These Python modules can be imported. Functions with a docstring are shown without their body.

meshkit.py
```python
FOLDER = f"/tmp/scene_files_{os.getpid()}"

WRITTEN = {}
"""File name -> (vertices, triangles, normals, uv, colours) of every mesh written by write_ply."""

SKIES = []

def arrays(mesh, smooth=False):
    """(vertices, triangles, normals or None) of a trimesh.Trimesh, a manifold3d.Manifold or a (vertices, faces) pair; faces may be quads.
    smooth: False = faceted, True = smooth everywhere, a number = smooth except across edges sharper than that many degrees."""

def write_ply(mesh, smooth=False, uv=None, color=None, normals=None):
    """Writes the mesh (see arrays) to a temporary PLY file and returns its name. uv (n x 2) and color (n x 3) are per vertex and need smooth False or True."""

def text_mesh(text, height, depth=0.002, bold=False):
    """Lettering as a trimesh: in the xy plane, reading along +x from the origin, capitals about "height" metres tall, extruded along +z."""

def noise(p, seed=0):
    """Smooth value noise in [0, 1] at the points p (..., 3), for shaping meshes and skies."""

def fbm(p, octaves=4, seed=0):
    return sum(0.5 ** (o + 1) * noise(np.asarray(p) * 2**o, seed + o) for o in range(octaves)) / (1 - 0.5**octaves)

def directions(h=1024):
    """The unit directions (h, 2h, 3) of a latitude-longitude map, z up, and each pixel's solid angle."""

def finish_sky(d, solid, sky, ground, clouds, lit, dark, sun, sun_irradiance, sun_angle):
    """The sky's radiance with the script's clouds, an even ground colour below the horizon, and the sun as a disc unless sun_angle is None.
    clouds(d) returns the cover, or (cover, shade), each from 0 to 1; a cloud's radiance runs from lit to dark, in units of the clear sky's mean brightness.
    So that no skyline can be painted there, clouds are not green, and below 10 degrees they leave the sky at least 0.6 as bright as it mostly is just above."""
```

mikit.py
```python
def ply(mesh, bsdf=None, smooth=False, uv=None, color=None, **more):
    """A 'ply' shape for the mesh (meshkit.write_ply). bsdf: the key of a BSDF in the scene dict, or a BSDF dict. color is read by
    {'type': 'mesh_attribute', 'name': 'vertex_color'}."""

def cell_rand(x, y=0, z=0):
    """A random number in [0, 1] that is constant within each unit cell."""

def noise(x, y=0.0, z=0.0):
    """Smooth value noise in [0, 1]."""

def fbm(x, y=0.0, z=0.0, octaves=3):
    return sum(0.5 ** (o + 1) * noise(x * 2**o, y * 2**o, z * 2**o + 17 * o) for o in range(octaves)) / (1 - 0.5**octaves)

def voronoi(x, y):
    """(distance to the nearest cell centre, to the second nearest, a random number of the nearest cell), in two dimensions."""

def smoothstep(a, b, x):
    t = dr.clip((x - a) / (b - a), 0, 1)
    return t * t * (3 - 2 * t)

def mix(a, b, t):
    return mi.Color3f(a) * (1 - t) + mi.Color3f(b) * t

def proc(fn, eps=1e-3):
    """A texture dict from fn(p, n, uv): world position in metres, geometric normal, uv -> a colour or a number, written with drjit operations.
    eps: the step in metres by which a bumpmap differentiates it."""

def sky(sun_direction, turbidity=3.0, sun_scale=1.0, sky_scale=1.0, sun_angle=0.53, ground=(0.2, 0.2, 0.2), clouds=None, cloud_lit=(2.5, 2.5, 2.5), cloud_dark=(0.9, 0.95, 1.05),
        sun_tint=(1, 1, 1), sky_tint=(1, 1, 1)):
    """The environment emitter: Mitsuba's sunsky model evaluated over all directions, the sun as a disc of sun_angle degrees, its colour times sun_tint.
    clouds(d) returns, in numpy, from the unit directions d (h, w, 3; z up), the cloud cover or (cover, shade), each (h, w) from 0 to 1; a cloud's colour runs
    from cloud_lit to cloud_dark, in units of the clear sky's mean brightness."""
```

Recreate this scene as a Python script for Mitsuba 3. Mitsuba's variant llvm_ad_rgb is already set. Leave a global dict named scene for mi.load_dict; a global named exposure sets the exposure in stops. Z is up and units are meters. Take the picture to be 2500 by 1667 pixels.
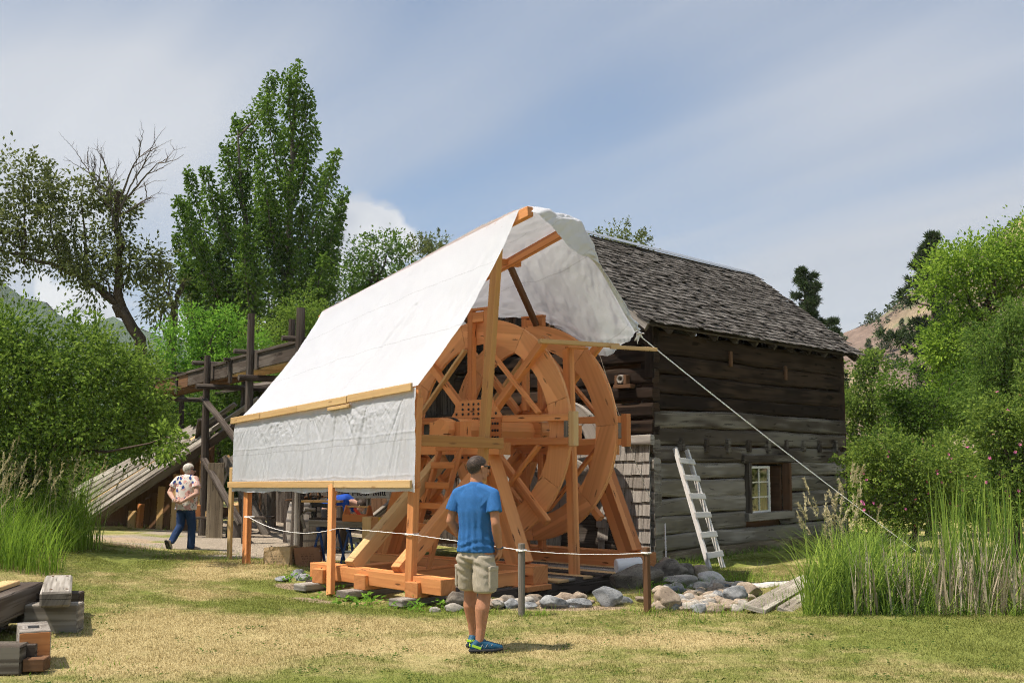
import math, random
import numpy as np, trimesh, manifold3d as m3, shapely.geometry as sg
import drjit as dr, mitsuba as mi, mikit, meshkit
from mikit import noise, fbm, voronoi, cell_rand, smoothstep, mix, proc
T = mi.ScalarTransform4f
scene, labels = {}, {}
rng = np.random.default_rng(7)

# ------------------------------------------------------------------ camera, sky, exposure
EYE = np.array([0, 0, 1.76])
YAW, PITCH = math.radians(41.2), math.radians(5.865)
FWD = np.array([math.cos(YAW) * math.cos(PITCH), math.sin(YAW) * math.cos(PITCH), math.sin(PITCH)])
scene['camera'] = dict(type='perspective', fov=49.18, fov_axis='x', near_clip=0.1, far_clip=8000.0,
                       to_world=T().look_at(origin=EYE.tolist(), target=(EYE + FWD).tolist(), up=[0, 0, 1]))
exposure = 1.87
SUN = (-0.39, 0.225, 0.893)


def clouds(d):
    z = np.maximum(d[..., 2], 0.02)
    X, Y = d[..., 0] / (z + 0.08), d[..., 1] / (z + 0.08)
    c, s = math.cos(math.radians(76)), math.sin(math.radians(76))
    a, b = X * c + Y * s, -X * s + Y * c
    P = lambda p, q, k: np.stack([p, q, np.full_like(p, k)], -1)
    wob = meshkit.fbm(P(a * 0.5, b * 0.7, 1.3), 3)
    st = meshkit.fbm(P(a * 0.16 + wob * 0.3, b * 1.05 + wob * 0.9, 4.0), 4)
    fine = meshkit.fbm(P(a * 0.5 + 3, b * 5 + wob * 2, 9.0), 4)
    soft = meshkit.fbm(P(a * 0.4 + 9, b * 0.55, 2.0), 3)
    cov = 0.95 * np.clip((st * 0.80 + soft * 0.30 + fine * 0.16 - 0.42) / 0.36, 0, 1)
    el = np.degrees(np.arcsin(np.clip(d[..., 2], -1, 1)))
    az = np.degrees(np.arctan2(d[..., 1], d[..., 0]))

    def spot(azc, elc, wa, we):
        da = (az - azc + 180) % 360 - 180
        return np.exp(-((da / wa) ** 2 + ((el - elc) / we) ** 2))
    # the veil lies thicker towards the horizon, with a bank of it over the left of the valley
    cov = np.maximum(cov, 0.62 * np.exp(-np.maximum(el, 0) / 13.0))
    cov = np.clip(cov * 0.92 + 0.60 * spot(62, 15.0, 8, 4.0) + 0.42 * spot(22, 17, 15, 4.5) - 0.42 * spot(58, 25, 13, 4.5) - 0.40 * spot(36, 18, 8, 4.5) - 0.3 * spot(46, 13, 6, 3.5), 0, 0.95)
    q = P(az * 0.42, el * 0.62, 3.0)
    puff = meshkit.fbm(q, 5, 3)
    heap = spot(48.5, 10.6, 3.8, 2.4) + 0.8 * spot(63.5, 7.5, 3.0, 2.4) + 0.8 * spot(55.0, 6.0, 4.5, 2.2)
    cum = np.clip((heap * 0.95 + puff * 0.95 - 0.92) / 0.16, 0, 1)
    shade = np.clip(0.72 - 0.25 * fine - 0.25 * spot(62, 15.5, 10, 5), 0, 1)
    low = np.clip((puff - 0.4) * 1.3, 0, 0.75)
    return np.maximum(cov, cum), np.where(cum > cov, low * cum + shade * (1 - cum), shade)


scene['sky'] = mikit.sky(SUN, turbidity=3.0, clouds=clouds, cloud_lit=(2.55, 2.6, 2.7), cloud_dark=(1.05, 1.22, 1.55), ground=(0.16, 0.14, 0.1), sun_scale=1.08, sun_tint=(1, 1.06, 1.2))

# ------------------------------------------------------------------ keys and labels
_seen = {}


def numbered(k):
    n = _seen.get(k, 0)
    _seen[k] = n + 1
    return k if n == 0 else f'{k}_{n:03d}'


def thing(name, label, cat, group=None):
    k = numbered(name)
    labels[k] = {'label': label, 'category': cat}
    if group:
        labels[k]['group'] = group
    return k


def put(name, parent, shape, label=None, kind=None):
    k = numbered(parent + '__' + name if parent else name)
    scene[k] = shape
    if label or kind:
        labels[k] = {}
        if label:
            labels[k]['label'] = label
        if kind:
            labels[k]['kind'] = kind
    return k


def tag(k, label, cat, group=None):
    labels[k] = {'label': label, 'category': cat}
    if group:
        labels[k]['group'] = group
    return k


# ------------------------------------------------------------------ mesh helpers
def A(*v):
    return np.array(v, float)


def unit(v):
    v = np.asarray(v, float)
    return v / (np.linalg.norm(v) + 1e-12)


class MB:
    """Collects pieces with uv (metres along and across the grain) and makes them one mesh."""

    def __init__(self):
        self.v, self.f, self.t, self.n = [], [], [], 0

    def add(self, v, f, t):
        v = np.asarray(v, float)
        self.v.append(v)
        self.f.append(np.asarray(f, int) + self.n)
        self.t.append(np.asarray(t, float))
        self.n += len(v)
        return self

    def poly(self, pts, uv):
        n = len(pts)
        return self.add(pts, [[0, i, i + 1] for i in range(1, n - 1)], uv)

    def arrays(self):
        return np.vstack(self.v), np.vstack(self.f), np.vstack(self.t)

    def shape(self, bsdf, smooth=False):
        v, f, t = self.arrays()
        return mikit.ply((v, f), bsdf, smooth=smooth, uv=t)


def cbox(L, W, H, c=0.006, taper=None):
    """A chamfered box along x: (vertices, faces, uv); uv u > 500 marks end grain."""
    h = A(L, W, H) / 2
    c = min(c, *(h * 0.45))
    V, F, U = [], [], []

    def face(ps, kind):
        ps = np.array(ps)
        nrm = np.cross(ps[1] - ps[0], ps[2] - ps[0])
        if nrm @ ps.mean(0) < 0:
            ps = ps[::-1]
        i = len(V)
        for p in ps:
            V.append(p)
            U.append([600 + p[1], p[2]] if kind == 0 else [p[0] + L / 2, p[2] + 0.37] if kind == 1 else [p[0] + L / 2, p[1]])
        for k in range(1, len(ps) - 1):
            F.append([i, i + k, i + k + 1])

    def pt(s, a):
        p = h - c
        p = p.copy()
        p[a] = h[a]
        return p * s
    for a in range(3):
        o = [k for k in range(3) if k != a]
        for s in (-1, 1):
            ps = []
            for q, r in ((-1, -1), (1, -1), (1, 1), (-1, 1)):
                sg_ = [0, 0, 0]
                sg_[a], sg_[o[0]], sg_[o[1]] = s, q, r
                ps.append(pt(A(*sg_), a))
            face(ps, a)
    for k in range(3):
        a, b = [q for q in range(3) if q != k]
        for sa in (-1, 1):
            for sb in (-1, 1):
                ps = []
                for sk, w in ((-1, a), (-1, b), (1, b), (1, a)):
                    sg_ = [0, 0, 0]
                    sg_[a], sg_[b], sg_[k] = sa, sb, sk
                    ps.append(pt(A(*sg_), w))
                face(ps, 2 if k == 0 else 0)
    for sx in (-1, 1):
        for sy in (-1, 1):
            for sz in (-1, 1):
                face([pt(A(sx, sy, sz), a) for a in range(3)], 2)
    V, U = np.array(V), np.array(U)
    if taper is not None:   # width and height at the far end
        k = (V[:, 0] / L + 0.5)[:, None]
        V[:, 1:] *= 1 + (np.asarray(taper) - 1) * k
    return V, np.array(F), U


def frame_to(p0, p1, up=(0, 0, 1)):
    x = unit(np.asarray(p1, float) - p0)
    up = np.asarray(up, float)
    if abs(x @ unit(up)) > 0.98:
        up = A(0, 1, 0) if abs(x[1]) < 0.9 else A(1, 0, 0)
    y = unit(np.cross(up, x))
    return np.stack([x, y, np.cross(x, y)], 1)


def beam(mb, p0, p1, w, h, up=(0, 0, 1), c=0.006, taper=None):
    p0, p1 = np.asarray(p0, float), np.asarray(p1, float)
    V, F, U = cbox(np.linalg.norm(p1 - p0), w, h, c, taper)
    R = frame_to(p0, p1, up)
    U = U + A(rng.uniform(0, 90), rng.uniform(0, 60))
    return mb.add(V @ R.T + (p0 + p1) / 2, F, U)


def put_beam(name, parent, p0, p1, w, h, bsdf, up=(0, 0, 1), c=0.006, label=None, taper=None):
    return put(name, parent, beam(MB(), p0, p1, w, h, up, c, taper).shape(bsdf), label)


def tube(mb, pts, rad, sides=8, cap=True, vs=1.0):
    p = np.asarray(pts, float)
    rad = np.broadcast_to(np.asarray(rad, float), (len(p),))
    t = np.gradient(p, axis=0)
    t /= np.linalg.norm(t, axis=1, keepdims=True) + 1e-12
    a = np.cross(t, np.where(np.abs(t[:, 2:]) < 0.93, [0, 0, 1.0], [1.0, 0, 0]))
    a /= np.linalg.norm(a, axis=1, keepdims=True) + 1e-12
    b = np.cross(t, a)
    ang = np.arange(sides + 1) * 2 * np.pi / sides
    v = p[:, None] + rad[:, None, None] * (np.cos(ang)[None, :, None] * a[:, None] + np.sin(ang)[None, :, None] * b[:, None])
    L = np.concatenate([[0], np.cumsum(np.linalg.norm(np.diff(p, axis=0), axis=1))])
    u0, v0 = rng.uniform(0, 90), rng.uniform(0, 60)
    uv = np.stack([np.broadcast_to(L[:, None] + u0, v.shape[:2]), ang[None] * rad[:, None] * vs + v0], -1)
    s = sides + 1
    i, j = np.meshgrid(np.arange(len(p) - 1), np.arange(sides), indexing='ij')
    q = np.stack([i * s + j, (i + 1) * s + j, (i + 1) * s + j + 1, i * s + j + 1], -1).reshape(-1, 4)
    f = np.vstack([q[:, [0, 1, 2]], q[:, [0, 2, 3]]])
    mb.add(v.reshape(-1, 3), f[:, ::-1] if False else f, uv.reshape(-1, 2))
    if cap:
        for k, flip in ((0, False), (len(p) - 1, True)):
            ring = v[k, :-1]
            ids = [[0, i, i + 1] for i in range(1, sides - 1)]
            if flip:
                ids = [x[::-1] for x in ids]
            loc = np.stack([600 + np.cos(ang[:-1]) * rad[k], np.sin(ang[:-1]) * rad[k]], 1)
            mb.add(ring, ids, loc + A(rng.uniform(0, 90), 0))
    return mb


def lathe(mb, prof, base, axis=(0, 0, 1), sides=24):
    """prof: rows of radius, height along the axis."""
    prof = np.asarray(prof, float)
    z = unit(axis)
    x = unit(np.cross(z, [0, 1, 0] if abs(z[1]) < 0.9 else [1, 0, 0]))
    y = np.cross(z, x)
    ang = np.arange(sides + 1) * 2 * np.pi / sides
    v = np.asarray(base, float) + prof[:, 1, None, None] * z + prof[:, 0, None, None] * (np.cos(ang)[None, :, None] * x + np.sin(ang)[None, :, None] * y)
    uv = np.stack(np.broadcast_arrays(prof[:, 1, None], ang[None] * max(prof[:, 0])), -1) + A(rng.uniform(0, 90), rng.uniform(0, 50))
    s = sides + 1
    i, j = np.meshgrid(np.arange(len(prof) - 1), np.arange(sides), indexing='ij')
    q = np.stack([i * s + j, i * s + j + 1, (i + 1) * s + j + 1, (i + 1) * s + j], -1).reshape(-1, 4)
    return mb.add(v.reshape(-1, 3), np.vstack([q[:, [0, 1, 2]], q[:, [0, 2, 3]]]), uv.reshape(-1, 2))


def grid_mesh(P, uv=None, thick=0):
    """P (n, m, 3) as a sheet; uv (n, m, 2)."""
    n, m = P.shape[:2]
    i, j = np.meshgrid(np.arange(n - 1), np.arange(m - 1), indexing='ij')
    q = np.stack([i * m + j, (i + 1) * m + j, (i + 1) * m + j + 1, i * m + j + 1], -1).reshape(-1, 4)
    f = np.vstack([q[:, [0, 1, 2]], q[:, [0, 2, 3]]])
    return P.reshape(-1, 3), f, (np.zeros((n * m, 2)) if uv is None else uv.reshape(-1, 2))


# ------------------------------------------------------------------ materials
def rgb(*c):
    return {'type': 'rgb', 'value': list(c)}


def plain(key, c, rough=0.7, spec=0.3, **more):
    scene[key] = {'type': 'twosided', 'bsdf': {'type': 'principled', 'base_color': rgb(*c) if isinstance(c, tuple) else c, 'roughness': rough, 'specular': spec, **more}}


def wood(key, a, b, dark, rough=0.62, weather=None, knots=0.6, spec=0.3, fine=1.0, tone=0.3, sapw=0.0):
    """Sawn or weathered timber: grain, broad bands, knots, end grain; each piece gets a tone of its own from its uv offset."""
    def fn(p, n, uv):
        u, v = uv.x, uv.y
        end = dr.select(u > 500, mi.Float(1), mi.Float(0))
        wv = v + 0.012 * noise(u * 1.3, v * 7)
        g1 = noise(u * 1.1, wv * 52 * fine, 3)
        g2 = noise(u * 5, wv * 190 * fine, 8)
        band = noise(u * 0.17, wv * 11, 5)
        tn = noise(u * 0.09 + 31, v * 0.9 + 13, 2)
        d1, _, r1 = voronoi(u * 1.5, v * 7.5)
        k = (1 - smoothstep(0.05, 0.12, d1)) * dr.select(r1 > 0.55, mi.Float(1), mi.Float(0)) * knots * (1 - end)
        t = dr.clip(0.45 * g1 + 0.35 * band + 0.2 * g2 + tone * (tn - 0.5) * 2, 0, 1)
        c = mix(a, b, t)
        sap = smoothstep(0.60, 0.72, noise(u * 0.10 + 7, wv * 8.5, 9)) * sapw
        c = c * (1 - sap) + mi.Color3f(a) * 1.22 * sap
        ring = noise(dr.sqrt((u - 640) * (u - 640) + v * v) * 85, 0.5, 0) * 0.6 + noise(u * 30, v * 30) * 0.3
        c = dr.select(end > 0.5, mix(b, a, ring) * 0.85, c)
        c = c * (1 - k) + mi.Color3f(dark) * k
        if weather is not None:
            w = smoothstep(0.42, 0.72, fbm(u * 0.9, v * 5, 4.0) * 0.7 + 0.3 * noise(u * 2, v * 60, 1))
            crack = smoothstep(0.84, 0.93, noise(u * 2.2, v * 62 + 2 * noise(u * 3, v * 9, 5), 6))
            c = mix(c, weather, w * 0.8) * (1 - 0.6 * crack)
        return c
    scene[key] = {'type': 'twosided', 'bsdf': {'type': 'principled', 'base_color': proc(fn), 'roughness': rough, 'specular': spec}}


wood('fir_wood', (0.72, 0.325, 0.12), (0.48, 0.175, 0.056), (0.16, 0.06, 0.022), sapw=0.5, tone=0.75, knots=1.0)
wood('rim_wood', (0.80, 0.40, 0.17), (0.60, 0.26, 0.095), (0.2, 0.08, 0.03), sapw=0.6, tone=0.5, knots=0.8)
wood('amber_wood', (0.56, 0.30, 0.105), (0.38, 0.175, 0.05), (0.13, 0.05, 0.02), tone=0.6)
wood('pine_wood', (0.66, 0.46, 0.225), (0.52, 0.32, 0.135), (0.22, 0.10, 0.035))
wood('gray_wood', (0.25, 0.225, 0.19), (0.12, 0.102, 0.082), (0.04, 0.03, 0.022), 0.85, weather=(0.36, 0.335, 0.295))
wood('dark_wood', (0.09, 0.072, 0.058), (0.045, 0.036, 0.03), (0.015, 0.012, 0.01), 0.85, weather=(0.15, 0.13, 0.11), spec=0.06)
wood('brown_wood', (0.19, 0.105, 0.058), (0.10, 0.055, 0.032), (0.03, 0.018, 0.01), 0.75, spec=0.06)
wood('white_wood', (0.66, 0.65, 0.62), (0.48, 0.465, 0.43), (0.25, 0.23, 0.2), 0.8, knots=0.3)
wood('mossy_plank', (0.29, 0.26, 0.215), (0.14, 0.12, 0.095), (0.07, 0.06, 0.045), 0.9, weather=(0.41, 0.38, 0.32))
wood('log_dark', (0.036, 0.024, 0.017), (0.014, 0.010, 0.008), (0.008, 0.006, 0.005), 0.8, weather=(0.062, 0.040, 0.026), knots=0.8, fine=0.45, spec=0.06)
wood('log_gray', (0.28, 0.258, 0.22), (0.12, 0.106, 0.085), (0.035, 0.03, 0.025), 0.88, weather=(0.375, 0.35, 0.305), knots=0.35, fine=0.45, spec=0.06)
wood('log_mixed', (0.125, 0.105, 0.085), (0.042, 0.034, 0.026), (0.016, 0.012, 0.009), 0.88, weather=(0.235, 0.215, 0.18), knots=0.4, fine=0.45, spec=0.06)
wood('log_sill', (0.20, 0.165, 0.115), (0.11, 0.085, 0.058), (0.05, 0.04, 0.03), 0.9, weather=(0.32, 0.27, 0.19), fine=0.45, spec=0.06)
wood('roof_shingle_wood', (0.088, 0.080, 0.071), (0.024, 0.021, 0.0185), (0.02, 0.017, 0.014), 0.9, weather=(0.19, 0.18, 0.165), knots=0, tone=0.9, spec=0.06)
wood('wall_shingle_wood', (0.36, 0.33, 0.29), (0.20, 0.178, 0.15), (0.1, 0.08, 0.06), 0.9, weather=(0.43, 0.405, 0.36), knots=0, tone=0.5)
wood('barrel_wood', (0.44, 0.40, 0.345), (0.27, 0.24, 0.20), (0.06, 0.05, 0.04), 0.85, knots=0.2)
wood('bark', (0.11, 0.085, 0.065), (0.04, 0.03, 0.024), (0.02, 0.015, 0.012), 0.95, knots=0, fine=0.3, spec=0.06)
wood('dead_bark', (0.20, 0.175, 0.155), (0.09, 0.075, 0.065), (0.05, 0.04, 0.035), 0.95, knots=0, fine=0.4)
plain('steel_dark', (0.03, 0.03, 0.032), 0.45, 0.5, metallic=0.6)
plain('hoop_steel', (0.15, 0.14, 0.13), 0.6, 0.4)
plain('galvanised', (0.5, 0.53, 0.55), 0.4, 0.5, metallic=0.7)
plain('rope_white', (0.82, 0.81, 0.78), 0.8)
plain('white_paint', (0.78, 0.77, 0.74), 0.5)
plain('blue_steel', (0.02, 0.06, 0.19), 0.4)
plain('red_plastic', (0.6, 0.06, 0.03), 0.4)
plain('yellow_plastic', (0.75, 0.5, 0.03), 0.4)


def tarp_col(p, n, uv):
    f = noise(uv.x * 90, uv.y * 90, 2) * 0.03 + noise(uv.x * 1.2, uv.y * 2.1, 7) * 0.03
    seam = 1 - smoothstep(0.004, 0.011, dr.abs(uv.y - dr.floor(uv.y / 1.05 + 0.5) * 1.05 + 0.006 * noise(uv.x * 2, 0, 0)))
    g = 0.71 + f - 0.12 * seam
    return mi.Color3f(g * 0.92, g * 0.965, g * 1.03)


scene['tarp_cloth'] = {'type': 'principledthin', 'base_color': proc(tarp_col), 'roughness': 0.42, 'diff_trans': 0.56, 'eta': 1.45}


def leaf(key, young, old, trans=0.85, rough=0.42):
    def fn(p, n, uv):
        return mix(old, young, dr.clip(uv.x + 0.5 * (noise(p.x * 0.8, p.y * 0.8, p.z * 0.8) - 0.5), 0, 1))
    scene[key] = {'type': 'principledthin', 'base_color': proc(fn), 'roughness': rough, 'diff_trans': trans, 'eta': 1.4}


leaf('leaf_poplar', (0.20, 0.325, 0.05), (0.06, 0.13, 0.024))
leaf('leaf_deep', (0.15, 0.24, 0.05), (0.05, 0.10, 0.024))
leaf('leaf_sparse', (0.24, 0.285, 0.09), (0.095, 0.12, 0.045))
leaf('leaf_bush', (0.33, 0.47, 0.08), (0.07, 0.14, 0.024), rough=0.26)
leaf('leaf_bright', (0.34, 0.58, 0.08), (0.13, 0.30, 0.04))
leaf('leaf_shrub', (0.40, 0.56, 0.08), (0.12, 0.23, 0.035))
leaf('leaf_willow', (0.31, 0.44, 0.09), (0.10, 0.19, 0.04), rough=0.3)
leaf('leaf_rose', (0.33, 0.44, 0.085), (0.10, 0.185, 0.04))
leaf('needle', (0.10, 0.15, 0.055), (0.035, 0.06, 0.025), 0.4, 0.6)
leaf('reed_green', (0.42, 0.56, 0.10), (0.09, 0.18, 0.035), rough=0.32)
leaf('reed_dry', (0.62, 0.55, 0.42), (0.40, 0.33, 0.23), 0.5, 0.6)
leaf('seed_head', (0.66, 0.60, 0.38), (0.42, 0.36, 0.19), 0.5, 0.7)
leaf('meadow_blade', (0.30, 0.45, 0.06), (0.12, 0.23, 0.03), rough=0.4)
plain('petal', (0.75, 0.2, 0.42), 0.6)

# ------------------------------------------------------------------ ground
def bump2(x, y, cx, cy, sx, sy=None, rot=0.0):
    sy = sx if sy is None else sy
    c, s = math.cos(rot), math.sin(rot)
    a, b = (x - cx) * c + (y - cy) * s, -(x - cx) * s + (y - cy) * c
    return np.exp(-(a / sx) ** 2 - (b / sy) ** 2)


def ground_z(x, y):
    x, y = np.asarray(x, float), np.asarray(y, float)
    P = np.stack([x, y, 0 * x], -1)
    z = 0.03 * (meshkit.fbm(P * 0.6, 3, 5) - 0.5) + 0.016 * (meshkit.fbm(P * 3.1, 2, 8) - 0.5)
    pit = np.clip(1.0 - np.maximum(np.abs(x - 12.5) / 1.9, np.abs(y - 9.75) / 0.95), 0, 0.55) / 0.55
    z = z - 0.62 * pit * pit * (3 - 2 * pit)
    z = z - 0.10 * bump2(x, y, 12.4, 7.65, 1.15, 0.6, 0.72) + 0.06 * bump2(x, y, 12.9, 9.0, 0.5, 0.3, -0.6)
    z = z + 0.08 * bump2(x, y, 10.5, 14.8, 1.2) - 0.06 * bump2(x, y, 9.4, 10.9, 0.55, 1.7)
    z = z + 0.75 * bump2(x, y, 4.6, 18.4, 3.6, 3.4) + 0.5 * bump2(x, y, 8.5, 22.5, 2.6, 4.5)
    return z


def axis_steps(lo, hi, fine):
    far = [k for k in (2, 5, 10, 20, 40, 80, 160, 320, 640, 1300, 2600, 5200)]
    return np.concatenate([[lo - k for k in far[::-1]], np.arange(lo, hi + 1e-6, fine), [hi + k for k in far]])


# tan, worn and green patches of the lawn (x, y, size along, size across, turn), as they lie in the photograph
TAN = [(6.3, 10.3, 1.5, 0.75, 0.9), (5.35, 10.0, 0.8, 0.5, 0.8), (7.6, 9.4, 1.3, 0.5, 2.4), (7.3, 8.0, 1.6, 0.38, 2.25), (9.7, 14.2, 1.1, 0.6, 1.2), (11.3, 20.0, 1.6, 1.0, 1.6), (9.2, 6.2, 1.4, 0.35, 2.3),
       (5.5, 8.7, 0.9, 0.5, 2.2), (8.2, 12.4, 0.7, 0.35, 1.3)]
GREEN = [(8.9, 10.2, 1.5, 0.5, 1.9), (9.4, 12.8, 1.3, 0.35, 1.4), (11.6, 3.7, 1.8, 1.3, 2.2), (8.0, 11.3, 0.8, 0.45, 1.4), (9.3, 16.4, 1.4, 0.9, 1.5), (10.2, 9.0, 0.6, 0.25, 2.3), (13.6, 8.3, 1.4, 0.35, 0.25),
         (18, 9.7, 4.0, 0.45, 0.0), (6.1, 6.4, 1.0, 0.5, 2.2), (10.4, 4.6, 0.9, 0.4, 2.3)]
DIRT = [(12.2, 21.2, 1.5, 0.8, 1.35), (11.0, 18.9, 1.3, 0.5, 1.2), (10.45, 8.25, 0.75, 0.26, 2.45), (9.15, 11.35, 0.42, 0.22, 1.5), (9.75, 12.55, 0.45, 0.22, 1.5)]
YARD = [(12.7, 21.9, 1.7, 1.1, 1.3), (14.0, 19.6, 3.4, 2.3, 1.4), (16.5, 22.5, 5, 3, 1.2), (12.9, 16.6, 1.9, 1.6, 1.4), (12.4, 19.2, 1.5, 1.5, 0.5), (13.2, 13.4, 2.0, 1.6, 0.4)]


def blob(x, y, rows):
    s = mi.Float(0)
    for cx, cy, sa, sb, rot in rows:
        c, q = math.cos(rot), math.sin(rot)
        a, b = ((x - cx) * c + (y - cy) * q) / sa, (-(x - cx) * q + (y - cy) * c) / sb
        s = dr.maximum(s, dr.exp(-a * a - b * b))
    return s


def lawn_masks(x, y):
    n1 = fbm(x * 0.55, y * 0.55, 3.0, 3)
    n2 = fbm(x * 2.3, y * 2.3, 9.0, 3)
    n3 = noise(x * 9, y * 9, 4.0)
    dry = 0.30 * n1 + 0.42 * n2 + 0.24 * n3 - 0.045 + 0.46 * blob(x, y, TAN) - 0.46 * blob(x, y, GREEN)
    worn = blob(x, y, DIRT) + 0.55 * (n2 - 0.5)
    yard = blob(x, y, YARD) + 0.45 * (n2 - 0.5) + 0.2 * (n1 - 0.5)
    return smoothstep(0.20, 0.74, dry), smoothstep(0.42, 0.66, worn), smoothstep(0.36, 0.60, yard), n2


def lawn_tint(x, y, s):
    dry, worn, yard, n2 = lawn_masks(x, y)
    g = mix((0.10, 0.135, 0.03), (0.30, 0.315, 0.08), s)
    t = mix((0.34, 0.265, 0.115), (0.60, 0.51, 0.265), s)
    c = mix(g, t, dry)
    return c, worn, yard


def ground_col(p, n, uv):
    x, y = p.x, p.y
    s = noise(x * 55, y * 55, 1) * 0.6 + noise(x * 140, y * 140, 5) * 0.4
    c, worn, yard = lawn_tint(x, y, s * 0.8)
    c = c * 0.72
    d1, d2, r1 = voronoi(x * 34, y * 34)
    grit = mix((0.155, 0.13, 0.10), (0.31, 0.27, 0.21), 0.55 * r1 + 0.3 * noise(x * 9, y * 9, 2) + 0.2 * s)
    soil = mix((0.20, 0.15, 0.10), (0.36, 0.285, 0.20), s * 0.6 + 0.4 * noise(x * 12, y * 12, 6))
    c = mix(c, grit, yard)
    c = mix(c, soil, worn)
    stones = smoothstep(-0.10, -0.24, p.z)
    c = mix(c, mix((0.17, 0.155, 0.135), (0.30, 0.28, 0.25), s), stones)
    far = smoothstep(34, 60, dr.sqrt(x * x + y * y))
    return mix(c, mix((0.10, 0.12, 0.04), (0.22, 0.2, 0.09), fbm(x * 0.05, y * 0.05, 1.0)), far)


plain('ground_mat', proc(ground_col), 0.95, 0.1)
gx, gy = axis_steps(2.0, 24.0, 0.13), axis_steps(2.0, 30.0, 0.16)
GX, GY = np.meshgrid(gx, gy, indexing='ij')
v, f, _ = grid_mesh(np.stack([GX, GY, ground_z(GX, GY)], -1))
put('ground', None, mikit.ply((v, f), 'ground_mat', smooth=True), kind='structure')

# ------------------------------------------------------------------ the short lawn: tufts of blades, instanced in square sods


def blade_col(p, n, uv):
    s = dr.clip(uv.x * 0.75 + 0.25 * uv.y, 0, 1)
    c, worn, yard = lawn_tint(p.x, p.y, s)
    return mix(c, mix((0.22, 0.17, 0.11), (0.38, 0.31, 0.21), s), worn * 0.9)


scene['lawn_blade'] = {'type': 'principledthin', 'base_color': proc(blade_col), 'roughness': 0.5, 'diff_trans': 0.7, 'eta': 1.4}


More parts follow.
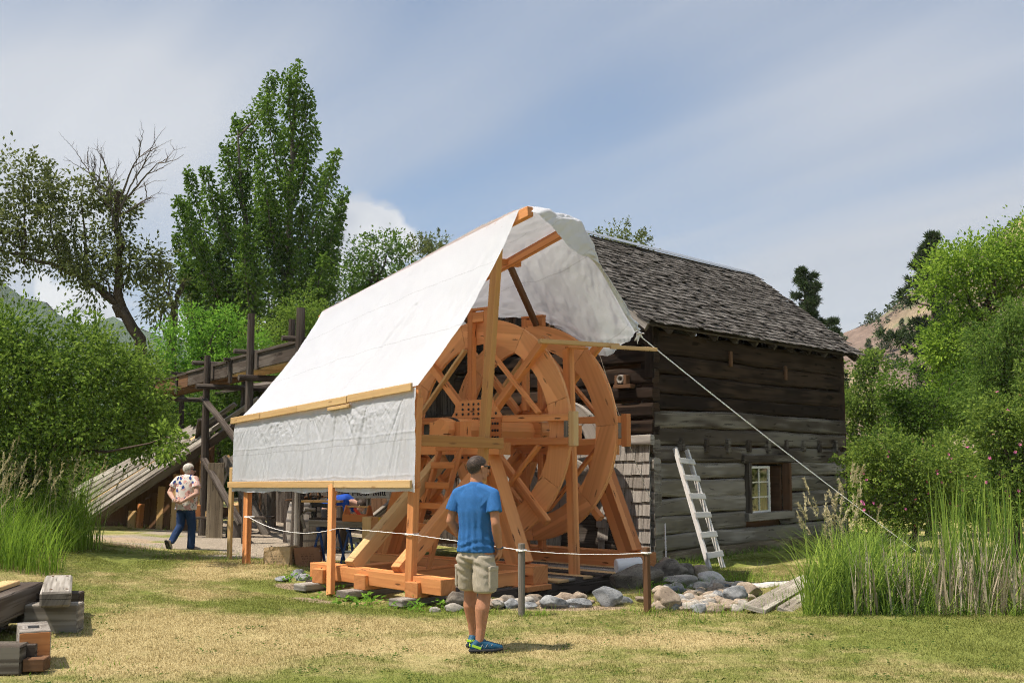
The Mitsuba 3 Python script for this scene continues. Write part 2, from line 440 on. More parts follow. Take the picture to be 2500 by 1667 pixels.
def blades(base, h, w, lean, heading, bend=0.35, segs=2, twist=None):
    """Curved tapering blades: base (n, 3), heights, widths, lean (horizontal reach), headings."""
    n = len(base)
    d = np.stack([np.cos(heading), np.sin(heading), 0 * heading], -1)
    tw = heading + np.pi / 2 if twist is None else twist
    s = np.stack([np.cos(tw), np.sin(tw), 0 * tw], -1)
    t = np.linspace(0, 1, segs + 1)
    mid = base[:, None] + d[:, None] * (lean[:, None] * t[None] ** (1 + 2 * bend))[..., None]
    mid[..., 2] += h[:, None] * (t[None] - bend * 0.45 * t[None] ** 3 * np.minimum(lean / h, 1.5)[:, None])
    half = 0.5 * w[:, None] * (1 - t[None] ** 1.6)
    L, R = mid - s[:, None] * half[..., None], mid + s[:, None] * half[..., None]
    V = np.concatenate([np.stack([L[:, :-1], R[:, :-1]], 2).reshape(n, -1, 3), mid[:, -1:]], 1)
    k = V.shape[1]
    F = []
    for i in range(segs - 1):
        F += [[2 * i, 2 * i + 1, 2 * i + 3], [2 * i, 2 * i + 3, 2 * i + 2]]
    F.append([2 * segs - 2, 2 * segs - 1, 2 * segs])
    F = (np.array(F)[None] + (np.arange(n) * k)[:, None, None]).reshape(-1, 3)
    r = rng.uniform(0, 1, n)
    uv = np.stack([np.broadcast_to(r[:, None], (n, k)), np.broadcast_to(np.concatenate([np.repeat(t[:-1], 2), [1]])[None], (n, k))], -1)
    return V.reshape(-1, 3), F, uv.reshape(-1, 2)


def sod(n, size, hmin, hmax):
    base = np.stack([rng.uniform(0, size, n), rng.uniform(0, size, n), np.full(n, -0.004)], -1)
    h = rng.uniform(hmin, hmax, n)
    return blades(base, h, rng.uniform(0.0032, 0.0062, n), h * rng.uniform(0.3, 1.3, n), rng.uniform(0, 6.283, n))


for i in range(4):
    v, f, t = sod(3400, 1.0, 0.014, 0.042)
    scene[f'lawn_sod_{i}'] = {'type': 'shapegroup', 'blades': mikit.ply((v, f), 'lawn_blade', uv=t)}
    _seen[f'lawn_sod_{i}'] = 1


def in_view(x, y, pad=1.0):
    dep, lat = x * math.cos(YAW) + y * math.sin(YAW), x * math.sin(YAW) - y * math.cos(YAW)
    return dep > 7.0 and abs(lat) < 0.46 * dep + pad


def bare(x, y):
    pit = abs(x - 12.5) < 2.0 and abs(y - 9.75) < 1.05
    bed = math.exp(-(((x - 12.4) * 0.75 + (y - 7.65) * 0.66) / 1.5) ** 2 - (((x - 12.4) * -0.66 + (y - 7.65) * 0.75) / 0.75) ** 2) > 0.55
    yard = max(math.exp(-((((x - a) * math.cos(r) + (y - b) * math.sin(r)) / s) ** 2) - ((-(x - a) * math.sin(r) + (y - b) * math.cos(r)) / q) ** 2) for a, b, s, q, r in YARD) > 0.55
    mill = x > 15.2 and y > 10.3
    deck = 9.9 < x < 15.2 and y > 9.6 and y < 13
    return pit or bed or yard or mill or deck


n = 0
for ix in range(3, 26):
    for iy in range(2, 26):
        cx, cy = ix + 0.5, iy + 0.5
        if not in_view(cx, cy) or math.hypot(cx, cy) > 24 or (math.hypot(cx, cy) > 19 and (ix + iy) % 2) or bare(cx, cy):
            continue
        z = float(ground_z(cx, cy))
        sx, sy = float(ground_z(cx + 0.4, cy) - ground_z(cx - 0.4, cy)) / 0.8, float(ground_z(cx, cy + 0.4) - ground_z(cx, cy - 0.4)) / 0.8
        k = int(rng.integers(0, 4))
        M = np.array([[1, 0, 0, ix], [0, 1, 0, iy], [sx, sy, 1, z - 0.5 * (sx + sy)], [0, 0, 0, 1.0]])
        n += 1
        scene[f'lawn_grass__{n:03d}'] = {'type': 'instance', 'group': {'type': 'ref', 'id': f'lawn_sod_{k}'}, 'to_world': T(M)}
labels['lawn_grass'] = {'label': 'short mown lawn grass with dry tan and green patches', 'category': 'grass', 'kind': 'stuff'}

# ------------------------------------------------------------------ hills


def hill(name, bumps, x0, x1, y0, y1, step, bsdf, rough, seed, near=95):
    X, Y = np.meshgrid(np.arange(x0, x1, step), np.arange(y0, y1, step), indexing='ij')
    P = np.stack([X, Y, 0 * X], -1)
    z = sum(h * bump2(X, Y, cx, cy, sa, sb, r) for cx, cy, sa, sb, r, h in bumps)
    e = np.clip((np.hypot(X, Y) - near) / 90, 0, 1)
    z = z * e * e * (3 - 2 * e)
    z = z * (0.86 + 0.28 * meshkit.fbm(P * 0.012, 4, seed)) + rough * (meshkit.fbm(P * 0.07, 4, seed + 3) - 0.5) * np.clip(z / 10, 0, 1) - 2.0
    v, f, _ = grid_mesh(np.stack([X, Y, z], -1))
    put(name, None, mikit.ply((v, f), bsdf, smooth=True), kind='structure')
    from scipy.interpolate import RegularGridInterpolator
    return RegularGridInterpolator((X[:, 0], Y[0]), z, bounds_error=False, fill_value=0)


def hill_col(p, n, uv):
    q = fbm(p.x * 0.035, p.y * 0.035, p.z * 0.05, 4)
    s = noise(p.x * 0.7, p.y * 0.7, p.z * 0.7)
    c = mix((0.155, 0.115, 0.092), (0.27, 0.222, 0.13), smoothstep(0.54, 0.70, q + 0.10 * smoothstep(24, 6, p.z)))
    c = c * (0.8 + 0.4 * s)
    sage = smoothstep(0.66, 0.74, fbm(p.x * 0.22 + 5, p.y * 0.22, 2.0, 3))
    return mix(c, (0.13, 0.14, 0.075), sage * 0.8)


def forest_col(p, n, uv):
    s = noise(p.x * 0.16, p.y * 0.16, p.z * 0.12)
    return mix((0.025, 0.05, 0.026), (0.055, 0.092, 0.048), s * 0.7 + 0.3 * fbm(p.x * 0.02, p.y * 0.02, 1.0))


plain('hill_mat', proc(hill_col), 0.95, 0.1)
plain('forest_mat', proc(forest_col), 0.95, 0.1)

hz = hill('hill', [(330, 18, 130, 114, 0.14, 77), (240, 70, 60, 45, 0.3, 9), (380, -120, 160, 120, 0.1, 60)], 60, 620, -330, 260, 5.0, 'hill_mat', 7.0, 3)
fz = hill('forested_hill', [(262, 872, 160, 160, 0.0, 140), (560, 950, 230, 170, 0.0, 118), (-150, 900, 220, 220, 0.0, 190)], -700, 1200, 300, 1400, 20.0, 'forest_mat', 30.0, 11, 450)

# ------------------------------------------------------------------ the log mill
MX, MY, MX1, MY1 = 15.45, 10.45, 22.75, 15.0          # corner towards the wheel, far corner
mill = thing('log_mill', 'old dark log mill with a wood shingle roof and gray lower logs', 'building')
LV = [-0.12, 0.19, 0.47, 0.77, 1.07, 1.37, 1.64, 1.94, 2.24, 2.54, 2.81, 3.14, 3.46, 3.88]


def hewn_log(p0, p1, w, h, bsdf, seed, parent, label=None, rough=0.018, name='log'):
    """A hand-hewn log: a rounded oblong drawn along its length, waney and adzed."""
    p0, p1 = np.asarray(p0, float), np.asarray(p1, float)
    L = np.linalg.norm(p1 - p0)
    n, m = max(6, int(L / 0.085)), 16
    th = np.arange(m + 1) * 2 * np.pi / m + np.pi / m
    e = 0.42
    cy, cz = np.sign(np.cos(th)) * np.abs(np.cos(th)) ** e, np.sign(np.sin(th)) * np.abs(np.sin(th)) ** e
    R = frame_to(p0, p1)
    s = np.linspace(0, L, n)
    Y, Z = np.broadcast_to(cy * w / 2, (n, m + 1)).copy(), np.broadcast_to(cz * h / 2, (n, m + 1)).copy()
    Q = np.stack([np.broadcast_to(s[:, None], Y.shape), Y, Z], -1)
    K = Q * A(1.6, 9, 9) + A(seed * 7.3, seed * 3.1, 0)
    d = (meshkit.fbm(K, 3, seed) - 0.5) * 2 * rough * 1.5
    wave = (meshkit.noise(np.stack([s * 0.55 + seed * 3, 0 * s, 0 * s + seed], -1), seed) - 0.5) * 0.045
    wid = 1 + (meshkit.noise(np.stack([s * 0.8, 0 * s + 5, 0 * s + seed], -1), seed) - 0.5) * 0.14
    Y = Y + d * cy
    Z = Z * wid[:, None] + d * cz + wave[:, None]
    pts = p0 + s[:, None, None] * R[:, 0] + Y[..., None] * R[:, 1] + Z[..., None] * R[:, 2]
    uv = np.stack([np.broadcast_to(s[:, None] + rng.uniform(0, 90), Y.shape), np.broadcast_to(th * (w + h) / 4, Y.shape) + rng.uniform(0, 60)], -1)
    mb = MB()
    v, f, t = grid_mesh(pts, uv)
    mb.add(v, f[:, ::-1], t)
    for k, fl in ((0, 1), (n - 1, -1)):
        c = pts[k, :-1]
        ids = np.array([[0, i, i + 1] for i in range(1, m - 1)])[:, ::fl]
        mb.add(c, ids, np.stack([600 + cy[:-1] * w / 2, cz[:-1] * h / 2], 1) + A(rng.uniform(0, 90), 0))
    return put(name, parent, mb.shape(bsdf, smooth=False), label)


WX0, WX1, WZ0, WZ1 = 18.42, 20.14, 0.62, 1.66      # opening with its frame in the side wall
lin = MB()
for xa, xb, za, zb in ((MX + 0.3, WX0, -0.05, 3.75), (WX1, MX1 - 0.3, -0.05, 3.75), (WX0, WX1, -0.05, WZ0), (WX0, WX1, WZ1, 3.75)):
    beam(lin, (xa, MY + 0.235, (za + zb) / 2), (xb, MY + 0.235, (za + zb) / 2), 0.03, zb - za)
wside = put('side_wall', mill, lin.shape('brown_wood'))
put_beam('rear_wall', mill, (MX + 0.2, MY1, 1.85), (MX1, MY1, 1.85), 0.2, 3.9, 'log_mixed')
put_beam('floor', mill, (MX + 0.3, (MY + MY1) / 2, 0.25), (MX1 - 0.2, (MY + MY1) / 2, 0.25), MY1 - MY - 0.5, 0.05, 'brown_wood')
for i in range(len(LV) - 1):
    z0, z1 = LV[i], LV[i + 1]
    b = 'log_sill' if i == 0 else 'log_gray' if i in (1, 2, 3, 4, 5) else 'log_mixed' if i in (6, 7, 8) else 'log_dark'
    zc, h = (z0 + z1) / 2, z1 - z0 - 0.004
    spans = [(MX + 0.03, MX1 - 0.03)]
    if z1 > WZ0 + 0.05 and z0 < WZ1 - 0.12:
        spans = [(MX + 0.03, WX0 + 0.02), (WX1 - 0.02, MX1 - 0.03)]
    for a, c in spans:
        ya = MY + 0.1 + rng.uniform(-0.015, 0.015)
        hewn_log((a, ya, zc), (c, ya, zc), 0.24, h, b, i + 3, wside)
# the gable wall towards the wheel, and the ends of its logs at the corner
wend = put('end_wall', mill, beam(MB(), (MX + 0.24, MY + 0.25, 1.85), (MX + 0.24, MY1 - 0.1, 1.85), 0.05, 3.8).shape('brown_wood'))
for i in range(len(LV) - 1):
    z0, z1 = LV[i] + 0.14, min(LV[i + 1] + 0.14, 3.95)
    b = 'log_gray' if i < 6 else 'log_mixed' if i < 7 else 'log_dark'
    if i < 5:   # only the corner block shows beside the shingle cladding
        hewn_log((MX + 0.13, MY - 0.01, (z0 + z1) / 2), (MX + 0.13, MY + 0.3, (z0 + z1) / 2), 0.22, z1 - z0 - 0.03, b, i + 31, wend)
        continue
    hewn_log((MX + 0.1 + rng.uniform(-0.02, 0.02), MY - 0.02, (z0 + z1) / 2), (MX + 0.1, MY1, (z0 + z1) / 2), 0.22, z1 - z0 - 0.045, b, i + 51, wend)
put_beam('corner_board', wend, (MX - 0.03, MY + 0.02, 3.05), (MX - 0.03, MY + 0.02, 3.95), 0.05, 0.16, 'log_dark', up=(0, 1, 0))
# cladding of split shingles low on the gable wall
clad = put('cladding', mill, beam(MB(), (MX + 0.02, MY + 0.28, 0.95), (MX + 0.02, MY1 - 0.1, 0.95), 0.04, 1.9).shape('dark_wood'))
cn = 0
for row in range(9):
    zt = 1.98 - row * 0.222
    y = MY + 0.03
    while y < 14.7:
        w = rng.uniform(0.10, 0.24)
        lo = zt - 0.30 + rng.uniform(-0.012, 0.012)
        if not (11.55 < y < 12.35 and row > 3) and not (row >= 5 and 10.98 < y < 11.32):   # dark openings in the wall
            put('wall_shingle', clad, beam(MB(), (MX - 0.055, y + w / 2, lo), (MX - 0.018, y + w / 2, zt), w - 0.008, 0.013, up=(-1, 0, 0), c=0.003).shape('wall_shingle_wood'))
        y += w
hewn_log((MX - 0.06, MY - 0.04, 2.03), (MX - 0.06, MY + 0.55, 2.03), 0.12, 0.16, 'wall_shingle_wood', 91, clad, name='ledge')
# ends of the floor joists through the side wall
for k, (x, z) in enumerate([(16.29, 1.96), (17.07, 1.95), (17.82, 1.95), (18.56, 1.95), (19.3, 1.945), (20.02, 1.95), (20.75, 1.96), (21.44, 1.96), (22.2, 1.96)]):
    put_beam('joist_end', wside, (x, MY - 0.075, z), (x, MY + 0.15, z), 0.10, 0.22 + 0.02 * (k % 3), 'dark_wood' if k % 2 else 'log_mixed', c=0.012)
for x, z in ((17.95, 3.52), (20.05, 3.38)):
    put_beam('cleat', wside, (x, MY - 0.045, z - 0.13), (x, MY - 0.045, z + 0.15), 0.09, 0.05, 'brown_wood', up=(0, 1, 0), c=0.015)
# window: casing, half-open sash of six panes
win = put('window', mill, beam(MB(), (WX0 + 0.05, MY + 0.15, WZ1 - 0.02), (WX1 - 0.05, MY + 0.15, WZ1 - 0.02), 0.3, 0.04).shape('brown_wood'))
put_beam('casing', win, (WX0 - 0.1, MY - 0.04, WZ1 + 0.055), (WX1 + 0.12, MY - 0.04, WZ1 + 0.055), 0.08, 0.15, 'log_mixed', c=0.01)
put_beam('casing', win, (WX0 + 0.08, MY - 0.03, WZ0 + 0.1), (WX0 + 0.08, MY - 0.03, WZ1 - 0.02), 0.08, 0.15, 'log_mixed', up=(0, 1, 0), c=0.01)
put_beam('casing', win, (WX1 - 0.1, MY - 0.02, WZ0 + 0.1), (WX1 - 0.1, MY - 0.02, WZ1 - 0.02), 0.07, 0.18, 'brown_wood', up=(0, 1, 0), c=0.01)
put_beam('sill', win, (WX0 - 0.02, MY - 0.05, WZ0 + 0.03), (WX1 + 0.05, MY - 0.05, WZ0 + 0.03), 0.10, 0.15, 'log_gray', c=0.012)
sx0, sx1, sz0, sz1, sy = 18.59, 19.34, 0.73, 1.56, MY - 0.005
for a, b_ in (((sx0, sz0), (sx1, sz0)), ((sx0, sz1), (sx1, sz1))):
    put_beam('sash_rail', win, (a[0], sy, a[1]), (b_[0], sy, b_[1]), 0.035, 0.045, 'white_paint', c=0.004)
for x in (sx0, sx1):
    put_beam('sash_stile', win, (x, sy - 0.002, sz0 - 0.02), (x, sy - 0.002, sz1 + 0.02), 0.035, 0.045, 'white_paint', up=(1, 0, 0), c=0.004)
put_beam('glazing_bar', win, ((sx0 + sx1) / 2, sy + 0.002, sz0), ((sx0 + sx1) / 2, sy + 0.002, sz1), 0.022, 0.022, 'white_paint', up=(1, 0, 0), c=0.003)
for k in (1, 2):
    z = sz0 + (sz1 - sz0) * k / 3
    put_beam('glazing_bar', win, (sx0, sy + 0.003, z), (sx1, sy + 0.003, z), 0.022, 0.022, 'white_paint', c=0.003)
scene['pane_glass'] = {'type': 'thindielectric'}
for i in range(2):
    for k in range(3):
        x0, x1 = sx0 + (sx1 - sx0) * i / 2 + 0.012, sx0 + (sx1 - sx0) * (i + 1) / 2 - 0.012
        z0, z1 = sz0 + (sz1 - sz0) * k / 3 + 0.012, sz0 + (sz1 - sz0) * (k + 1) / 3 - 0.012
        put('pane', win, mikit.ply((A([x0, sy + 0.006, z0], [x1, sy + 0.006, z0], [x1, sy + 0.006, z1], [x0, sy + 0.006, z1]), [[0, 1, 2, 3]]), 'pane_glass'))
put_beam('door_leaf', win, (19.95, MY + 0.06, 1.13), (19.95, MY + 0.30, 1.13), 0.04, 0.9, 'brown_wood')
# roof: boards, then split shingles in rows
EY, EZ, RY, RZ, RX0, RX1 = 10.14, 3.90, 12.73, 5.94, 14.86, 23.0
SL = math.hypot(RY - EY, RZ - EZ)
sd, sn = A(0, RY - EY, RZ - EZ) / SL, A(0, -(RZ - EZ), RY - EY) / SL
roof = put('roof', mill, beam(MB(), (RX0 + 0.03, (EY + RY) / 2 + 0.03, (EZ + RZ) / 2 - 0.03), (RX1 - 0.03, (EY + RY) / 2 + 0.03, (EZ + RZ) / 2 - 0.03), SL - 0.03, 0.03, up=sn).shape('dark_wood'))
put('rear_slope', roof, beam(MB(), (RX0, RY + 1.28, (EZ + RZ) / 2), (RX1, RY + 1.28, (EZ + RZ) / 2), SL, 0.05, up=sn * A(1, -1, 1)).shape('roof_shingle_wood'))
rows, made, rest = 26, 0, MB()
EXP = SL / rows
for r in range(rows):
    s0 = r * EXP
    sag = 0.012 * math.sin(r * 1.7)
    x = RX0 - rng.uniform(0, 0.1)
    while x < RX1:
        w = rng.uniform(0.09, 0.21)
        low = s0 - 0.02 + rng.uniform(-0.014, 0.009) - (0.03 if rng.random() < 0.05 else 0)
        up_ = s0 + 0.23
        lift = 0.044 + rng.uniform(0, 0.014) + (0.03 if rng.random() < 0.06 else 0)
        base = A(0, EY, EZ)
        dip = -0.05 * math.sin(math.pi * np.clip((x - RX0) / (RX1 - RX0), 0, 1)) * (r / rows) ** 2
        a = base + sd * low + sn * lift + A(x + w / 2, 0, dip + sag * 0.2)
        b_ = base + sd * min(up_, SL + 0.03) + sn * 0.014 + A(x + w / 2 + rng.uniform(-0.004, 0.004), 0, dip + sag * 0.2)
        mbx = MB() if made < 300 else rest
        beam(mbx, a, b_, w - rng.uniform(0.004, 0.012), rng.uniform(0.012, 0.019), up=sn, c=0.002)
        if made < 300:
            put('shingle', roof, mbx.shape('roof_shingle_wood'))
            made += 1
        x += w
put('shingles', roof, rest.shape('roof_shingle_wood'), kind='stuff')
put_beam('ridge_cap', roof, (RX0 - 0.05, RY - 0.05, RZ + 0.055), (RX1 + 0.02, RY - 0.05, RZ + 0.03), 0.13, 0.012, 'galvanised', up=sn, c=0.003)
put_beam('barge_board', roof, (RX0 + 0.0, EY - 0.02, EZ - 0.06), (RX0 + 0.0, RY, RZ - 0.09), 0.035, 0.13, 'gray_wood', up=sn)
put_beam('barge_board', roof, (RX0, 2 * RY - EY, EZ - 0.06), (RX0, RY, RZ - 0.09), 0.035, 0.13, 'gray_wood', up=sn * A(1, -1, 1))
for x in np.arange(15.0, 23, 0.72):
    put_beam('rafter', roof, A(x, EY + 0.05, EZ - 0.03) - sn * 0.06, A(x, RY - 0.1, RZ - 0.1) - sn * 0.06, 0.07, 0.10, 'dark_wood', up=sn)
# upright boards close the gable
gab = put('gable', mill, mikit.ply(trimesh.creation.extrude_polygon(sg.Polygon([(MY + 0.2, 3.9), (MY1 + 0.2, 3.9), (RY, RZ - 0.15)]), 0.02, engine='earcut').apply_transform(np.array([[0, 0, 1, MX + 0.1], [1, 0, 0, 0], [0, 1, 0, 0], [0, 0, 0, 1.0]])), 'brown_wood'))
for y in np.arange(MY + 0.15, MY1 + 0.3, 0.2):
    top = RZ - 0.16 - abs(y - RY) * (RZ - EZ) / (RY - EY)
    if top > 3.92:
        put_beam('gable_board', gab, (MX + 0.05, y, 3.84), (MX + 0.05, y, top), 0.03, 0.185, 'brown_wood' if rng.random() < 0.5 else 'dark_wood', up=(1, 0, 0))
for i, x in enumerate((MX1 - 0.1,)):
    for y in np.arange(MY + 0.25, MY1, 0.3):
        put_beam('rear_log', mill, (x, y - 0.15, 0.0), (x, y - 0.15, 3.9 + max(0, 1.95 - abs(y - RY) * 0.79) - 0.1), 0.2, 0.29, 'log_dark', up=(1, 0, 0))

# weathered gray ladder against the mill
lad = thing('ladder', 'pale gray wooden ladder with flat nailed rungs leaning against the mill beside the window', 'ladder')
f0, f1, t0, t1 = A(15.27, 9.28, -0.03), A(15.80, 9.36, -0.03), A(15.83, 10.26, 1.90), A(16.22, 10.28, 1.87)
put_beam('rail', lad, f0, t0, 0.05, 0.075, 'white_wood', up=(0, -1, 0.4))
put_beam('rail', lad, f1, t1, 0.05, 0.075, 'white_wood', up=(0, -1, 0.4))
for k, z in enumerate((0.23, 0.53, 0.83, 1.12, 1.41, 1.68)):
    q = z / 1.9
    a, b_ = f0 + (t0 - f0) * q, f1 + (t1 - f1) * q
    o = unit(b_ - a)
    put_beam('rung', lad, a - o * 0.06 + A(0, -0.045, 0.02), b_ + o * 0.06 + A(0, -0.045, 0.02), 0.022, 0.095, 'white_wood', up=(0, 0.35, 1))
# bearing block high on the mill corner
bb = thing('bearing_block', 'small wooden bearing block with a round eye on the mill wall below the tarp', 'bracket')
put_beam('base', bb, (MX - 0.07, 10.78, 2.93), (MX - 0.07, 11.14, 2.93), 0.14, 0.06, 'brown_wood')
put_beam('cheek', bb, (MX - 0.08, 10.9, 2.96), (MX - 0.08, 10.9, 3.12), 0.12, 0.06, 'brown_wood', up=(0, 1, 0))
put_beam('cheek', bb, (MX - 0.08, 11.08, 2.96), (MX - 0.08, 11.08, 3.12), 0.12, 0.06, 'brown_wood', up=(0, 1, 0))
put('eye', bb, lathe(MB(), [(0.03, 0), (0.075, 0), (0.08, 0.02), (0.08, 0.10), (0.07, 0.115), (0.035, 0.115), (0.03, 0.0)], (MX - 0.03, 10.99, 3.05), (-1, 0, 0), 20).shape('gray_wood', True))

# ------------------------------------------------------------------ the water wheel
WYC, WZC, WR, WW = 11.36, 2.14, 1.67, 0.37
FIR = 'fir_wood'
wheel = thing('water_wheel', 'large orange timber water wheel frame of two rims with crossed spokes, still unfinished', 'water wheel')


def felloe(a0, a1, x0, x1, inset=0.0):
    """One curved rim segment cut from straight planks: the grain runs along its chord."""
    n = 14
    th = np.linspace(a0, a1, n)
    am = (a0 + a1) / 2
    ch, rd = A(-math.sin(am), math.cos(am)), A(math.cos(am), math.sin(am))
    mb = MB()
    o = A(rng.uniform(0, 90), rng.uniform(0, 60))

    def pt(r, t, x):
        return np.stack([np.full_like(t, x), WYC + r * np.cos(t), WZC + r * np.sin(t)], -1)
    ro, ri = WR - inset, WR - WW + inset
    for x, fl in ((x0, 1), (x1, -1)):
        P = np.stack([pt(ri, th, x), pt(ro, th, x)], 1)
        q = P[..., 1:] - A(WYC, WZC)
        uv = np.stack([q @ ch, q @ rd], -1) + o
        v, f, t = grid_mesh(P, uv)
        mb.add(v, f[:, ::fl], t)
    for r, fl in ((ro, 1), (ri, -1)):
        P = np.stack([pt(r, th, x0), pt(r, th, x1)], 1)
        uv = np.stack([np.broadcast_to((th * r)[:, None], (n, 2)), np.broadcast_to(A(0, x1 - x0)[None], (n, 2))], -1) + o
        v, f, t = grid_mesh(P, uv)
        mb.add(v, f[:, ::fl], t)
    for t, fl in ((th[:1], -1), (th[-1:], 1)):
        P = np.stack([np.stack([pt(ri, t, x0)[0], pt(ro, t, x0)[0]]), np.stack([pt(ri, t, x1)[0], pt(ro, t, x1)[0]])], 0)
        v, f, t2 = grid_mesh(P, np.array([[[600, 0], [600, .3]], [[600.06, 0], [600.06, .3]]]))
        mb.add(v, f[:, ::fl], t2)
    return mb


def wheel_side(xr, s):
    """One rim with its spokes: xr = the rim's outer face, s = -1 if that face looks towards smaller x."""
    rim_in, rim_mid = xr - s * 0.062, xr - s * 0.03
    for k in range(8):
        a = k * math.pi / 4 + math.pi / 8 + (0.12 if s < 0 else -0.05)
        g = 0.0022
        put('rim_segment', wheel, felloe(a + g, a + math.pi / 4 - g, *sorted((xr, rim_mid + s * 0.0015))).shape('rim_wood'))
        b = a + math.pi / 8
        put('rim_backing', wheel, felloe(b + g, b + math.pi / 4 - g, *sorted((rim_mid - s * 0.0015, rim_in)), 0.004).shape('rim_wood'))
    xa = xr + s * 0.055                  # middle of the spokes
    C = lambda y, z, x=None: A(xa if x is None else x, WYC + y, WZC + z)
    for o in (-0.165, 0.165):            # pairs of upright and level spokes
        put_beam('spoke', wheel, C(o, 0.34), C(o, 1.80), 0.1, 0.1, FIR, up=(s, 0, 0))
        put_beam('spoke', wheel, C(o, -0.34), C(o, -1.80), 0.1, 0.1, FIR, up=(s, 0, 0))
        put_beam('spoke', wheel, C(0.34, o), C(1.80, o), 0.1, 0.1, FIR, up=(s, 0, 0))
        put_beam('spoke', wheel, C(-0.34, o), C(-1.72, o), 0.1, 0.1, FIR, up=(s, 0, 0))
    # blocks that close each pair at its end
    put_beam('spacer_block', wheel, C(-0.113, 1.70), C(0.113, 1.70), 0.1, 0.15, FIR)
    put_beam('spacer_cap', wheel, C(-0.22, 1.822), C(0.22, 1.822), 0.105, 0.035, FIR)
    put_beam('spacer_block', wheel, C(-1.68, -0.113), C(-1.68, 0.113), 0.1, 0.09, 'gray_wood', up=(0, 1, 0))
    put_beam('end_block', wheel, C(-1.772, -0.235), C(-1.772, 0.245), 0.11, 0.1, 'pine_wood' if s < 0 else FIR, up=(0, 1, 0))
    put_beam('end_block', wheel, C(1.85, -0.235), C(1.85, 0.245), 0.11, 0.1, FIR, up=(0, 1, 0))
    put_beam('spacer_cap', wheel, C(-0.22, -1.822), C(0.22, -1.822), 0.105, 0.035, FIR)
    for q in range(4):
        a = math.pi / 4 + q * math.pi / 2
        d, e = A(math.cos(a), math.sin(a)), A(-math.sin(a), math.cos(a))
        w = 0.125 if q in (1, 3) else 0.105
        put_beam('diagonal_spoke', wheel, C(*(d * 0.42)), C(*(d * 1.84)), 0.1, w, FIR, up=(s, 0, 0))
        m_ = d * 1.02
        xb = xr + s * 0.128
        put_beam('cross_brace', wheel, C(*(m_ - e * 0.70), xb), C(*(m_ + e * 0.70), xb), 0.045, 0.095, 'fir_wood' if q else 'pine_wood', up=(s, 0, 0))
    # gusset plates with their bolts
    xp = xr + s * 0.122

    def plate(poly, holes):
        P = sg.Polygon(poly)
        mm = trimesh.creation.extrude_polygon(P, 0.026, engine='earcut')
        vv = mm.vertices
        W = np.stack([xp - 0.013 + vv[:, 2], WYC + vv[:, 0], WZC + vv[:, 1]], -1)
        fv = W[mm.faces.reshape(-1)]
        uvp = np.stack([fv[:, 1], fv[:, 2]], -1) + A(rng.uniform(0, 90), rng.uniform(0, 60))
        k = put('gusset_plate', wheel, mikit.ply((fv, np.arange(len(fv)).reshape(-1, 3)), FIR, uv=uvp))
        for y, z in holes:
            put('bolt', k, lathe(MB(), [(0.0, 0.008), (0.016, 0.008), (0.019, 0.004), (0.02, -0.004)], (xp + s * 0.016, WYC + y, WZC + z), (s, 0, 0), 10).shape('steel_dark'))
    for m_ in (1, -1):
        plate([(-0.5, 0.19 * m_), (0.5, 0.19 * m_), (0.5, 0.22 * m_), (0.32, 0.46 * m_), (-0.32, 0.46 * m_), (-0.5, 0.22 * m_)],
              [(y, z * m_) for y in (-0.27, -0.15, -0.05, 0.05, 0.15, 0.27) for z in (0.25, 0.32, 0.395)] + [(0.4, 0.25 * m_), (-0.4, 0.25 * m_)])
        plate([(0.28 * m_, -0.17), (0.49 * m_, -0.17), (0.49 * m_, 0.17), (0.28 * m_, 0.17)], [(y * m_, z) for y in (0.335, 0.385, 0.435) for z in (-0.1, 0.0, 0.1)])
    put_beam('hub_plank', wheel, C(-0.28, 0, xr - s * 0.09), C(0.28, 0, xr - s * 0.09), 0.04, 0.30, FIR, up=(0, 0, 1))


wheel_side(12.30, -1)
wheel_side(13.44, 1)
put('axle', wheel, lathe(MB(), [(0, 0), (0.17, 0), (0.17, 2.7), (0, 2.7)], (11.42, WYC, WZC), (1, 0, 0), 8).shape(FIR))
for x in (11.62, 13.98):
    put('axle_band', wheel, lathe(MB(), [(0.171, 0), (0.182, 0), (0.182, 0.06), (0.171, 0.06)], (x, WYC, WZC), (1, 0, 0), 24).shape('steel_dark'))

# ------------------------------------------------------------------ the stand that carries its axle


def a_frame(st, x):
    put_beam('sill_beam', st, (x, 9.66, 0.20), (x, 13.0, 0.20), 0.30, 0.24, FIR)
    for (a, b_) in (((10.02, 0.30), (10.66, 1.80)), ((12.70, 0.30), (12.06, 1.80))):
        put_beam('leg', st, (x, *a), (x, *b_), 0.26, 0.27, FIR, up=(0, 1, 0))
    put_beam('bearing_beam', st, (x, 10.30, 1.87), (x, 12.42, 1.87), 0.24, 0.17, FIR)
    for y in (WYC - 0.26, WYC + 0.26):
        put_beam('bearing_cheek', st, (x, y, 1.96), (x, y, 2.26), 0.2, 0.14, FIR, up=(1, 0, 0))


near = thing('wheel_stand', 'orange timber stand with raking braces on a low frame in front of the wheel', 'timber frame')
a_frame(near, 11.62)
put_beam('front_sill', near, (9.62, 9.42, 0.225), (9.98, 12.30, 0.225), 0.225, 0.19, FIR)
for y, xo in ((9.93, 9.50), (11.03, 9.64), (12.02, 9.76)):
    k = put_beam('cross_sill', near, (xo, y, 0.165), (11.45, y, 0.165), 0.22, 0.185, FIR)
    put('bolt', k, lathe(MB(), [(0, 0.014), (0.02, 0.014), (0.022, 0)], (xo + 0.09, y, 0.258), (0, 0, 1), 10).shape('steel_dark'))
for y0, y1 in ((11.42, 11.5), (10.42, 10.56)):
    put_beam('raking_brace', near, (9.84 + (y0 - 11.42) * 0.1, y0, 0.32), (11.62, y1, 1.74), 0.15, 0.19, 'fir_wood' if y0 < 11 else 'pine_wood', up=(-1, 0, 1))
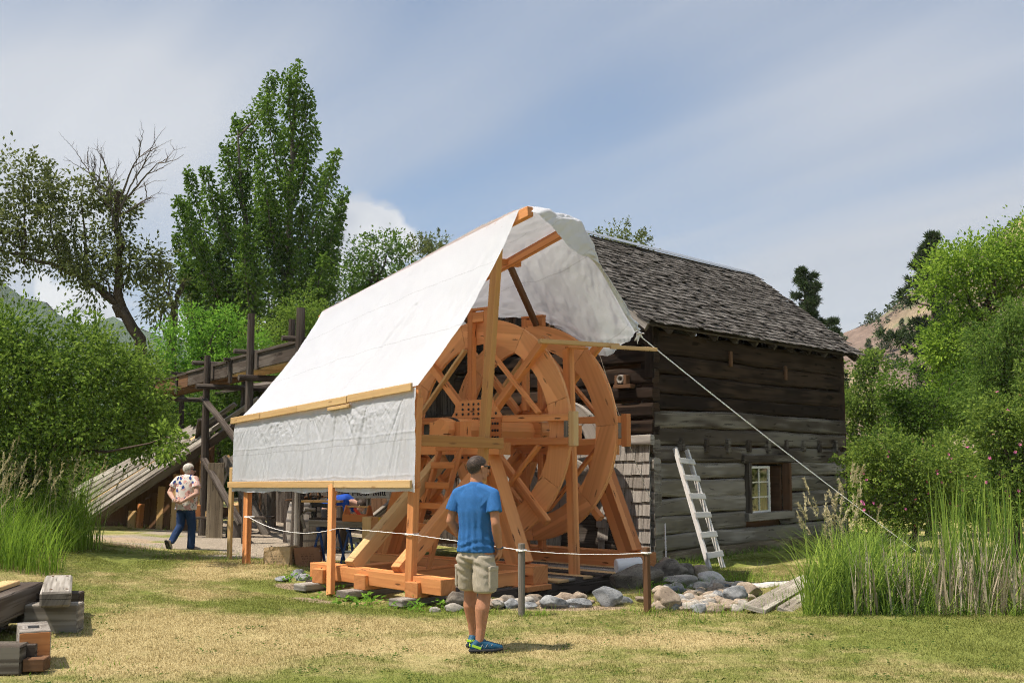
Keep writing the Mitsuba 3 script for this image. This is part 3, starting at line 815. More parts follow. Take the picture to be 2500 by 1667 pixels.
far = thing('wheel_stand', 'orange timber stand with wide slanted legs between the wheel and the mill wall', 'timber frame')
a_frame(far, 14.20)
for k, (y, xo, lab) in enumerate(((9.97, 9.28, 'nearest the standing man'), (11.08, 9.40, 'middle one of three'), (12.10, 9.52, 'beside the cardboard boxes'))):
    tag(put_beam('footing_timber', None, (xo, y, 0.028), (11.3, y, 0.028), 0.25, 0.09, 'gray_wood', c=0.012),
        f'dark weathered footing timber under the front frame of the wheel stand, {lab}', 'timber')
# low deck under the wheel
deck = thing('timber_deck', 'low deck of old planks under the water wheel', 'deck')
put_beam('rim_joist', deck, (9.9, 9.70, -0.02), (14.6, 9.70, -0.02), 0.10, 0.17, 'dark_wood')
put_beam('rim_joist', deck, (9.9, 12.4, -0.02), (14.6, 12.4, -0.02), 0.10, 0.17, 'dark_wood')
x, k = 11.9, 0
while x < 14.9:
    w = rng.uniform(0.17, 0.26)
    if not (12.66 < x + w / 2 < 12.86):
        put_beam('deck_plank', deck, (x + w / 2, 9.62 + rng.uniform(-0.04, 0.05), 0.083), (x + w / 2, 12.5, 0.083), w - 0.012, 0.035, 'pine_wood' if k % 3 == 0 else 'gray_wood' if k % 3 == 1 else 'dark_wood')
    x += w
    k += 1
tag(put_beam('timber_offcut', None, (11.5, 9.58, 0.04), (11.5, 9.95, 0.04), 0.5, 0.07, FIR), 'short orange offcut under the end of the near wheel stand', 'timber')
# the old weathered wheel ring that leans on the wall behind
ring = thing('old_wheel', 'weathered gray wooden wheel ring standing behind the new water wheel', 'wheel')
oy, oz, oR = 11.95, 1.78, 0.93
for k in range(8):
    a0, a1 = k * math.pi / 4 + 0.01, (k + 1) * math.pi / 4 - 0.01
    th = np.linspace(a0, a1, 9)
    mb = MB()
    for x, fl in ((14.86, 1), (14.98, -1)):
        P = np.stack([np.stack([np.full_like(th, x), oy + r * np.cos(th), oz + r * np.sin(th)], -1) for r in (oR - 0.3, oR)], 1)
        v, f, t = grid_mesh(P, np.stack([np.broadcast_to(th[:, None] * oR, (9, 2)), np.broadcast_to(A(0, 0.3), (9, 2))], -1))
        mb.add(v, f[:, ::fl], t)
    P = np.stack([np.stack([np.full_like(th, x), oy + oR * np.cos(th), oz + oR * np.sin(th)], -1) for x in (14.86, 14.98)], 1)
    v, f, t = grid_mesh(P, np.stack([np.broadcast_to(th[:, None] * oR, (9, 2)), np.broadcast_to(A(0, 0.12), (9, 2))], -1))
    mb.add(v, f, t)
    put('ring_segment', ring, mb.shape('wall_shingle_wood'))
for a in (0.4, 1.97):
    d = A(0, math.cos(a), math.sin(a))
    put_beam('spoke', ring, A(14.93, oy, oz) - d * 0.85, A(14.93, oy, oz) + d * 0.85, 0.08, 0.12, 'gray_wood')
# orange ladder inside the stand
tl = thing('ladder', 'orange new timber ladder leaning inside the wheel stand behind the man', 'ladder')
for a, b_ in (((10.74, 11.38, 0.05), (11.40, 11.29, 2.0)), ((10.74, 10.98, 0.05), (11.40, 10.90, 2.0))):
    put_beam('rail', tl, a, b_, 0.045, 0.085, FIR, up=(-1, 0, 0.3))
for z in (0.24, 0.52, 0.80, 1.08, 1.36, 1.64, 1.88):
    q = (z - 0.05) / 1.95
    put_beam('rung', tl, (10.74 + 0.66 * q - 0.055, 11.42 - 0.09 * q, z), (10.74 + 0.66 * q - 0.055, 10.94 - 0.08 * q, z), 0.022, 0.09, FIR)
# prop post between the rims and the strip it carries
tag(put_beam('prop_post', None, (12.75, 9.96, -0.62), (12.75, 10.075, 3.32), 0.115, 0.13, FIR), 'tall slim orange prop post standing in the pit between the wheel rims', 'post')
sb = thing('strip_board', 'pale timber strip lying on the tall prop post and pointing towards the mill corner', 'board')
put_beam('board', sb, (12.0, 10.0, 3.37), (13.2, 9.50, 3.36), 0.09, 0.06, 'pine_wood')
put_beam('board_end', sb, (13.0, 9.50, 3.33), (13.75, 9.2, 3.325), 0.04, 0.055, 'pine_wood')
put_beam('cap_block', sb, (12.6, 9.99, 3.328), (12.95, 9.88, 3.326), 0.09, 0.03, FIR)

# ------------------------------------------------------------------ the tarp shelter
from scipy.interpolate import RectBivariateSpline
E0, E1 = A(9.50, 9.86, 0), A(10.70, 15.33, 0)          # eave line, near and far end
SA = unit(E1 - E0)
SB = A(SA[1], -SA[0], 0)                               # level, in under the shelter
RT, RF = A(10.81, 9.36, 4.95), A(12.41, 15.28, 4.27)   # ridge, near tip and far end
shel = thing('tarp_shelter', 'tall work shelter of white tarpaulin over a timber frame beside the wheel', 'tarp')


def eave(s, z0, z1, out=0.0):
    p = E0 + (E1 - E0) * s - SB * out
    return A(p[0], p[1], z0 + (z1 - z0) * s)


n, m = 220, 130
S, Q = np.meshgrid(np.linspace(-0.004, 1, n), np.linspace(0, 1, m), indexing='ij')
lo = E0 + (E1 - E0) * S[..., None] + A(0, 0, 1) * (2.62 - 0.28 * S)[..., None]
hi = RT + (RF - RT) * S[..., None]
P = lo + (hi - lo) * Q[..., None]
inward = unit(A(SB[0], SB[1], -0.6))
nz = np.stack([S * 9, Q * 1.2, 0 * S], -1)
sag = 0.10 * 4 * Q * (1 - Q) * (0.75 + 0.25 * np.cos(S * 6.0)) + 0.035 * (np.abs(np.sin(S * 8.5)) * (1 - Q) ** 3)
wr = 0.07 * (meshkit.fbm(nz, 3, 2) - 0.5) + 0.034 * (meshkit.fbm(nz * A(4, 1.6, 1) + Q[..., None] * A(2.5, 0, 0), 3, 9) - 0.5) + 0.02 * (meshkit.fbm(np.stack([S * 14, Q * 9, 0 * S], -1), 2, 21) - 0.5) + 0.012 * (meshkit.fbm(np.stack([S * 60 + Q * 14, Q * 5, 0 * S], -1), 2, 31) - 0.5)
diag = np.exp(-(((S - 0.30 - 0.20 * (0.55 - Q)) / 0.008) ** 2)) * (Q < 0.62) * 0.018
P = P + inward * (sag + wr * (0.35 + np.minimum(Q, 1 - Q) * 1.6) + diag)[..., None]
uv = np.stack([S * 6.4, Q * 2.9], -1)
v, f, t = grid_mesh(P, uv)
put('tarp_slope', shel, mikit.ply((v, f), 'tarp_cloth', smooth=True, uv=t), 'taut white tarp slope over the left side of the shelter')
# the wall tarp hanging between the two battens, gathered in pleats at its nails
n, m = 330, 110
S, Q = np.meshgrid(np.linspace(0.0, 0.992, n), np.linspace(0, 1, m), indexing='ij')
zt, zb = 2.60 - 0.28 * S, 1.33 - 0.135 * S + 0.012 * np.sin(S * 21) + 0.006 * np.sin(S * 55)
pl, wt = 0, 1e-6
for c, z0, k in ((0.02, -0.15, 1.0), (0.20, -0.10, 0.8), (0.36, -0.12, 1.0), (0.53, -0.08, 1.1), (0.70, -0.14, 0.8), (0.86, -0.10, 1.1), (0.99, -0.2, 0.7)):
    a_ = np.arctan2((S - c) * 4.6, Q - z0)
    r_ = np.hypot((S - c) * 4.6, Q - z0)
    rid = 1 - np.abs(2 * meshkit.fbm(np.stack([a_ * 9 + c * 40, r_ * 0.9, 0 * S + c * 9], -1), 2, 3) - 1)
    fin = 1 - np.abs(2 * meshkit.fbm(np.stack([a_ * 26 + c * 40, r_ * 1.6, 0 * S + c * 9], -1), 2, 13) - 1)
    w_ = np.exp(-(a_ / 0.8) ** 2) / (0.15 + np.abs(S - c) * 3) * k
    pl, wt = pl + w_ * (0.036 * (rid - 0.6) + 0.014 * (fin - 0.6)), wt + w_
pl = pl / wt
crump = np.exp(-((S - 0.70) / 0.14) ** 2 - ((Q - 0.18) / 0.2) ** 2) + np.exp(-((S - 0.22) / 0.12) ** 2 - ((Q - 0.15) / 0.25) ** 2) + 0.18
cr = 0.020 * (meshkit.fbm(np.stack([S * 70, Q * 22, 0 * S], -1), 3, 4) - 0.5) * crump + 0.03 * (meshkit.fbm(np.stack([S * 5, Q * 1.2, 0 * S], -1), 2, 14) - 0.5)
fold = 0.004 * np.exp(-((Q - 0.42) / 0.008) ** 2) + 0.004 * np.exp(-((Q - 0.84) / 0.008) ** 2)
off = (pl + cr) * np.minimum(1, Q * 6) * np.where(Q > 0.93, 1.0, np.minimum(1, (0.95 - Q) * 8 + 0.25)) + fold
P = E0 + (E1 - E0) * S[..., None] - SB * (0.012 + off)[..., None] + A(0, 0, 1) * (zt + (zb - zt) * Q)[..., None]
v, f, t = grid_mesh(P, np.stack([S * 6.4, Q * 1.3 + 0.4], -1))
put('tarp_wall', shel, mikit.ply((v, f), 'tarp_cloth', smooth=True, uv=t), 'creased white tarp wall hanging between two battens')
# the loose side: over the purlin, then down and out to two tied corners
ctl = np.array([
    [[10.83, 9.30, 4.93], [10.86, 8.97, 4.80], [11.14, 8.92, 4.62], [11.62, 8.95, 4.42], [12.40, 9.27, 4.38], [14.02, 9.80, 3.68]],
    [[10.87, 9.33, 4.99], [11.22, 9.12, 4.97], [11.66, 9.06, 4.95], [12.22, 9.22, 4.72], [13.05, 9.50, 4.22], [14.12, 9.82, 3.645]],
    [[11.02, 10.0, 4.93], [11.45, 9.9, 4.90], [11.86, 9.72, 4.86], [12.50, 9.86, 4.60], [13.25, 10.0, 4.05], [14.02, 10.1, 3.42]],
    [[11.12, 10.5, 4.87], [11.58, 10.5, 4.83], [12.00, 10.30, 4.76], [12.62, 10.42, 4.50], [13.28, 10.42, 3.92], [13.86, 10.33, 3.32]],
    [[11.40, 11.5, 4.74], [11.86, 11.4, 4.70], [12.26, 11.2, 4.60], [12.80, 11.25, 4.42], [13.36, 11.28, 4.12], [13.78, 11.30, 3.88]],
    [[11.86, 13.2, 4.53], [12.3, 13.05, 4.46], [12.70, 12.9, 4.34], [13.15, 12.95, 4.22], [13.55, 13.05, 4.12], [13.85, 13.11, 4.06]],
    [[12.43, 15.3, 4.29], [12.85, 15.1, 4.20], [13.20, 14.9, 4.02], [13.5, 14.95, 3.96], [13.8, 15.0, 3.9], [14.0, 15.0, 3.86]]])
us, vs = np.array([0, 0.10, 0.22, 0.34, 0.52, 0.76, 1.0]), np.linspace(0, 1, 6)
n, m = 170, 130
u_, v_ = np.linspace(0, 1, n) ** 1.25, np.linspace(0, 1, m)
P = np.stack([RectBivariateSpline(us, vs, ctl[..., k], kx=3, ky=2, s=0.0004)(u_, v_) for k in range(3)], -1)
U, V = np.meshgrid(u_, v_, indexing='ij')
N = np.cross(np.gradient(P, axis=0), np.gradient(P, axis=1))
N /= np.linalg.norm(N, axis=-1, keepdims=True) + 1e-9
dc = np.linalg.norm(P - A(14.12, 9.82, 3.645), axis=-1)
dk = np.linalg.norm(P - A(13.78, 11.3, 3.88), axis=-1)
ang = np.arctan2(U - 0.10, 1.02 - V)
ang2 = np.arctan2(U - 0.52, 1.02 - V)
wr = 0.030 * np.sin(ang * 17 + 2 * np.sin(ang * 5)) * np.exp(-dc / 0.55) * np.minimum(1, dc * 6) + 0.024 * np.sin(ang2 * 15 + 1) * np.exp(-dk / 0.4) * np.minimum(1, dk * 6)
K = np.stack([U * 6, V * 4, 0 * U], -1)
edge = np.minimum(1, V * 4)
wr = wr + (0.14 * (meshkit.fbm(K, 3, 6) - 0.5) + 0.07 * (meshkit.fbm(K * 3.3, 3, 16) - 0.5) + 0.022 * (1 - np.abs(2 * meshkit.fbm(K * A(7, 4, 1), 2, 36) - 1))) * edge + 0.05 * np.exp(-((U - 0.2) / 0.08) ** 2) * (meshkit.fbm(K * 6, 3, 26) - 0.5)
P = P + N * wr[..., None]
v, f, t = grid_mesh(P, np.stack([U * 6.4, V * 3.3], -1))
put('tarp_flap', shel, mikit.ply((v, f), 'tarp_cloth', smooth=True, uv=t), 'loose white tarp hanging in folds over the right side of the shelter')
# timbers of the shelter
ra = unit(RF - RT)
put_beam('ridge_beam', shel, RT - ra * 0.24 - A(-0.04, 0, 0.085), RF + ra * 0.12 - A(-0.04, 0, 0.10), 0.09, 0.13, 'fir_wood')
put_beam('ridge_batten', shel, RT + ra * 1.5 + A(0.12, 0, 0.015), RT + ra * 4.4 + A(0.12, 0, 0.02), 0.08, 0.035, 'gray_wood')
put_beam('purlin', shel, A(11.72, 9.10, 4.86), A(13.0, 13.85, 4.02), 0.08, 0.12, 'fir_wood')
put_beam('purlin_block', shel, A(11.98, 10.75, 4.58), A(12.34, 10.65, 4.58), 0.09, 0.09, 'fir_wood')
for a, b_ in ((A(12.16, 10.72, 4.60), A(13.45, 11.25, 3.80)), (A(12.42, 12.4, 4.25), A(13.6, 12.75, 3.95))):
    put_beam('strut', shel, a, b_, 0.07, 0.10, 'brown_wood')
put_beam('tie_board', shel, A(9.72, 10.12, 1.965), A(11.06, 9.84, 1.93), 0.045, 0.145, 'amber_wood')
put_beam('ridge_post', shel, A(10.90, 10.22, -0.05), A(10.92, 9.80, 4.72), 0.075, 0.175, 'amber_wood', up=(0.3, 1, 0), label='tall leaning post under the near end of the ridge')
for s in (0.35, 0.68, 0.97):
    p = E0 + (E1 - E0) * s
    put_beam('rafter', shel, A(p[0], p[1], 2.40 - 0.28 * s) + SB * 0.22, RT + (RF - RT) * s - A(0, 0, 0.42) + SB * 0.02, 0.05, 0.10, 'fir_wood')
put_beam('eave_rail', shel, eave(-0.0, 2.53, 2.28, -0.045), eave(1.0, 2.53, 2.28, -0.045), 0.045, 0.11, 'fir_wood')
put_beam('low_rail', shel, eave(0.0, 1.41, 1.29, -0.045), eave(1.0, 1.41, 1.29, -0.045), 0.045, 0.09, 'fir_wood')
for a, b_, o, dz in ((0.008, 0.30, 0.045, 0.0), (0.302, 0.57, 0.05, -0.008), (0.572, 0.80, 0.045, -0.006), (0.802, 1.004, 0.05, -0.004)):
    put_beam('upper_batten', shel, eave(a, 2.61, 2.335, o) + A(0, 0, dz), eave(b_, 2.61, 2.335, o) + A(0, 0, dz), 0.034, 0.10, 'pine_wood')
put_beam('batten_end', shel, eave(0.29, 2.515, 2.24, 0.05), eave(0.40, 2.515, 2.24, 0.05), 0.03, 0.045, 'pine_wood')
put_beam('lower_batten', shel, eave(0.006, 1.43, 1.31, 0.05), eave(0.36, 1.43, 1.31, 0.05), 0.034, 0.095, 'pine_wood')
put_beam('lower_batten', shel, eave(0.362, 1.432, 1.31, 0.05), eave(1.016, 1.432, 1.31, 0.05), 0.034, 0.095, 'pine_wood')
put_beam('post', shel, (9.60, 10.05, 0.12), (9.66, 10.02, 2.5), 0.10, 0.115, FIR, up=(0, 1, 0))
put_beam('post', shel, (9.58, 11.52, -0.03), (9.915, 11.92, 1.38), 0.085, 0.085, 'fir_wood', up=(0, 1, 0))
put_beam('post', shel, (10.50, 14.65, -0.02), (10.80, 15.07, 2.2), 0.09, 0.11, FIR, up=(0, 1, 0))
put_beam('post', shel, (10.93, 15.72, -0.02), (10.86, 15.60, 1.58), 0.05, 0.09, 'pine_wood', up=(0, 1, 0))
# ropes
def sagging(a, b, sag, n=24):
    s = np.linspace(0, 1, n)[:, None]
    return A(*a) * (1 - s) + A(*b) * s - A(0, 0, 1) * 4 * sag * s * (1 - s)


gr = thing('guy_rope', 'taut white rope running from the tarp corner down to the right past the mill wall', 'rope')
put('line', gr, tube(MB(), sagging((14.12, 9.82, 3.645), (17.4, 6.45, 0.0), 0.05), 0.0065, 6).shape('rope_white', True))
kn = MB()
for k in range(7):
    d = unit(rng.normal(size=3) + A(-0.2, -0.4, -0.2))
    c = A(14.14, 9.79, 3.63)
    tube(kn, [c - d * 0.045, c + d * 0.02 + rng.normal(size=3) * 0.015, c + d * (0.06 + 0.07 * rng.random()) - A(0, 0, 0.03)], [0.012, 0.017, 0.006], 6)
put('knot', gr, kn.shape('rope_white', True))
put_beam('stake', gr, (17.4, 6.45, -0.1), (17.36, 6.5, 0.2), 0.04, 0.04, 'gray_wood')
cord = thing('cord', 'thin cord hanging from the lower tarp corner down the mill corner', 'cord')
put('line', cord, tube(MB(), sagging((13.86, 10.33, 3.32), (15.35, 10.42, 1.05), 0.1), 0.005, 5).shape('rope_white', True))
put('tail', cord, tube(MB(), sagging((14.9, 9.86, 0.72), (14.85, 9.82, 0.16), -0.05), 0.012, 5).shape('rope_white', True))
bp1 = tag(put('barrier_post', None, tube(MB(), [(9.63, 8.29, -0.1), (9.625, 8.285, 0.2), (9.632, 8.29, 0.5), (9.628, 8.288, 0.79)], [0.040, 0.038, 0.041, 0.039], 12).shape('gray_wood')), 'round gray barrier post standing in front of the stones to the right of the man', 'post')
bp2 = tag(put_beam('barrier_post', None, (10.73, 7.35, -0.1), (10.71, 7.35, 0.735), 0.065, 0.07, 'brown_wood', up=(0, 1, 0)), 'square brown barrier post at the corner of the rope line by the stone bed', 'post')
br = thing('barrier_rope', 'white barrier rope strung along the shelter posts and past the man to the square post', 'rope')
pts = [(10.47, 14.57, 0.83), (9.66, 11.47, 0.83), (9.54, 9.99, 0.82), (9.60, 8.25, 0.72), (10.71, 7.32, 0.675)]
for (a, b_), sg_ in zip(zip(pts[:-1], pts[1:]), (0.14, 0.0, 0.0, 0.03)):
    put('line', br, tube(MB(), sagging(a, b_, sg_), 0.0048, 6).shape('rope_white', True))
for (x, y, z), rx, ry in ((pts[0], 0.062, 0.062), (pts[2], 0.068, 0.062), (pts[3], 0.046, 0.046), (pts[4], 0.042, 0.046)):
    cx, cy = {pts[0]: (10.54, 14.65), pts[2]: (9.615, 10.045), pts[3]: (9.629, 8.288), pts[4]: (10.712, 7.35)}[(x, y, z)]
    th = np.linspace(0, 2 * np.pi, 17)
    mb = MB()
    for k in range(2):
        rr = (np.maximum(np.abs(np.cos(th)), np.abs(np.sin(th))) ** -0.7)[:, None]
        tube(mb, np.stack([cx + rx * np.cos(th) * rr[:, 0], cy + ry * np.sin(th) * rr[:, 0], 0 * th + z - 0.008 + 0.011 * k], -1), 0.0058, 6, cap=False)
    put('wrap', br, mb.shape('rope_white', True))

# ------------------------------------------------------------------ flume on its trestle
fl = thing('flume_trestle', 'old dark wooden flume carried on a trestle of round posts behind the shelter', 'flume')
FA, FD = A(16.25, 26.96, 3.42), A(-0.2924, -0.9563, 0.0074)
FN = A(0.9563, -0.2924, 0)                         # level, away from the viewer's side
fp = lambda s, n=0.0, z=0.0: FA + FD * s + FN * n + A(0, 0, z)
cuts = [-0.6, 3.2, 6.3, 10.6, 15.2]
for i in range(4):
    a, b_ = cuts[i] + 0.01, cuts[i + 1] - 0.01
    lift = (0.0, 0.03, 0.08, 0.10)[i]
    for nn in (0.0, 0.62):
        put_beam('side_board', fl, fp(a, nn, 0.15 + lift), fp(b_, nn, 0.16 + lift), 0.045, 0.30, 'dark_wood' if i else 'brown_wood', up=(0, 0, 1))
        put_beam('top_rail', fl, fp(a, nn - 0.02, 0.325 + lift), fp(b_, nn - 0.02, 0.335 + lift), 0.085, 0.06, 'dark_wood')
    for w in (0.16, 0.46):
        put_beam('floor_plank', fl, fp(a, w, -0.015 + lift), fp(b_, w, -0.005 + lift), 0.28, 0.035, 'pine_wood' if i > 1 else 'brown_wood')
for s, top, dia in ((-0.1, 0.40, 0.075), (5.15, 0.60, 0.085), (8.15, 1.22, 0.085), (10.95, 1.0, 0.095)):
    for nn in (-0.13, 0.76):
        p = fp(s, nn)
        tp = top * (1.0 if nn < 0 else 0.95)
        put('post', fl, tube(MB(), [(p[0], p[1], -0.1), (p[0] + 0.02, p[1], 1.2), (p[0] - 0.01, p[1], 2.4), (p[0], p[1], p[2] + tp)], [dia * 1.25, dia * 1.15, dia, dia * 0.85], 9).shape('dark_wood'))
    put('yoke', fl, tube(MB(), [fp(s - 0.09, -0.45, 0.43), fp(s - 0.09, 1.0, 0.43)], 0.05, 8).shape('dark_wood'))
    put('bearer', fl, tube(MB(), [fp(s + 0.1, -0.4, -0.12), fp(s + 0.1, 1.3, -0.12)], 0.065, 8).shape('dark_wood'))
    put_beam('cleat', fl, fp(s + 0.15, -0.045, 0.05), fp(s + 0.15, -0.045, 0.42), 0.10, 0.05, 'dark_wood', up=(1, 0, 0))
for s in (2.3, 6.6):
    put_beam('yoke', fl, fp(s, -0.2, 0.40), fp(s, 0.9, 0.40), 0.09, 0.06, 'dark_wood')
    put_beam('cleat', fl, fp(s, -0.05, -0.12), fp(s, -0.05, 0.42), 0.10, 0.05, 'dark_wood', up=(1, 0, 0))
for a, b_ in (((5.1, -0.2, -0.35), (8.0, 0.1, -1.9)), ((5.0, -0.2, -0.85), (2.6, 0.3, -2.5)), ((8.1, 0.72, -0.3), (5.3, 0.75, -2.6)), ((5.3, -0.2, -1.75), (8.0, -0.18, -3.1))):
    put_beam('diagonal_brace', fl, fp(*a), fp(*b_), 0.06, 0.14, 'dark_wood', up=tuple(FN))

# ------------------------------------------------------------------ lean-to with a roof of loose planks
ln = thing('lean_to', 'low lean-to with a sloping roof of loose weathered planks behind the tall grass', 'shed')
F0, F1, B0, B1 = A(13.8, 25.68, 0.20), A(14.72, 21.9, 2.19), A(14.51, 27.9, 0.80), A(15.85, 24.72, 2.36)
N_ = unit(np.cross(F1 - F0, B0 - F0))
N_ = N_ if N_[2] > 0 else -N_
k = 0
s = 0.03
while s < 1:
    w = rng.uniform(0.055, 0.10)
    c = min(s + w / 2, 0.99)
    a, b_ = F0 + (B0 - F0) * c, F1 + (B1 - F1) * c
    d = b_ - a
    q0, q1 = rng.uniform(-0.03, 0.08) if k else -0.02, rng.uniform(0.90, 1.06) if k else 1.0
    wid = np.linalg.norm(B0 - F0) * w * rng.uniform(0.72, 0.98)
    put_beam('roof_plank', ln, a + d * q0 + N_ * (0.05 + 0.045 * (k % 2) + rng.uniform(0, 0.03)), a + d * q1 + N_ * (0.05 + 0.045 * (k % 2) + rng.uniform(0, 0.04)), wid, rng.uniform(0.03, 0.055), 'pine_wood' if k == 4 else 'mossy_plank', up=N_)
    s += w
    k += 1
put_beam('edge_beam', ln, F0 - (F1 - F0) * 0.02 - N_ * 0.06, F1 + (F1 - F0) * 0.14 - N_ * 0.06, 0.10, 0.19, 'dark_wood', up=N_)
put_beam('edge_beam', ln, B0 - N_ * 0.06, B1 + (B1 - B0) * 0.3 - N_ * 0.06, 0.10, 0.19, 'dark_wood', up=N_)
for q in (0.25, 0.6, 0.93):
    put_beam('purlin', ln, F0 + (F1 - F0) * q - N_ * 0.03, B0 + (B1 - B0) * q - N_ * 0.03, 0.08, 0.08, 'dark_wood', up=N_)
for a, b_ in ((1.0, 1.45), (1.0, 1.42)):
    pass
put_beam('bare_rafter', ln, F1 + (B1 - F1) * 0.35, F1 + (B1 - F1) * 0.35 + (F1 - F0) * 0.42, 0.06, 0.11, 'mossy_plank', up=N_)
put_beam('bare_rafter', ln, F1 + (B1 - F1) * 0.8, F1 + (B1 - F1) * 0.8 + (F1 - F0) * 0.35, 0.06, 0.11, 'mossy_plank', up=N_)
k = 0
g0, g1 = A(14.93, 25.9, 0), A(15.35, 23.1, 0)
s = 0.02
while s < 1.0:
    w = rng.uniform(0.07, 0.105)
    c = s + w / 2
    a = g0 + (g1 - g0) * c
    tp = 0.30 + 1.68 * c
    put_beam('wall_board', ln, A(a[0], a[1], -0.03), A(a[0] + 0.05 + rng.uniform(-0.03, 0.03), a[1] + rng.uniform(-0.05, 0.05), tp), np.linalg.norm(g1 - g0) * w * 0.94, 0.035, ('pine_wood', 'fir_wood', 'brown_wood', 'brown_wood', 'pine_wood', 'brown_wood')[k % 6], up=unit(A(g1[1] - g0[1], g0[0] - g1[0], 0)))
    s += w
    k += 1
for k in range(14):
    c = (k + 0.5) / 14
    a = B0 + (B1 - B0) * c
    put_beam('back_board', ln, A(a[0] + 0.1, a[1] - 0.1, -0.1), A(a[0] + 0.1, a[1] - 0.1, a[2] - 0.05), 0.255, 0.03, 'brown_wood', up=unit(A(B1[1] - B0[1], B0[0] - B1[0], 0)))
tag(put_beam('board', None, (14.30, 21.15, -0.03), (14.45, 21.35, 1.62), 0.36, 0.04, 'log_sill', up=(0.66, 0.6, 0)), 'wide pale board leaning upright just right of the woman in the floral shirt', 'board')

# dark plank shed behind the work yard
ps = thing('plank_shed', 'dark old plank shed in shadow behind the work yard', 'shed')
q0, q1 = A(15.62, 15.12, 0), A(19.3, 27.2, 0)
qd = unit(q1 - q0)
qn = A(-qd[1], qd[0], 0)
put_beam('back_board', ps, q0 + A(0.35, 0, 1.9), q1 + A(0.35, 0, 1.9), 0.04, 3.8, 'brown_wood')
L = np.linalg.norm(q1 - q0)
s = 0.0
while s < L:
    w = rng.uniform(0.16, 0.3)
    p = q0 + qd * (s + w / 2)
    put_beam('wall_board', ps, p + A(0.2, 0, -0.05), p + A(0.2 + rng.uniform(-0.03, 0.03), 0, 3.75), w - 0.012, 0.03, ('brown_wood', 'dark_wood', 'dark_wood')[int(rng.integers(0, 3))], up=qn)
    s += w
put_beam('eave_beam', ps, q0 + A(0.05, 0, 2.5), q1 + A(0.05, 0, 2.5), 0.14, 0.16, 'dark_wood')
put_beam('roof', ps, (q0 + q1) / 2 + A(-0.2, -0.1, 3.75) - qd * 6.2, (q0 + q1) / 2 + A(-0.2, -0.1, 3.75) + qd * 6.4, 1.6, 0.06, 'dark_wood', up=(-0.25, 0.1, 1))

# ------------------------------------------------------------------ work yard under the shelter
def pole(name, label, x, y, r, h, tilt=(0, 0)):
    return tag(put(name, None, tube(MB(), [(x, y, -0.1), (x + tilt[0] * 0.5, y + tilt[1] * 0.5, h / 2), (x + tilt[0], y + tilt[1], h)], [r * 1.12, r, r * 0.9], 10).shape('gray_wood')), label, 'post')


pole('pole', 'weathered round pole standing in front of the gray barrel', 12.62, 16.13, 0.05, 3.0)
pole('pole', 'round weathered pole with a slanted brace left of the barrel', 17.45, 23.33, 0.11, 3.4, (0.0, 0.1))
pole('pole', 'thin gray pole beside the sawn stump', 15.6, 21.9, 0.06, 2.9)
tag(put_beam('slanted_beam', None, (17.2, 22.6, 0.9), (16.0, 23.4, 2.5), 0.12, 0.16, 'gray_wood'), 'gray slanted beam seen under the tarp hem left of the barrel', 'beam')
for k, (x, y, b) in enumerate(((15.7, 21.15, 'gray_wood'), (15.85, 21.4, 'pine_wood'), (15.6, 21.0, 'gray_wood'))):
    tag(put_beam('plank', None, (x, y, 0), (x - 0.35 - 0.1 * k, y + 1.0, 1.75), 0.2, 0.035, b, up=(0.7, 0.6, 0.2)), ('wide gray plank leaning in the shade behind the orange shelter post', 'pale narrow plank leaning between two gray planks under the tarp', 'lower gray plank leaning in the shade left of the barrel')[k], 'plank')
bl = thing('barrel', 'large weathered gray wooden barrel with dark hoops and a reddish board lid', 'barrel')
bx, by = 13.72, 17.25
prof = lambda t: 0.310 + 0.070 * math.sin(math.pi * t)
NS = 18
for i in range(NS):
    a0, a1 = i * 2 * math.pi / NS + 0.008, (i + 1) * 2 * math.pi / NS - 0.008
    th = np.linspace(a0, a1, 4)
    hh = np.linspace(0, 1, 9)
    P = np.array([[[bx + prof(t) * math.cos(a), by + prof(t) * math.sin(a), -0.01 + t * 0.91] for a in th] for t in hh])
    mb = MB()
    v, f, t = grid_mesh(P, np.stack(np.broadcast_arrays(hh[:, None], th[None] * 0.36), -1) + A(rng.uniform(0, 90), rng.uniform(0, 60)))
    mb.add(v, f[:, ::-1], t)
    put('stave', bl, mb.shape('barrel_wood', True))
for z in (0.055, 0.19, 0.34, 0.57, 0.73, 0.86):
    t0_, t1_ = z / 0.91 - 0.02, z / 0.91 + 0.02
    put('hoop', bl, lathe(MB(), [(prof(t0_) + 0.003, z - 0.02), (prof(t0_) + 0.009, z - 0.02), (prof(t1_) + 0.009, z + 0.02), (prof(t1_) + 0.003, z + 0.02)], (bx, by, -0.01), sides=32).shape('hoop_steel', True))
put('head', bl, lathe(MB(), [(0.0, 0.87), (0.305, 0.87)], (bx, by, 0), sides=28).shape('barrel_wood'))
put('bung', bl, lathe(MB(), [(0, 0.012), (0.025, 0.012), (0.03, 0)], (bx - 0.375 * 0.95, by - 0.12, 0.40), (-0.95, -0.3, 0), 10).shape('brown_wood'))
for k in range(3):
    put_beam('lid_board', bl, A(bx - 0.22 + 0.15 * k, by + 0.33 - 0.1 * k, 0.925), A(bx - 0.03 + 0.15 * k, by - 0.2 - 0.1 * k, 1.01), 0.15, 0.02, 'brown_wood')
# sawn stump
st = thing('stump', 'sawn tree stump used as a chopping block behind the thin shelter post', 'stump')
put('bark', st, tube(MB(), [(14.85, 21.05, -0.03), (14.83, 21.03, 0.16), (14.85, 21.05, 0.33)], [0.28, 0.25, 0.245], 16, cap=False).shape('dead_bark', True))
put('cut_face', st, lathe(MB(), [(0.245, 0.0), (0.0, 0.004)], (14.85, 21.05, 0.328), sides=20).shape('gray_wood'))
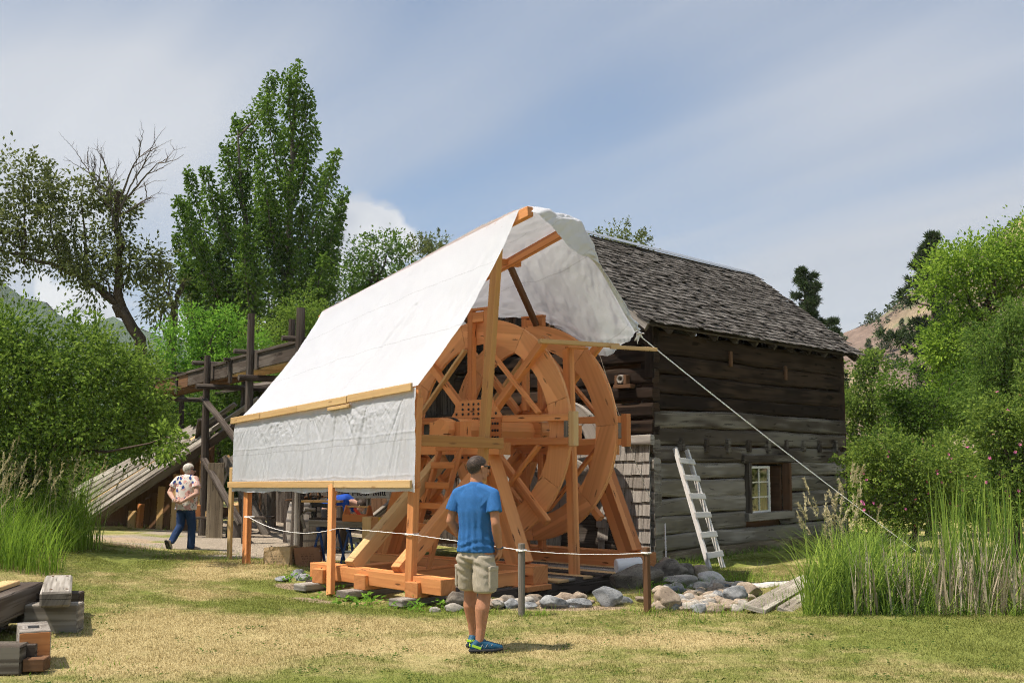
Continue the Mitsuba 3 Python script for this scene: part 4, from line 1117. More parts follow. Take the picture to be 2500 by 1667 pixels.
# blocks of firewood and the trestle behind them
tb = tag(put_beam('trestle_plank', None, (14.0, 21.9, 0.42), (15.3, 20.4, 0.42), 0.34, 0.05, 'dark_wood'), 'dark low plank carrying short wood blocks', 'plank')
lab = ('orange block of wood standing at the left end of the low plank', 'short pale block lying on the low plank beside the orange block', 'split block slanting down in front of the low plank', 'brown block near the middle of the low plank', 'squared pale block topmost of the blocks on the low plank', 'tilted pale block at the right end of the low plank')
for k, (x, y, z, w, h, b, tl_) in enumerate(((14.22, 21.72, 0.55, 0.16, 0.28, 'fir_wood', 0), (14.38, 21.5, 0.48, 0.15, 0.12, 'pine_wood', 0.1), (14.3, 21.3, 0.33, 0.16, 0.3, 'mossy_plank', 0.35), (14.62, 21.2, 0.53, 0.2, 0.22, 'brown_wood', 0.1), (14.75, 21.05, 0.62, 0.2, 0.2, 'pine_wood', -0.2), (14.9, 20.85, 0.56, 0.17, 0.25, 'mossy_plank', 0.25))):
    tag(put_beam('wood_block', None, (x, y, z - h / 2), (x + tl_ * 0.3, y + tl_ * 0.2, z + h / 2), w, w * 0.9, b, up=(0.6, 0.8, 0)), lab[k], 'wood block')
tf = thing('trestle', 'pale gray wooden trestle with slanted legs in the shade behind the wood blocks', 'trestle')
for a, b_ in (((15.2, 22.9, 0), (15.6, 22.55, 1.45)), ((16.1, 21.9, 0), (15.75, 22.35, 1.45))):
    put_beam('leg', tf, a, b_, 0.07, 0.07, 'gray_wood')
put_beam('crossbar', tf, (15.38, 22.74, 0.75), (15.95, 22.13, 0.75), 0.05, 0.08, 'gray_wood')
put_beam('top_rail', tf, (15.5, 22.7, 1.45), (15.85, 22.2, 1.45), 0.09, 0.09, 'gray_wood')


def carton_mat(key, base):
    def fn(p, n, uv):
        g = noise(p.x * 22, p.y * 22, p.z * 22) * 0.12 + 0.9
        rows_ = dr.select(dr.abs(uv.y * 9 - dr.floor(uv.y * 9) - 0.5) < 0.26, mi.Float(1), mi.Float(0))
        word = dr.select(noise(uv.x * 34, dr.floor(uv.y * 9) * 3.7, 3) > 0.45, mi.Float(1), mi.Float(0))
        area = dr.select((uv.x > 0.25) & (uv.x < 0.75) & (uv.y > 0.30) & (uv.y < 0.72), mi.Float(1), mi.Float(0))
        return mi.Color3f(base) * g * (1 - 0.42 * rows_ * word * area)
    plain(key, proc(fn), 0.8, 0.2)


carton_mat('carton_pale', (0.52, 0.385, 0.22))
carton_mat('carton_brown', (0.30, 0.155, 0.085))


def carton(label, cx, cy, rot, w, d, h, mat, lean):
    b = thing('carton', label, 'cardboard box')
    c, s_ = math.cos(rot), math.sin(rot)
    W = lambda x, y, z: A(cx + c * (x + lean * z) - s_ * y, cy + s_ * (x + lean * z) + c * y, z - 0.01)
    cor = [(-w / 2, -d / 2), (w / 2, -d / 2), (w / 2, d / 2), (-w / 2, d / 2)]
    for k in range(4):
        (x0, y0), (x1, y1) = cor[k], cor[(k + 1) % 4]
        S_, Q_ = np.meshgrid(np.linspace(0, 1, 9), np.linspace(0, 1, 7), indexing='ij')
        jj = (meshkit.fbm(np.stack([S_ * 2.5 + k * 3, Q_ * 2.5, 0 * S_ + cx], -1), 2, 5) - 0.5) * 0.05
        nx, ny = (y1 - y0), -(x1 - x0)
        ln_ = math.hypot(nx, ny)
        P = np.array([[W(x0 + (x1 - x0) * S_[i, j] + nx / ln_ * jj[i, j], y0 + (y1 - y0) * S_[i, j] + ny / ln_ * jj[i, j], h * Q_[i, j] * (1 + 0.05 * math.sin(3 * S_[i, j] + k))) for j in range(7)] for i in range(9)])
        v, f, t = grid_mesh(P, np.stack([S_, Q_], -1))
        put('side', b, mikit.ply((v, f), mat, uv=t))
    put('base', b, mikit.ply((np.array([W(x, y, 0.015) for x, y in cor]), [[0, 1, 2, 3]]), mat, uv=np.zeros((4, 2))))
    return b, W


cb, W = carton('pale cardboard box with an open top and a torn flap on the ground', 11.02, 14.50, -0.95, 0.42, 0.40, 0.36, 'carton_pale', 0.05)
put('torn_flap', cb, mikit.ply((np.array([W(-0.24, -0.20, 0.02), W(0.21, -0.2, 0.05), W(0.18, -0.32, 0.02), W(-0.05, -0.36, 0.06), W(-0.30, -0.27, 0.02)]), [[0, 1, 2], [0, 2, 3], [0, 3, 4]]), 'carton_pale', uv=np.zeros((5, 2))))
carton('reddish brown cardboard box with faded print leaning against the pale box', 11.38, 14.20, -0.75, 0.40, 0.38, 0.35, 'carton_brown', -0.12)

# workbench: thick old top on two blue steel sawhorses
wb = thing('workbench', 'thick old plank bench top under the shelter', 'workbench')
w0, w1 = A(11.75, 14.45, 0.70), A(12.35, 12.75, 0.70)
put_beam('top', wb, w0, w1, 0.62, 0.10, 'gray_wood')
put_beam('top_board', wb, w0 + A(-0.1, 0.05, 0.066), w0 + (w1 - w0) * 0.55 + A(-0.1, 0, 0.066), 0.2, 0.03, 'dark_wood')
for q, lab in ((0.1, 'blue steel sawhorse under the left end of the workbench'), (0.40, 'blue steel sawhorse under the middle of the workbench')):
    c = w0 + (w1 - w0) * q
    d = unit(A(w1[1] - w0[1], w0[0] - w1[0], 0))
    e = unit(w1 - w0)
    sh = thing('sawhorse', lab, 'sawhorse')
    put_beam('crossbar', sh, c + d * 0.33 + A(0, 0, -0.085), c - d * 0.33 + A(0, 0, -0.085), 0.06, 0.06, 'blue_steel')
    for sd_ in (-1, 1):
        for se in (-1, 1):
            foot = c + d * 0.31 * sd_ + e * 0.15 * se
            put_beam('leg', sh, c + d * 0.27 * sd_ + A(0, 0, -0.09), A(foot[0], foot[1], -0.02), 0.035, 0.035, 'blue_steel')
        a, b_ = c + d * 0.29 * sd_ + e * 0.085 + A(0, 0, -0.42), c + d * 0.29 * sd_ - e * 0.085 + A(0, 0, -0.42)
        put_beam('brace', sh, a, b_, 0.02, 0.025, 'galvanised')
tb = thing('toolbox', 'open orange wooden toolbox with triangular ends and a rod handle on the workbench', 'toolbox')
c0, c1 = A(11.70, 13.72, 0.75), A(11.82, 13.32, 0.75)
e = unit(c1 - c0)
d = A(e[1], -e[0], 0)
for c in (c0, c1):
    tri = trimesh.creation.extrude_polygon(sg.Polygon([(-0.11, 0), (0.11, 0), (0.11, 0.07), (0.03, 0.25), (-0.03, 0.25), (-0.11, 0.07)]), 0.02, engine='earcut')
    M = np.eye(4)
    M[:3, 0], M[:3, 1], M[:3, 2], M[:3, 3] = d, A(0, 0, 1), e, c
    tri.apply_transform(M)
    fv = np.asarray(tri.vertices)[tri.faces.reshape(-1)]
    put('end_board', tb, mikit.ply((fv, np.arange(len(fv)).reshape(-1, 3)), 'fir_wood', uv=fv[:, [2, 1]] + 3.3))
for s_ in (-1, 1):
    put_beam('side_board', tb, c0 + d * 0.105 * s_ + A(0, 0, 0.055), c1 + d * 0.105 * s_ + A(0, 0, 0.055), 0.015, 0.11, 'fir_wood')
put_beam('bottom', tb, c0 + A(0, 0, 0.012), c1 + A(0, 0, 0.012), 0.2, 0.015, 'fir_wood')
put('handle', tb, tube(MB(), [c0 + A(0, 0, 0.225), c1 + A(0, 0, 0.225)], 0.014, 8).shape('pine_wood'))
tag(put_beam('saw_handle', None, c0 + (c1 - c0) * 0.35 + A(0, 0, 0.2), c0 + (c1 - c0) * 0.75 + A(-0.02, 0, 0.06), 0.03, 0.05, 'red_plastic', c=0.01), 'red saw handle sticking out of the orange toolbox', 'tool')
tag(put_beam('tape_measure', None, (11.83, 13.13, 0.79), (11.85, 13.07, 0.79), 0.04, 0.07, 'yellow_plastic', c=0.012), 'small yellow tool on the workbench right of the toolbox', 'tool')
for k, (a, b_, w, h, b, lab) in enumerate((((11.9, 13.05, 0.775), (12.3, 12.35, 0.775), 0.16, 0.045, 'pine_wood', 'pale plank lying at the front of the workbench'), ((12.05, 13.05, 0.83), (12.55, 12.25, 0.83), 0.3, 0.07, 'brown_wood', 'lower dark brown board of the stack on the workbench'), ((12.1, 13.0, 0.905), (12.6, 12.2, 0.905), 0.28, 0.05, 'brown_wood', 'upper dark brown board of the stack on the workbench'), ((11.42, 14.45, 1.05), (11.75, 13.9, 1.05), 0.2, 0.035, 'pine_wood', 'pale board with shavings in front of the barrel'))):
    tag(put_beam('plank', None, a, b_, w, h, b), lab, 'plank')
# grinder with a black wheel at the far end of the bench
gd = thing('grinder', 'old bench grinder with a dark hand wheel at the left end of the workbench', 'grinder')
put('hand_wheel', gd, lathe(MB(), [(0.085, -0.015), (0.11, -0.015), (0.11, 0.015), (0.085, 0.015), (0.085, -0.015)], (11.78, 14.62, 1.12), (-0.75, -0.66, 0.1), 20).shape('steel_dark', True))
put_beam('wheel_spoke', gd, (11.73, 14.68, 1.12), (11.83, 14.56, 1.12), 0.02, 0.02, 'steel_dark')
put_beam('stand', gd, (11.80, 14.64, 0.75), (11.80, 14.64, 1.1), 0.07, 0.09, 'steel_dark', c=0.02)
put_beam('arm', gd, (11.74, 14.66, 1.0), (11.92, 14.38, 0.95), 0.06, 0.07, 'steel_dark', c=0.02)
put('clamp', gd, tube(MB(), [(11.60, 14.62, 0.6), (11.55, 14.66, 0.8), (11.60, 14.60, 0.9), (11.72, 14.5, 0.9)], 0.03, 8).shape('gray_wood', True))
# barrow of wood chips
bw = thing('barrow', 'dark tilted barrow tray of wood chips on the ground behind the raking braces', 'barrow')
c = A(12.35, 13.75, 0.30)
for a, b_, w in (((-0.25, 0.2, 0), (0.25, -0.2, 0.02), 0.5),):
    put_beam('tray', bw, c + A(*a), c + A(*b_), w, 0.03, 'galvanised', up=(-0.2, -0.1, 1))
put_beam('tray_side', bw, c + A(0.1, -0.42, 0.1), c + A(0.42, -0.1, 0.2), 0.03, 0.3, 'steel_dark')
put_beam('leg', bw, c + A(-0.1, 0.1, -0.32), c + A(-0.1, 0.1, 0), 0.04, 0.04, 'steel_dark')
put_beam('leg', bw, c + A(0.2, -0.2, -0.32), c + A(0.2, -0.2, 0), 0.04, 0.04, 'steel_dark')
chips = MB()
for k in range(130):
    p = c + A(rng.normal(0, 0.13), rng.normal(0, 0.13), 0.03 + abs(rng.normal(0, 0.03)))
    d = unit(rng.normal(size=3))
    beam(chips, p, p + d * rng.uniform(0.03, 0.07), 0.03, 0.008, up=unit(rng.normal(size=3)), c=0.001)
put('wood_chips', bw, chips.shape('mossy_plank'), kind='stuff')
for k, (x, y, b, lab) in enumerate(((11.55, 12.98, 'pine_wood', 'pale upright timber standing behind the left raking brace'), (11.95, 12.75, 'fir_wood', 'broad orange upright timber behind the left raking brace'))):
    tag(put_beam('timber', None, (x, y, -0.02), (x, y, 0.85), 0.16 + 0.12 * k, 0.2, b, up=(0, 1, 0)), lab, 'timber')
sgn = thing('sign', 'cream sign board with dark lettering partly hidden by the tarp hem', 'sign')
sp, sr = A(14.75, 16.65, 1.16), unit(A(0.66, -0.75, 0))
put_beam('board', sgn, sp - sr * 0.42, sp + sr * 0.42, 0.025, 0.42, 'white_wood')
tx = meshkit.text_mesh('Flour Mill', 0.11, 0.004, bold=True)
M = np.eye(4)
M[:3, 0], M[:3, 1], M[:3, 2] = sr, A(0, 0, 1), np.cross(sr, A(0, 0, 1))
M[:3, 3] = sp - sr * 0.32 + M[:3, 2] * 0.014 + A(0, 0, -0.155)
tx.apply_transform(M)
put('lettering', sgn, mikit.ply(tx, 'steel_dark'))
put_beam('stake', sgn, sp + A(0, 0, -1.2) - M[:3, 2] * 0.03, sp - M[:3, 2] * 0.03, 0.06, 0.05, 'gray_wood')
tag(put_beam('slanted_beam', None, (13.9, 15.6, 0.62), (15.1, 15.3, 1.45), 0.13, 0.10, 'gray_wood'), 'gray slanted beam right of the bending man in blue', 'beam')
cbn = thing('cabinet', 'open wooden cupboard in the shade behind the workbench', 'cupboard')
for a, b_, w, h, b in (((14.2, 14.6, 0.2), (14.2, 14.6, 2.0), 0.05, 0.6, 'brown_wood'), ((14.75, 13.8, 0.2), (14.75, 13.8, 2.0), 0.05, 0.6, 'dark_wood')):
    put_beam('side', cbn, a, b_, w, h, b, up=(0.75, 0.66, 0))
for z in (0.25, 0.85, 1.4):
    put_beam('shelf', cbn, (14.2, 14.6, z), (14.75, 13.8, z), 0.5, 0.03, 'brown_wood')
pole('pole', 'square gray pole behind the right raking brace', 13.9, 13.2, 0.08, 2.9)

# ------------------------------------------------------------------ old timbers on the grass, lower left
bn = thing('log_bench', 'gray weathered log bench with a cracked flat top resting on a cross block', 'bench')
put_beam('seat', bn, (5.42, 10.66, 0.375), (6.20, 12.13, 0.375), 0.285, 0.15, 'log_gray', c=0.02)
put_beam('cross_block', bn, (5.42, 11.22, 0.145), (5.80, 10.86, 0.145), 0.24, 0.29, 'log_gray', c=0.012)
put_beam('cross_block', bn, (5.95, 12.05, 0.145), (6.28, 11.75, 0.145), 0.22, 0.29, 'dark_wood', c=0.012)
for x, y in ((5.47, 10.85), (5.60, 10.78), (6.08, 12.03), (6.2, 11.94)):
    put('peg', bn, lathe(MB(), [(0, 0.005), (0.014, 0.005), (0.016, -0.004)], (x, y, 0.4515), sides=8).shape('brown_wood'))
put_beam('stretcher', bn, (5.30, 11.75, 0.30), (5.75, 11.35, 0.30), 0.10, 0.12, 'dark_wood')
put_beam('stretcher', bn, (5.30, 11.60, 0.13), (5.75, 11.2, 0.13), 0.12, 0.10, 'gray_wood')
bg = thing('big_timber', 'big dark squared timber with a mortise and a plank on top at the left edge', 'timber')
put_beam('beam', bg, (4.55, 10.45, 0.325), (5.68, 11.70, 0.325), 0.26, 0.25, 'dark_wood', c=0.014)
put_beam('under_beam', bg, (4.45, 10.50, 0.15), (5.55, 11.72, 0.15), 0.20, 0.09, 'gray_wood', c=0.012)
put_beam('plank', bg, (4.55, 10.62, 0.475), (5.40, 11.55, 0.475), 0.17, 0.045, 'pine_wood')
put_beam('foot_block', bg, (4.6, 10.85, 0.055), (5.3, 11.7, 0.055), 0.3, 0.11, 'dark_wood')
put_beam('mortise', bg, (5.02, 10.80, 0.36), (5.08, 10.86, 0.36), 0.012, 0.08, 'brown_wood')
mt = thing('mortised_block', 'short orange and gray timber block with a square mortise hole in its top', 'timber')
bm, dm, gm = A(4.66, 9.52, 0), unit(A(0.40, 0.92, 0)), unit(A(0.92, -0.40, 0))
hw, hl, mh = 0.125, 0.29, 0.315
for sx in (-1, 1):
    put_beam('cheek', mt, bm + gm * 0.085 * sx - dm * 0.094 + A(0, 0, mh / 2), bm + gm * 0.085 * sx + dm * 0.094 + A(0, 0, mh / 2), 0.078, mh - 0.003, 'gray_wood', c=0.003)
for sy in (-1, 1):
    put_beam('end_cheek', mt, bm + dm * 0.193 * sy - gm * 0.124 + A(0, 0, mh / 2), bm + dm * 0.193 * sy + gm * 0.124 + A(0, 0, mh / 2), 0.196, mh, 'gray_wood')
put_beam('sawn_face', mt, bm - dm * 0.293 - gm * 0.118 + A(0, 0, mh / 2 - 0.004), bm - dm * 0.293 + gm * 0.118 + A(0, 0, mh / 2 - 0.004), 0.006, mh - 0.02, 'fir_wood', label='freshly sawn orange face of the block')
put_beam('mortise_floor', mt, bm - dm * 0.09 + A(0, 0, 0.06), bm + dm * 0.09 + A(0, 0, 0.06), 0.09, 0.12, 'fir_wood')
tg = thing('tenoned_log', 'mossy squared log with a cut tenon at its end in the lower left corner', 'timber')
put_beam('log', tg, (4.02, 9.62, 0.115), (4.455, 9.215, 0.115), 0.26, 0.235, 'log_mixed', c=0.012)
put_beam('tenon', tg, (4.45, 9.20, 0.07), (4.575, 9.085, 0.07), 0.18, 0.10, 'brown_wood')
put_beam('tenon', tg, (4.45, 9.26, 0.16), (4.53, 9.19, 0.16), 0.06, 0.12, 'dark_wood')

# ------------------------------------------------------------------ vegetation: where its crowns, limbs and tips stand (x, y, z[, spread, half height])
BUSH_LEFT = [(8.42, 18.33, 3.61, 0.86, 0.58), (8.96, 17.75, 3.36, 0.72, 0.47), (9.45, 17.23, 3.14, 0.58, 0.43), (8.61, 18.21, 2.96, 0.94, 0.58), (9.24, 17.52, 2.82, 0.79, 0.58), (9.77, 16.93, 2.68, 0.58, 0.58), (10.02, 16.72, 2.25, 0.4, 0.54), (8.81, 18.1, 2.25, 0.79, 0.47), (9.46, 17.33, 2.35, 0.79, 0.4), (9.95, 16.8, 2.21, 0.45, 0.3), (9.4, 15.18, 1.94, 0.17, 0.25), (8.94, 18.79, 1.67, 0.81, 0.37), (9.07, 17.85, 1.92, 0.5, 0.22), (7.74, 19.17, 3.18, 1.01, 0.94), (7.87, 19.19, 2.1, 1.01, 0.86)]
BUSH_LEFT_STEMS = [(9.67, 18.81, 1.14), (9.25, 18.53, 2.11), (9.75, 17.54, 1.89), (9.47, 18.07, 2.48)]
SPARSE = [(18.02, 38.96, 11.41, 1.09, 0.7), (17.8, 39.39, 10.24, 1.17, 0.93), (18.63, 38.36, 10.71, 0.78, 0.78), (19.42, 37.4, 11.17, 0.7, 0.59), (19.3, 37.7, 10.09, 0.86, 0.78), (19.89, 36.88, 11.02, 0.59, 0.7), (18.63, 38.57, 9.47, 1.09, 0.7), (19.73, 37.36, 9.16, 1.17, 0.78), (20.49, 36.47, 9.32, 0.7, 0.78), (20.76, 36.3, 8.39, 0.78, 0.93), (20.02, 37.2, 8.08, 0.93, 0.78), (21.21, 35.76, 8.54, 0.62, 0.86), (21.77, 35.22, 7.92, 0.7, 0.93), (21.47, 35.68, 7.15, 0.62, 0.78), (19.22, 38.05, 8.39, 0.7, 0.54), (17.96, 39.43, 8.85, 0.93, 0.62), (20.41, 36.4, 10.24, 0.47, 0.78), (16.9, 40.37, 10.55, 1.09, 1.87), (17.25, 40.26, 8.7, 1.25, 1.25)]
SPARSE_TRUNK = [(21.68, 36.17, 2.5), (21.38, 36.12, 4.98), (20.96, 36.37, 6.45), (20.53, 36.76, 7.15), (19.77, 37.49, 8.0), (19.12, 38.16, 8.46), (18.27, 39.08, 8.82)]
SPARSE_UP = [(20.75, 36.6, 6.53), (20.5, 36.65, 8.08), (20.41, 36.55, 9.32), (20.29, 36.55, 10.24), (20.26, 36.44, 11.17)]
SPARSE_R = [(22.14, 35.6, 2.81), (21.95, 35.37, 5.6), (21.86, 35.23, 7.15), (22.07, 34.85, 8.08)]
POPLAR_TIPS = [(27.74, 36.01, 17.8), (27.17, 35.91, 17.24), (27.8, 37.64, 17.73), (26.05, 35.72, 15.94), (27.54, 39.84, 16.24), (26.07, 38.43, 14.54), (27.04, 38.07, 15.15), (24.95, 38.23, 13.28), (26.01, 41.11, 13.93), (23.73, 38.17, 11.81), (28.13, 35.76, 16.59), (28.05, 35.23, 15.18), (29.48, 36.33, 13.85), (28.0, 33.83, 13.74), (30.83, 36.56, 13.16), (29.26, 35.32, 11.16), (29.74, 35.76, 10.1), (28.4, 34.98, 8.85), (28.55, 37.96, 15.56), (25.75, 35.59, 13.59), (26.64, 37.97, 13.3), (25.68, 38.37, 12.46), (28.75, 37.0, 14.85), (26.82, 35.31, 12.88), (26.6, 41.64, 11.61), (25.32, 40.03, 9.74), (27.73, 37.66, 12.71), (27.71, 35.31, 11.81), (29.96, 36.98, 11.5), (25.52, 36.3, 10.71), (26.15, 38.98, 10.45), (25.71, 38.87, 8.94), (28.44, 37.95, 11.02), (27.4, 35.13, 9.79), (28.59, 39.63, 9.93), (26.76, 38.56, 8.67), (29.23, 36.56, 8.75), (27.37, 36.18, 8.68), (26.65, 41.22, 8.55), (27.69, 34.0, 9.52), (25.0, 40.23, 10.81), (24.97, 39.67, 9.29), (26.19, 40.98, 8.1), (24.82, 38.03, 10.14), (27.55, 40.47, 12.17), (26.27, 38.96, 9.74), (27.31, 38.62, 9.65), (26.65, 36.59, 11.28), (30.43, 36.35, 12.14), (27.88, 33.94, 8.51), (28.71, 36.46, 7.87), (25.73, 39.12, 7.18), (27.63, 39.43, 7.47), (26.91, 36.08, 7.3), (30.02, 38.39, 7.41), (27.15, 37.83, 10.45), (27.95, 37.49, 12.17), (26.49, 36.56, 12.67), (27.89, 39.23, 12.24), (26.27, 35.71, 9.02), (26.58, 38.87, 7.96), (24.77, 39.45, 12.1)]
POPLAR_TRUNKS = [(28.58, 37.42, 2.61), (28.25, 37.13, 6.89), (27.98, 36.58, 12.41), (27.76, 36.05, 17.39), (27.82, 38.29, 2.61), (27.43, 38.07, 6.89), (26.78, 38.09, 11.52), (26.34, 38.04, 15.08)]
BRIGHT = [(18.44, 28.7, 5.63, 0.64, 0.51), (19.04, 28.03, 5.5, 0.64, 0.58), (18.32, 28.94, 4.93, 0.77, 0.64), (18.92, 28.27, 4.8, 0.77, 0.64), (19.51, 27.59, 4.93, 0.64, 0.58), (18.2, 29.18, 4.29, 0.64, 0.51), (18.8, 28.51, 4.16, 0.64, 0.39), (19.39, 27.82, 4.29, 0.64, 0.51)]
MIDTREE = [(22.95, 31.21, 5.41, 0.89, 0.81), (23.5, 30.51, 5.85, 0.81, 0.96), (23.73, 30.13, 6.58, 0.67, 0.74), (23.29, 30.92, 4.82, 1.04, 0.59), (24.08, 29.85, 5.85, 0.59, 0.89)]
UNDER_DARK = [(17.89, 28.17, 3.22, 0.75, 0.62), (18.56, 27.43, 3.1, 0.87, 0.68), (19.2, 26.67, 3.22, 0.75, 0.62), (19.67, 26.09, 3.59, 0.75, 0.75), (18.21, 27.96, 2.23, 1.0, 0.75), (19.12, 26.93, 2.23, 0.87, 0.75), (17.63, 28.61, 2.35, 0.75, 0.75), (17.12, 28.99, 3.59, 0.75, 0.75), (19.75, 26.16, 2.48, 0.75, 0.75)]
BACK_A = [(29.0, 32.81, 9.56, 0.77, 0.82), (29.5, 32.22, 9.73, 0.68, 0.6), (28.84, 33.12, 8.71, 0.86, 0.77), (29.41, 32.48, 8.71, 0.94, 0.86), (28.56, 33.55, 8.03, 0.86, 0.77), (29.98, 31.85, 8.54, 0.68, 0.68)]
BACK_B = [(34.4, 35.57, 11.01, 0.49, 0.54), (34.86, 35.06, 10.91, 0.54, 0.62), (34.65, 35.4, 10.24, 0.88, 0.68), (35.18, 34.83, 10.04, 0.58, 0.58)]
BACK_C = [(38.36, 28.02, 10.83, 0.75, 0.47), (38.83, 27.44, 11.11, 0.78, 0.52), (39.3, 26.98, 10.64, 0.52, 0.47), (38.66, 27.79, 10.08, 1.12, 0.75)]
R_TAN = [(25.79, 11.42, 3.83, 0.34, 0.42), (26.0, 11.26, 3.31, 0.47, 0.58), (25.85, 11.54, 2.68, 0.37, 0.63), (26.27, 11.07, 2.58, 0.47, 0.63), (26.01, 11.12, 4.14, 0.26, 0.21), (26.01, 11.47, 1.95, 0.47, 0.53)]
R_MAIN = [(27.18, 9.56, 5.61, 0.42, 0.58), (27.3, 9.32, 6.23, 0.63, 0.47), (27.77, 8.76, 6.44, 0.58, 0.53), (28.01, 8.41, 6.86, 0.53, 0.37), (27.57, 9.14, 5.5, 0.79, 0.58), (27.18, 9.7, 4.72, 0.53, 0.53), (28.09, 8.48, 5.81, 0.53, 0.63), (26.99, 10.03, 3.99, 0.47, 0.47), (27.3, 9.6, 4.46, 0.79, 0.63), (27.98, 8.8, 4.67, 0.63, 0.63), (27.03, 10.06, 3.52, 0.58, 0.42), (28.55, 7.9, 6.23, 0.95, 0.95), (27.56, 9.41, 3.83, 0.63, 0.53)]
R_DARK = [(24.53, 9.91, 3.19, 0.54, 0.44), (24.93, 9.49, 2.9, 0.63, 0.49), (25.36, 8.96, 3.19, 0.58, 0.54), (24.71, 9.81, 2.51, 0.58, 0.44), (25.29, 9.16, 2.42, 0.68, 0.44), (24.37, 10.17, 2.71, 0.39, 0.39)]
R_WILLOW = [(21.61, 7.04, 3.86, 0.41, 0.37), (21.94, 6.67, 3.78, 0.37, 0.49), (21.76, 6.95, 3.29, 0.49, 0.41), (21.57, 7.22, 2.96, 0.45, 0.41), (22.06, 6.67, 2.96, 0.41, 0.45), (22.27, 6.32, 3.61, 0.49, 0.82), (21.71, 6.8, 4.59, 0.29, 0.29)]
ROSE = [(20.33, 8.85, 1.66, 0.41, 0.41), (20.7, 8.41, 1.74, 0.49, 0.41), (21.08, 7.99, 1.66, 0.53, 0.41), (20.42, 8.82, 1.17, 0.41, 0.41), (20.79, 8.39, 1.17, 0.49, 0.41), (21.23, 7.9, 1.17, 0.57, 0.41), (21.52, 7.5, 1.5, 0.49, 0.45), (20.31, 9.0, 0.77, 0.29, 0.33), (20.72, 8.54, 0.69, 0.45, 0.33), (21.1, 8.11, 0.69, 0.49, 0.33), (21.47, 7.67, 0.85, 0.45, 0.37)]
ROSE_R = [(19.84, 6.23, 2.41, 0.37, 0.44), (20.03, 6.1, 1.82, 0.37, 0.44), (19.8, 6.39, 1.75, 0.33, 0.41), (20.04, 6.2, 1.16, 0.41, 0.37), (20.26, 5.8, 2.11, 0.44, 0.74), (19.77, 6.51, 1.16, 0.3, 0.33)]


def leaf_mesh(pos, d, nrm, L, W):
    """Folded pointed leaves: two triangles each; uv.x is the leaf's own random number."""
    n = len(pos)
    d = d / (np.linalg.norm(d, axis=1, keepdims=True) + 1e-9)
    s = np.cross(nrm, d)
    s /= np.linalg.norm(s, axis=1, keepdims=True) + 1e-9
    u = np.cross(d, s)
    L, W = np.broadcast_to(L, n)[:, None], np.broadcast_to(W, n)[:, None]
    V = np.stack([pos, pos + d * L * 0.45 + s * W / 2 + u * W * 0.18, pos + d * L - u * L * 0.12, pos + d * L * 0.45 - s * W / 2 + u * W * 0.18], 1).reshape(-1, 3)
    F = (np.array([[0, 2, 1], [0, 3, 2]])[None] + (np.arange(n) * 4)[:, None, None]).reshape(-1, 3)
    uv = np.repeat(np.stack([rng.uniform(0, 1, n), np.zeros(n)], -1), 4, 0)
    return V, F, uv


def sphere_dirs(n):
    v = rng.normal(size=(n, 3))
    return v / np.linalg.norm(v, axis=1, keepdims=True)


def crown_leaves(lobes, k, L, W, hang=0.0, clump=0.16, fill=0.25, up=0.7, shoots=1.0, loose=0.0):
    """Leaves in clumps near the surface of the lobes, fewer inside."""
    lobes = [(x + rng.normal() * loose * rx, y + rng.normal() * loose * rx, z + rng.normal() * loose * rz * 1.4, rx * rng.uniform(1 - loose, 1 + loose), rz * rng.uniform(1 - loose, 1 + loose)) for x, y, z, rx, rz in lobes]
    PS, DS, NS_ = [], [], []
    for x, y, z, rx, rz in lobes:
        n = int(k * math.pi * rx * rz / (0.5 * L * W))
        nc = max(6, n // 60)
        q = sphere_dirs(nc)
        inner = rng.random(nc) < fill
        rad = np.where(inner, rng.uniform(0.15, 0.75, nc), 0.72 + 0.36 * rng.random(nc) ** 1.2 + 0.16 * (meshkit.noise(q * 3 + x) - 0.5))
        c = A(x, y, z) + q * rad[:, None] * A(rx, rx, rz)
        i = rng.integers(0, nc, n)
        off = rng.normal(size=(n, 3)) * clump * max(rx, rz) ** 0.5
        p = c[i] + off
        d = off * 0.8 + q[i] * 0.12 + sphere_dirs(n) * 0.12 + A(0, 0, -hang * 0.15)
        PS.append(p)
        DS.append(d)
        NS_.append(sphere_dirs(n) * 0.75 + A(0, 0, up) + q[i] * 0.35)
    for x, y, z, rx, rz in lobes:      # shoots that stand out of the crown
        for k_ in range(int(shoots * 9)):
            q = unit(sphere_dirs(1)[0] + A(0, 0, 0.35))
            ln_ = max(rx, rz) * rng.uniform(0.25, 0.75)
            m_ = int(ln_ / (L * 0.17)) + 4
            s_ = np.linspace(0, 1, m_)[:, None]
            p = A(x, y, z) + q * A(rx, rx, rz) * 0.9 + (q * A(1, 1, 1) + A(0, 0, 0.3)) * ln_ * s_ - A(0, 0, 1) * 0.35 * ln_ * s_ ** 2
            w_ = sphere_dirs(m_)
            PS.append(p + w_ * L * 0.3)
            DS.append(w_ + q * 0.7)
            NS_.append(sphere_dirs(m_) * 0.7 + A(0, 0, up))
    P, D, N = np.vstack(PS), np.vstack(DS), np.vstack(NS_)
    ok = P[:, 2] > 0.02
    P, D, N = P[ok], D[ok], N[ok]
    n = len(P)
    return leaf_mesh(P, D, N, L * rng.uniform(0.65, 1.3, n), W * rng.uniform(0.7, 1.25, n))


def limb(mb, pts, r0, r1, sides=7, wob=0.03):
    pts = np.asarray(pts, float)
    s = np.linspace(0, len(pts) - 1, len(pts) * 3 - 2)
    p = np.stack([np.interp(s, np.arange(len(pts)), pts[:, k]) for k in range(3)], -1)
    sm = p.copy()
    sm[1:-1] = (p[:-2] + 2 * p[1:-1] + p[2:]) / 4
    sm[1:-1] += rng.normal(size=(len(p) - 2, 3)) * wob
    tube(mb, sm, np.linspace(r0, r1, len(p)), sides, cap=False)
    return sm


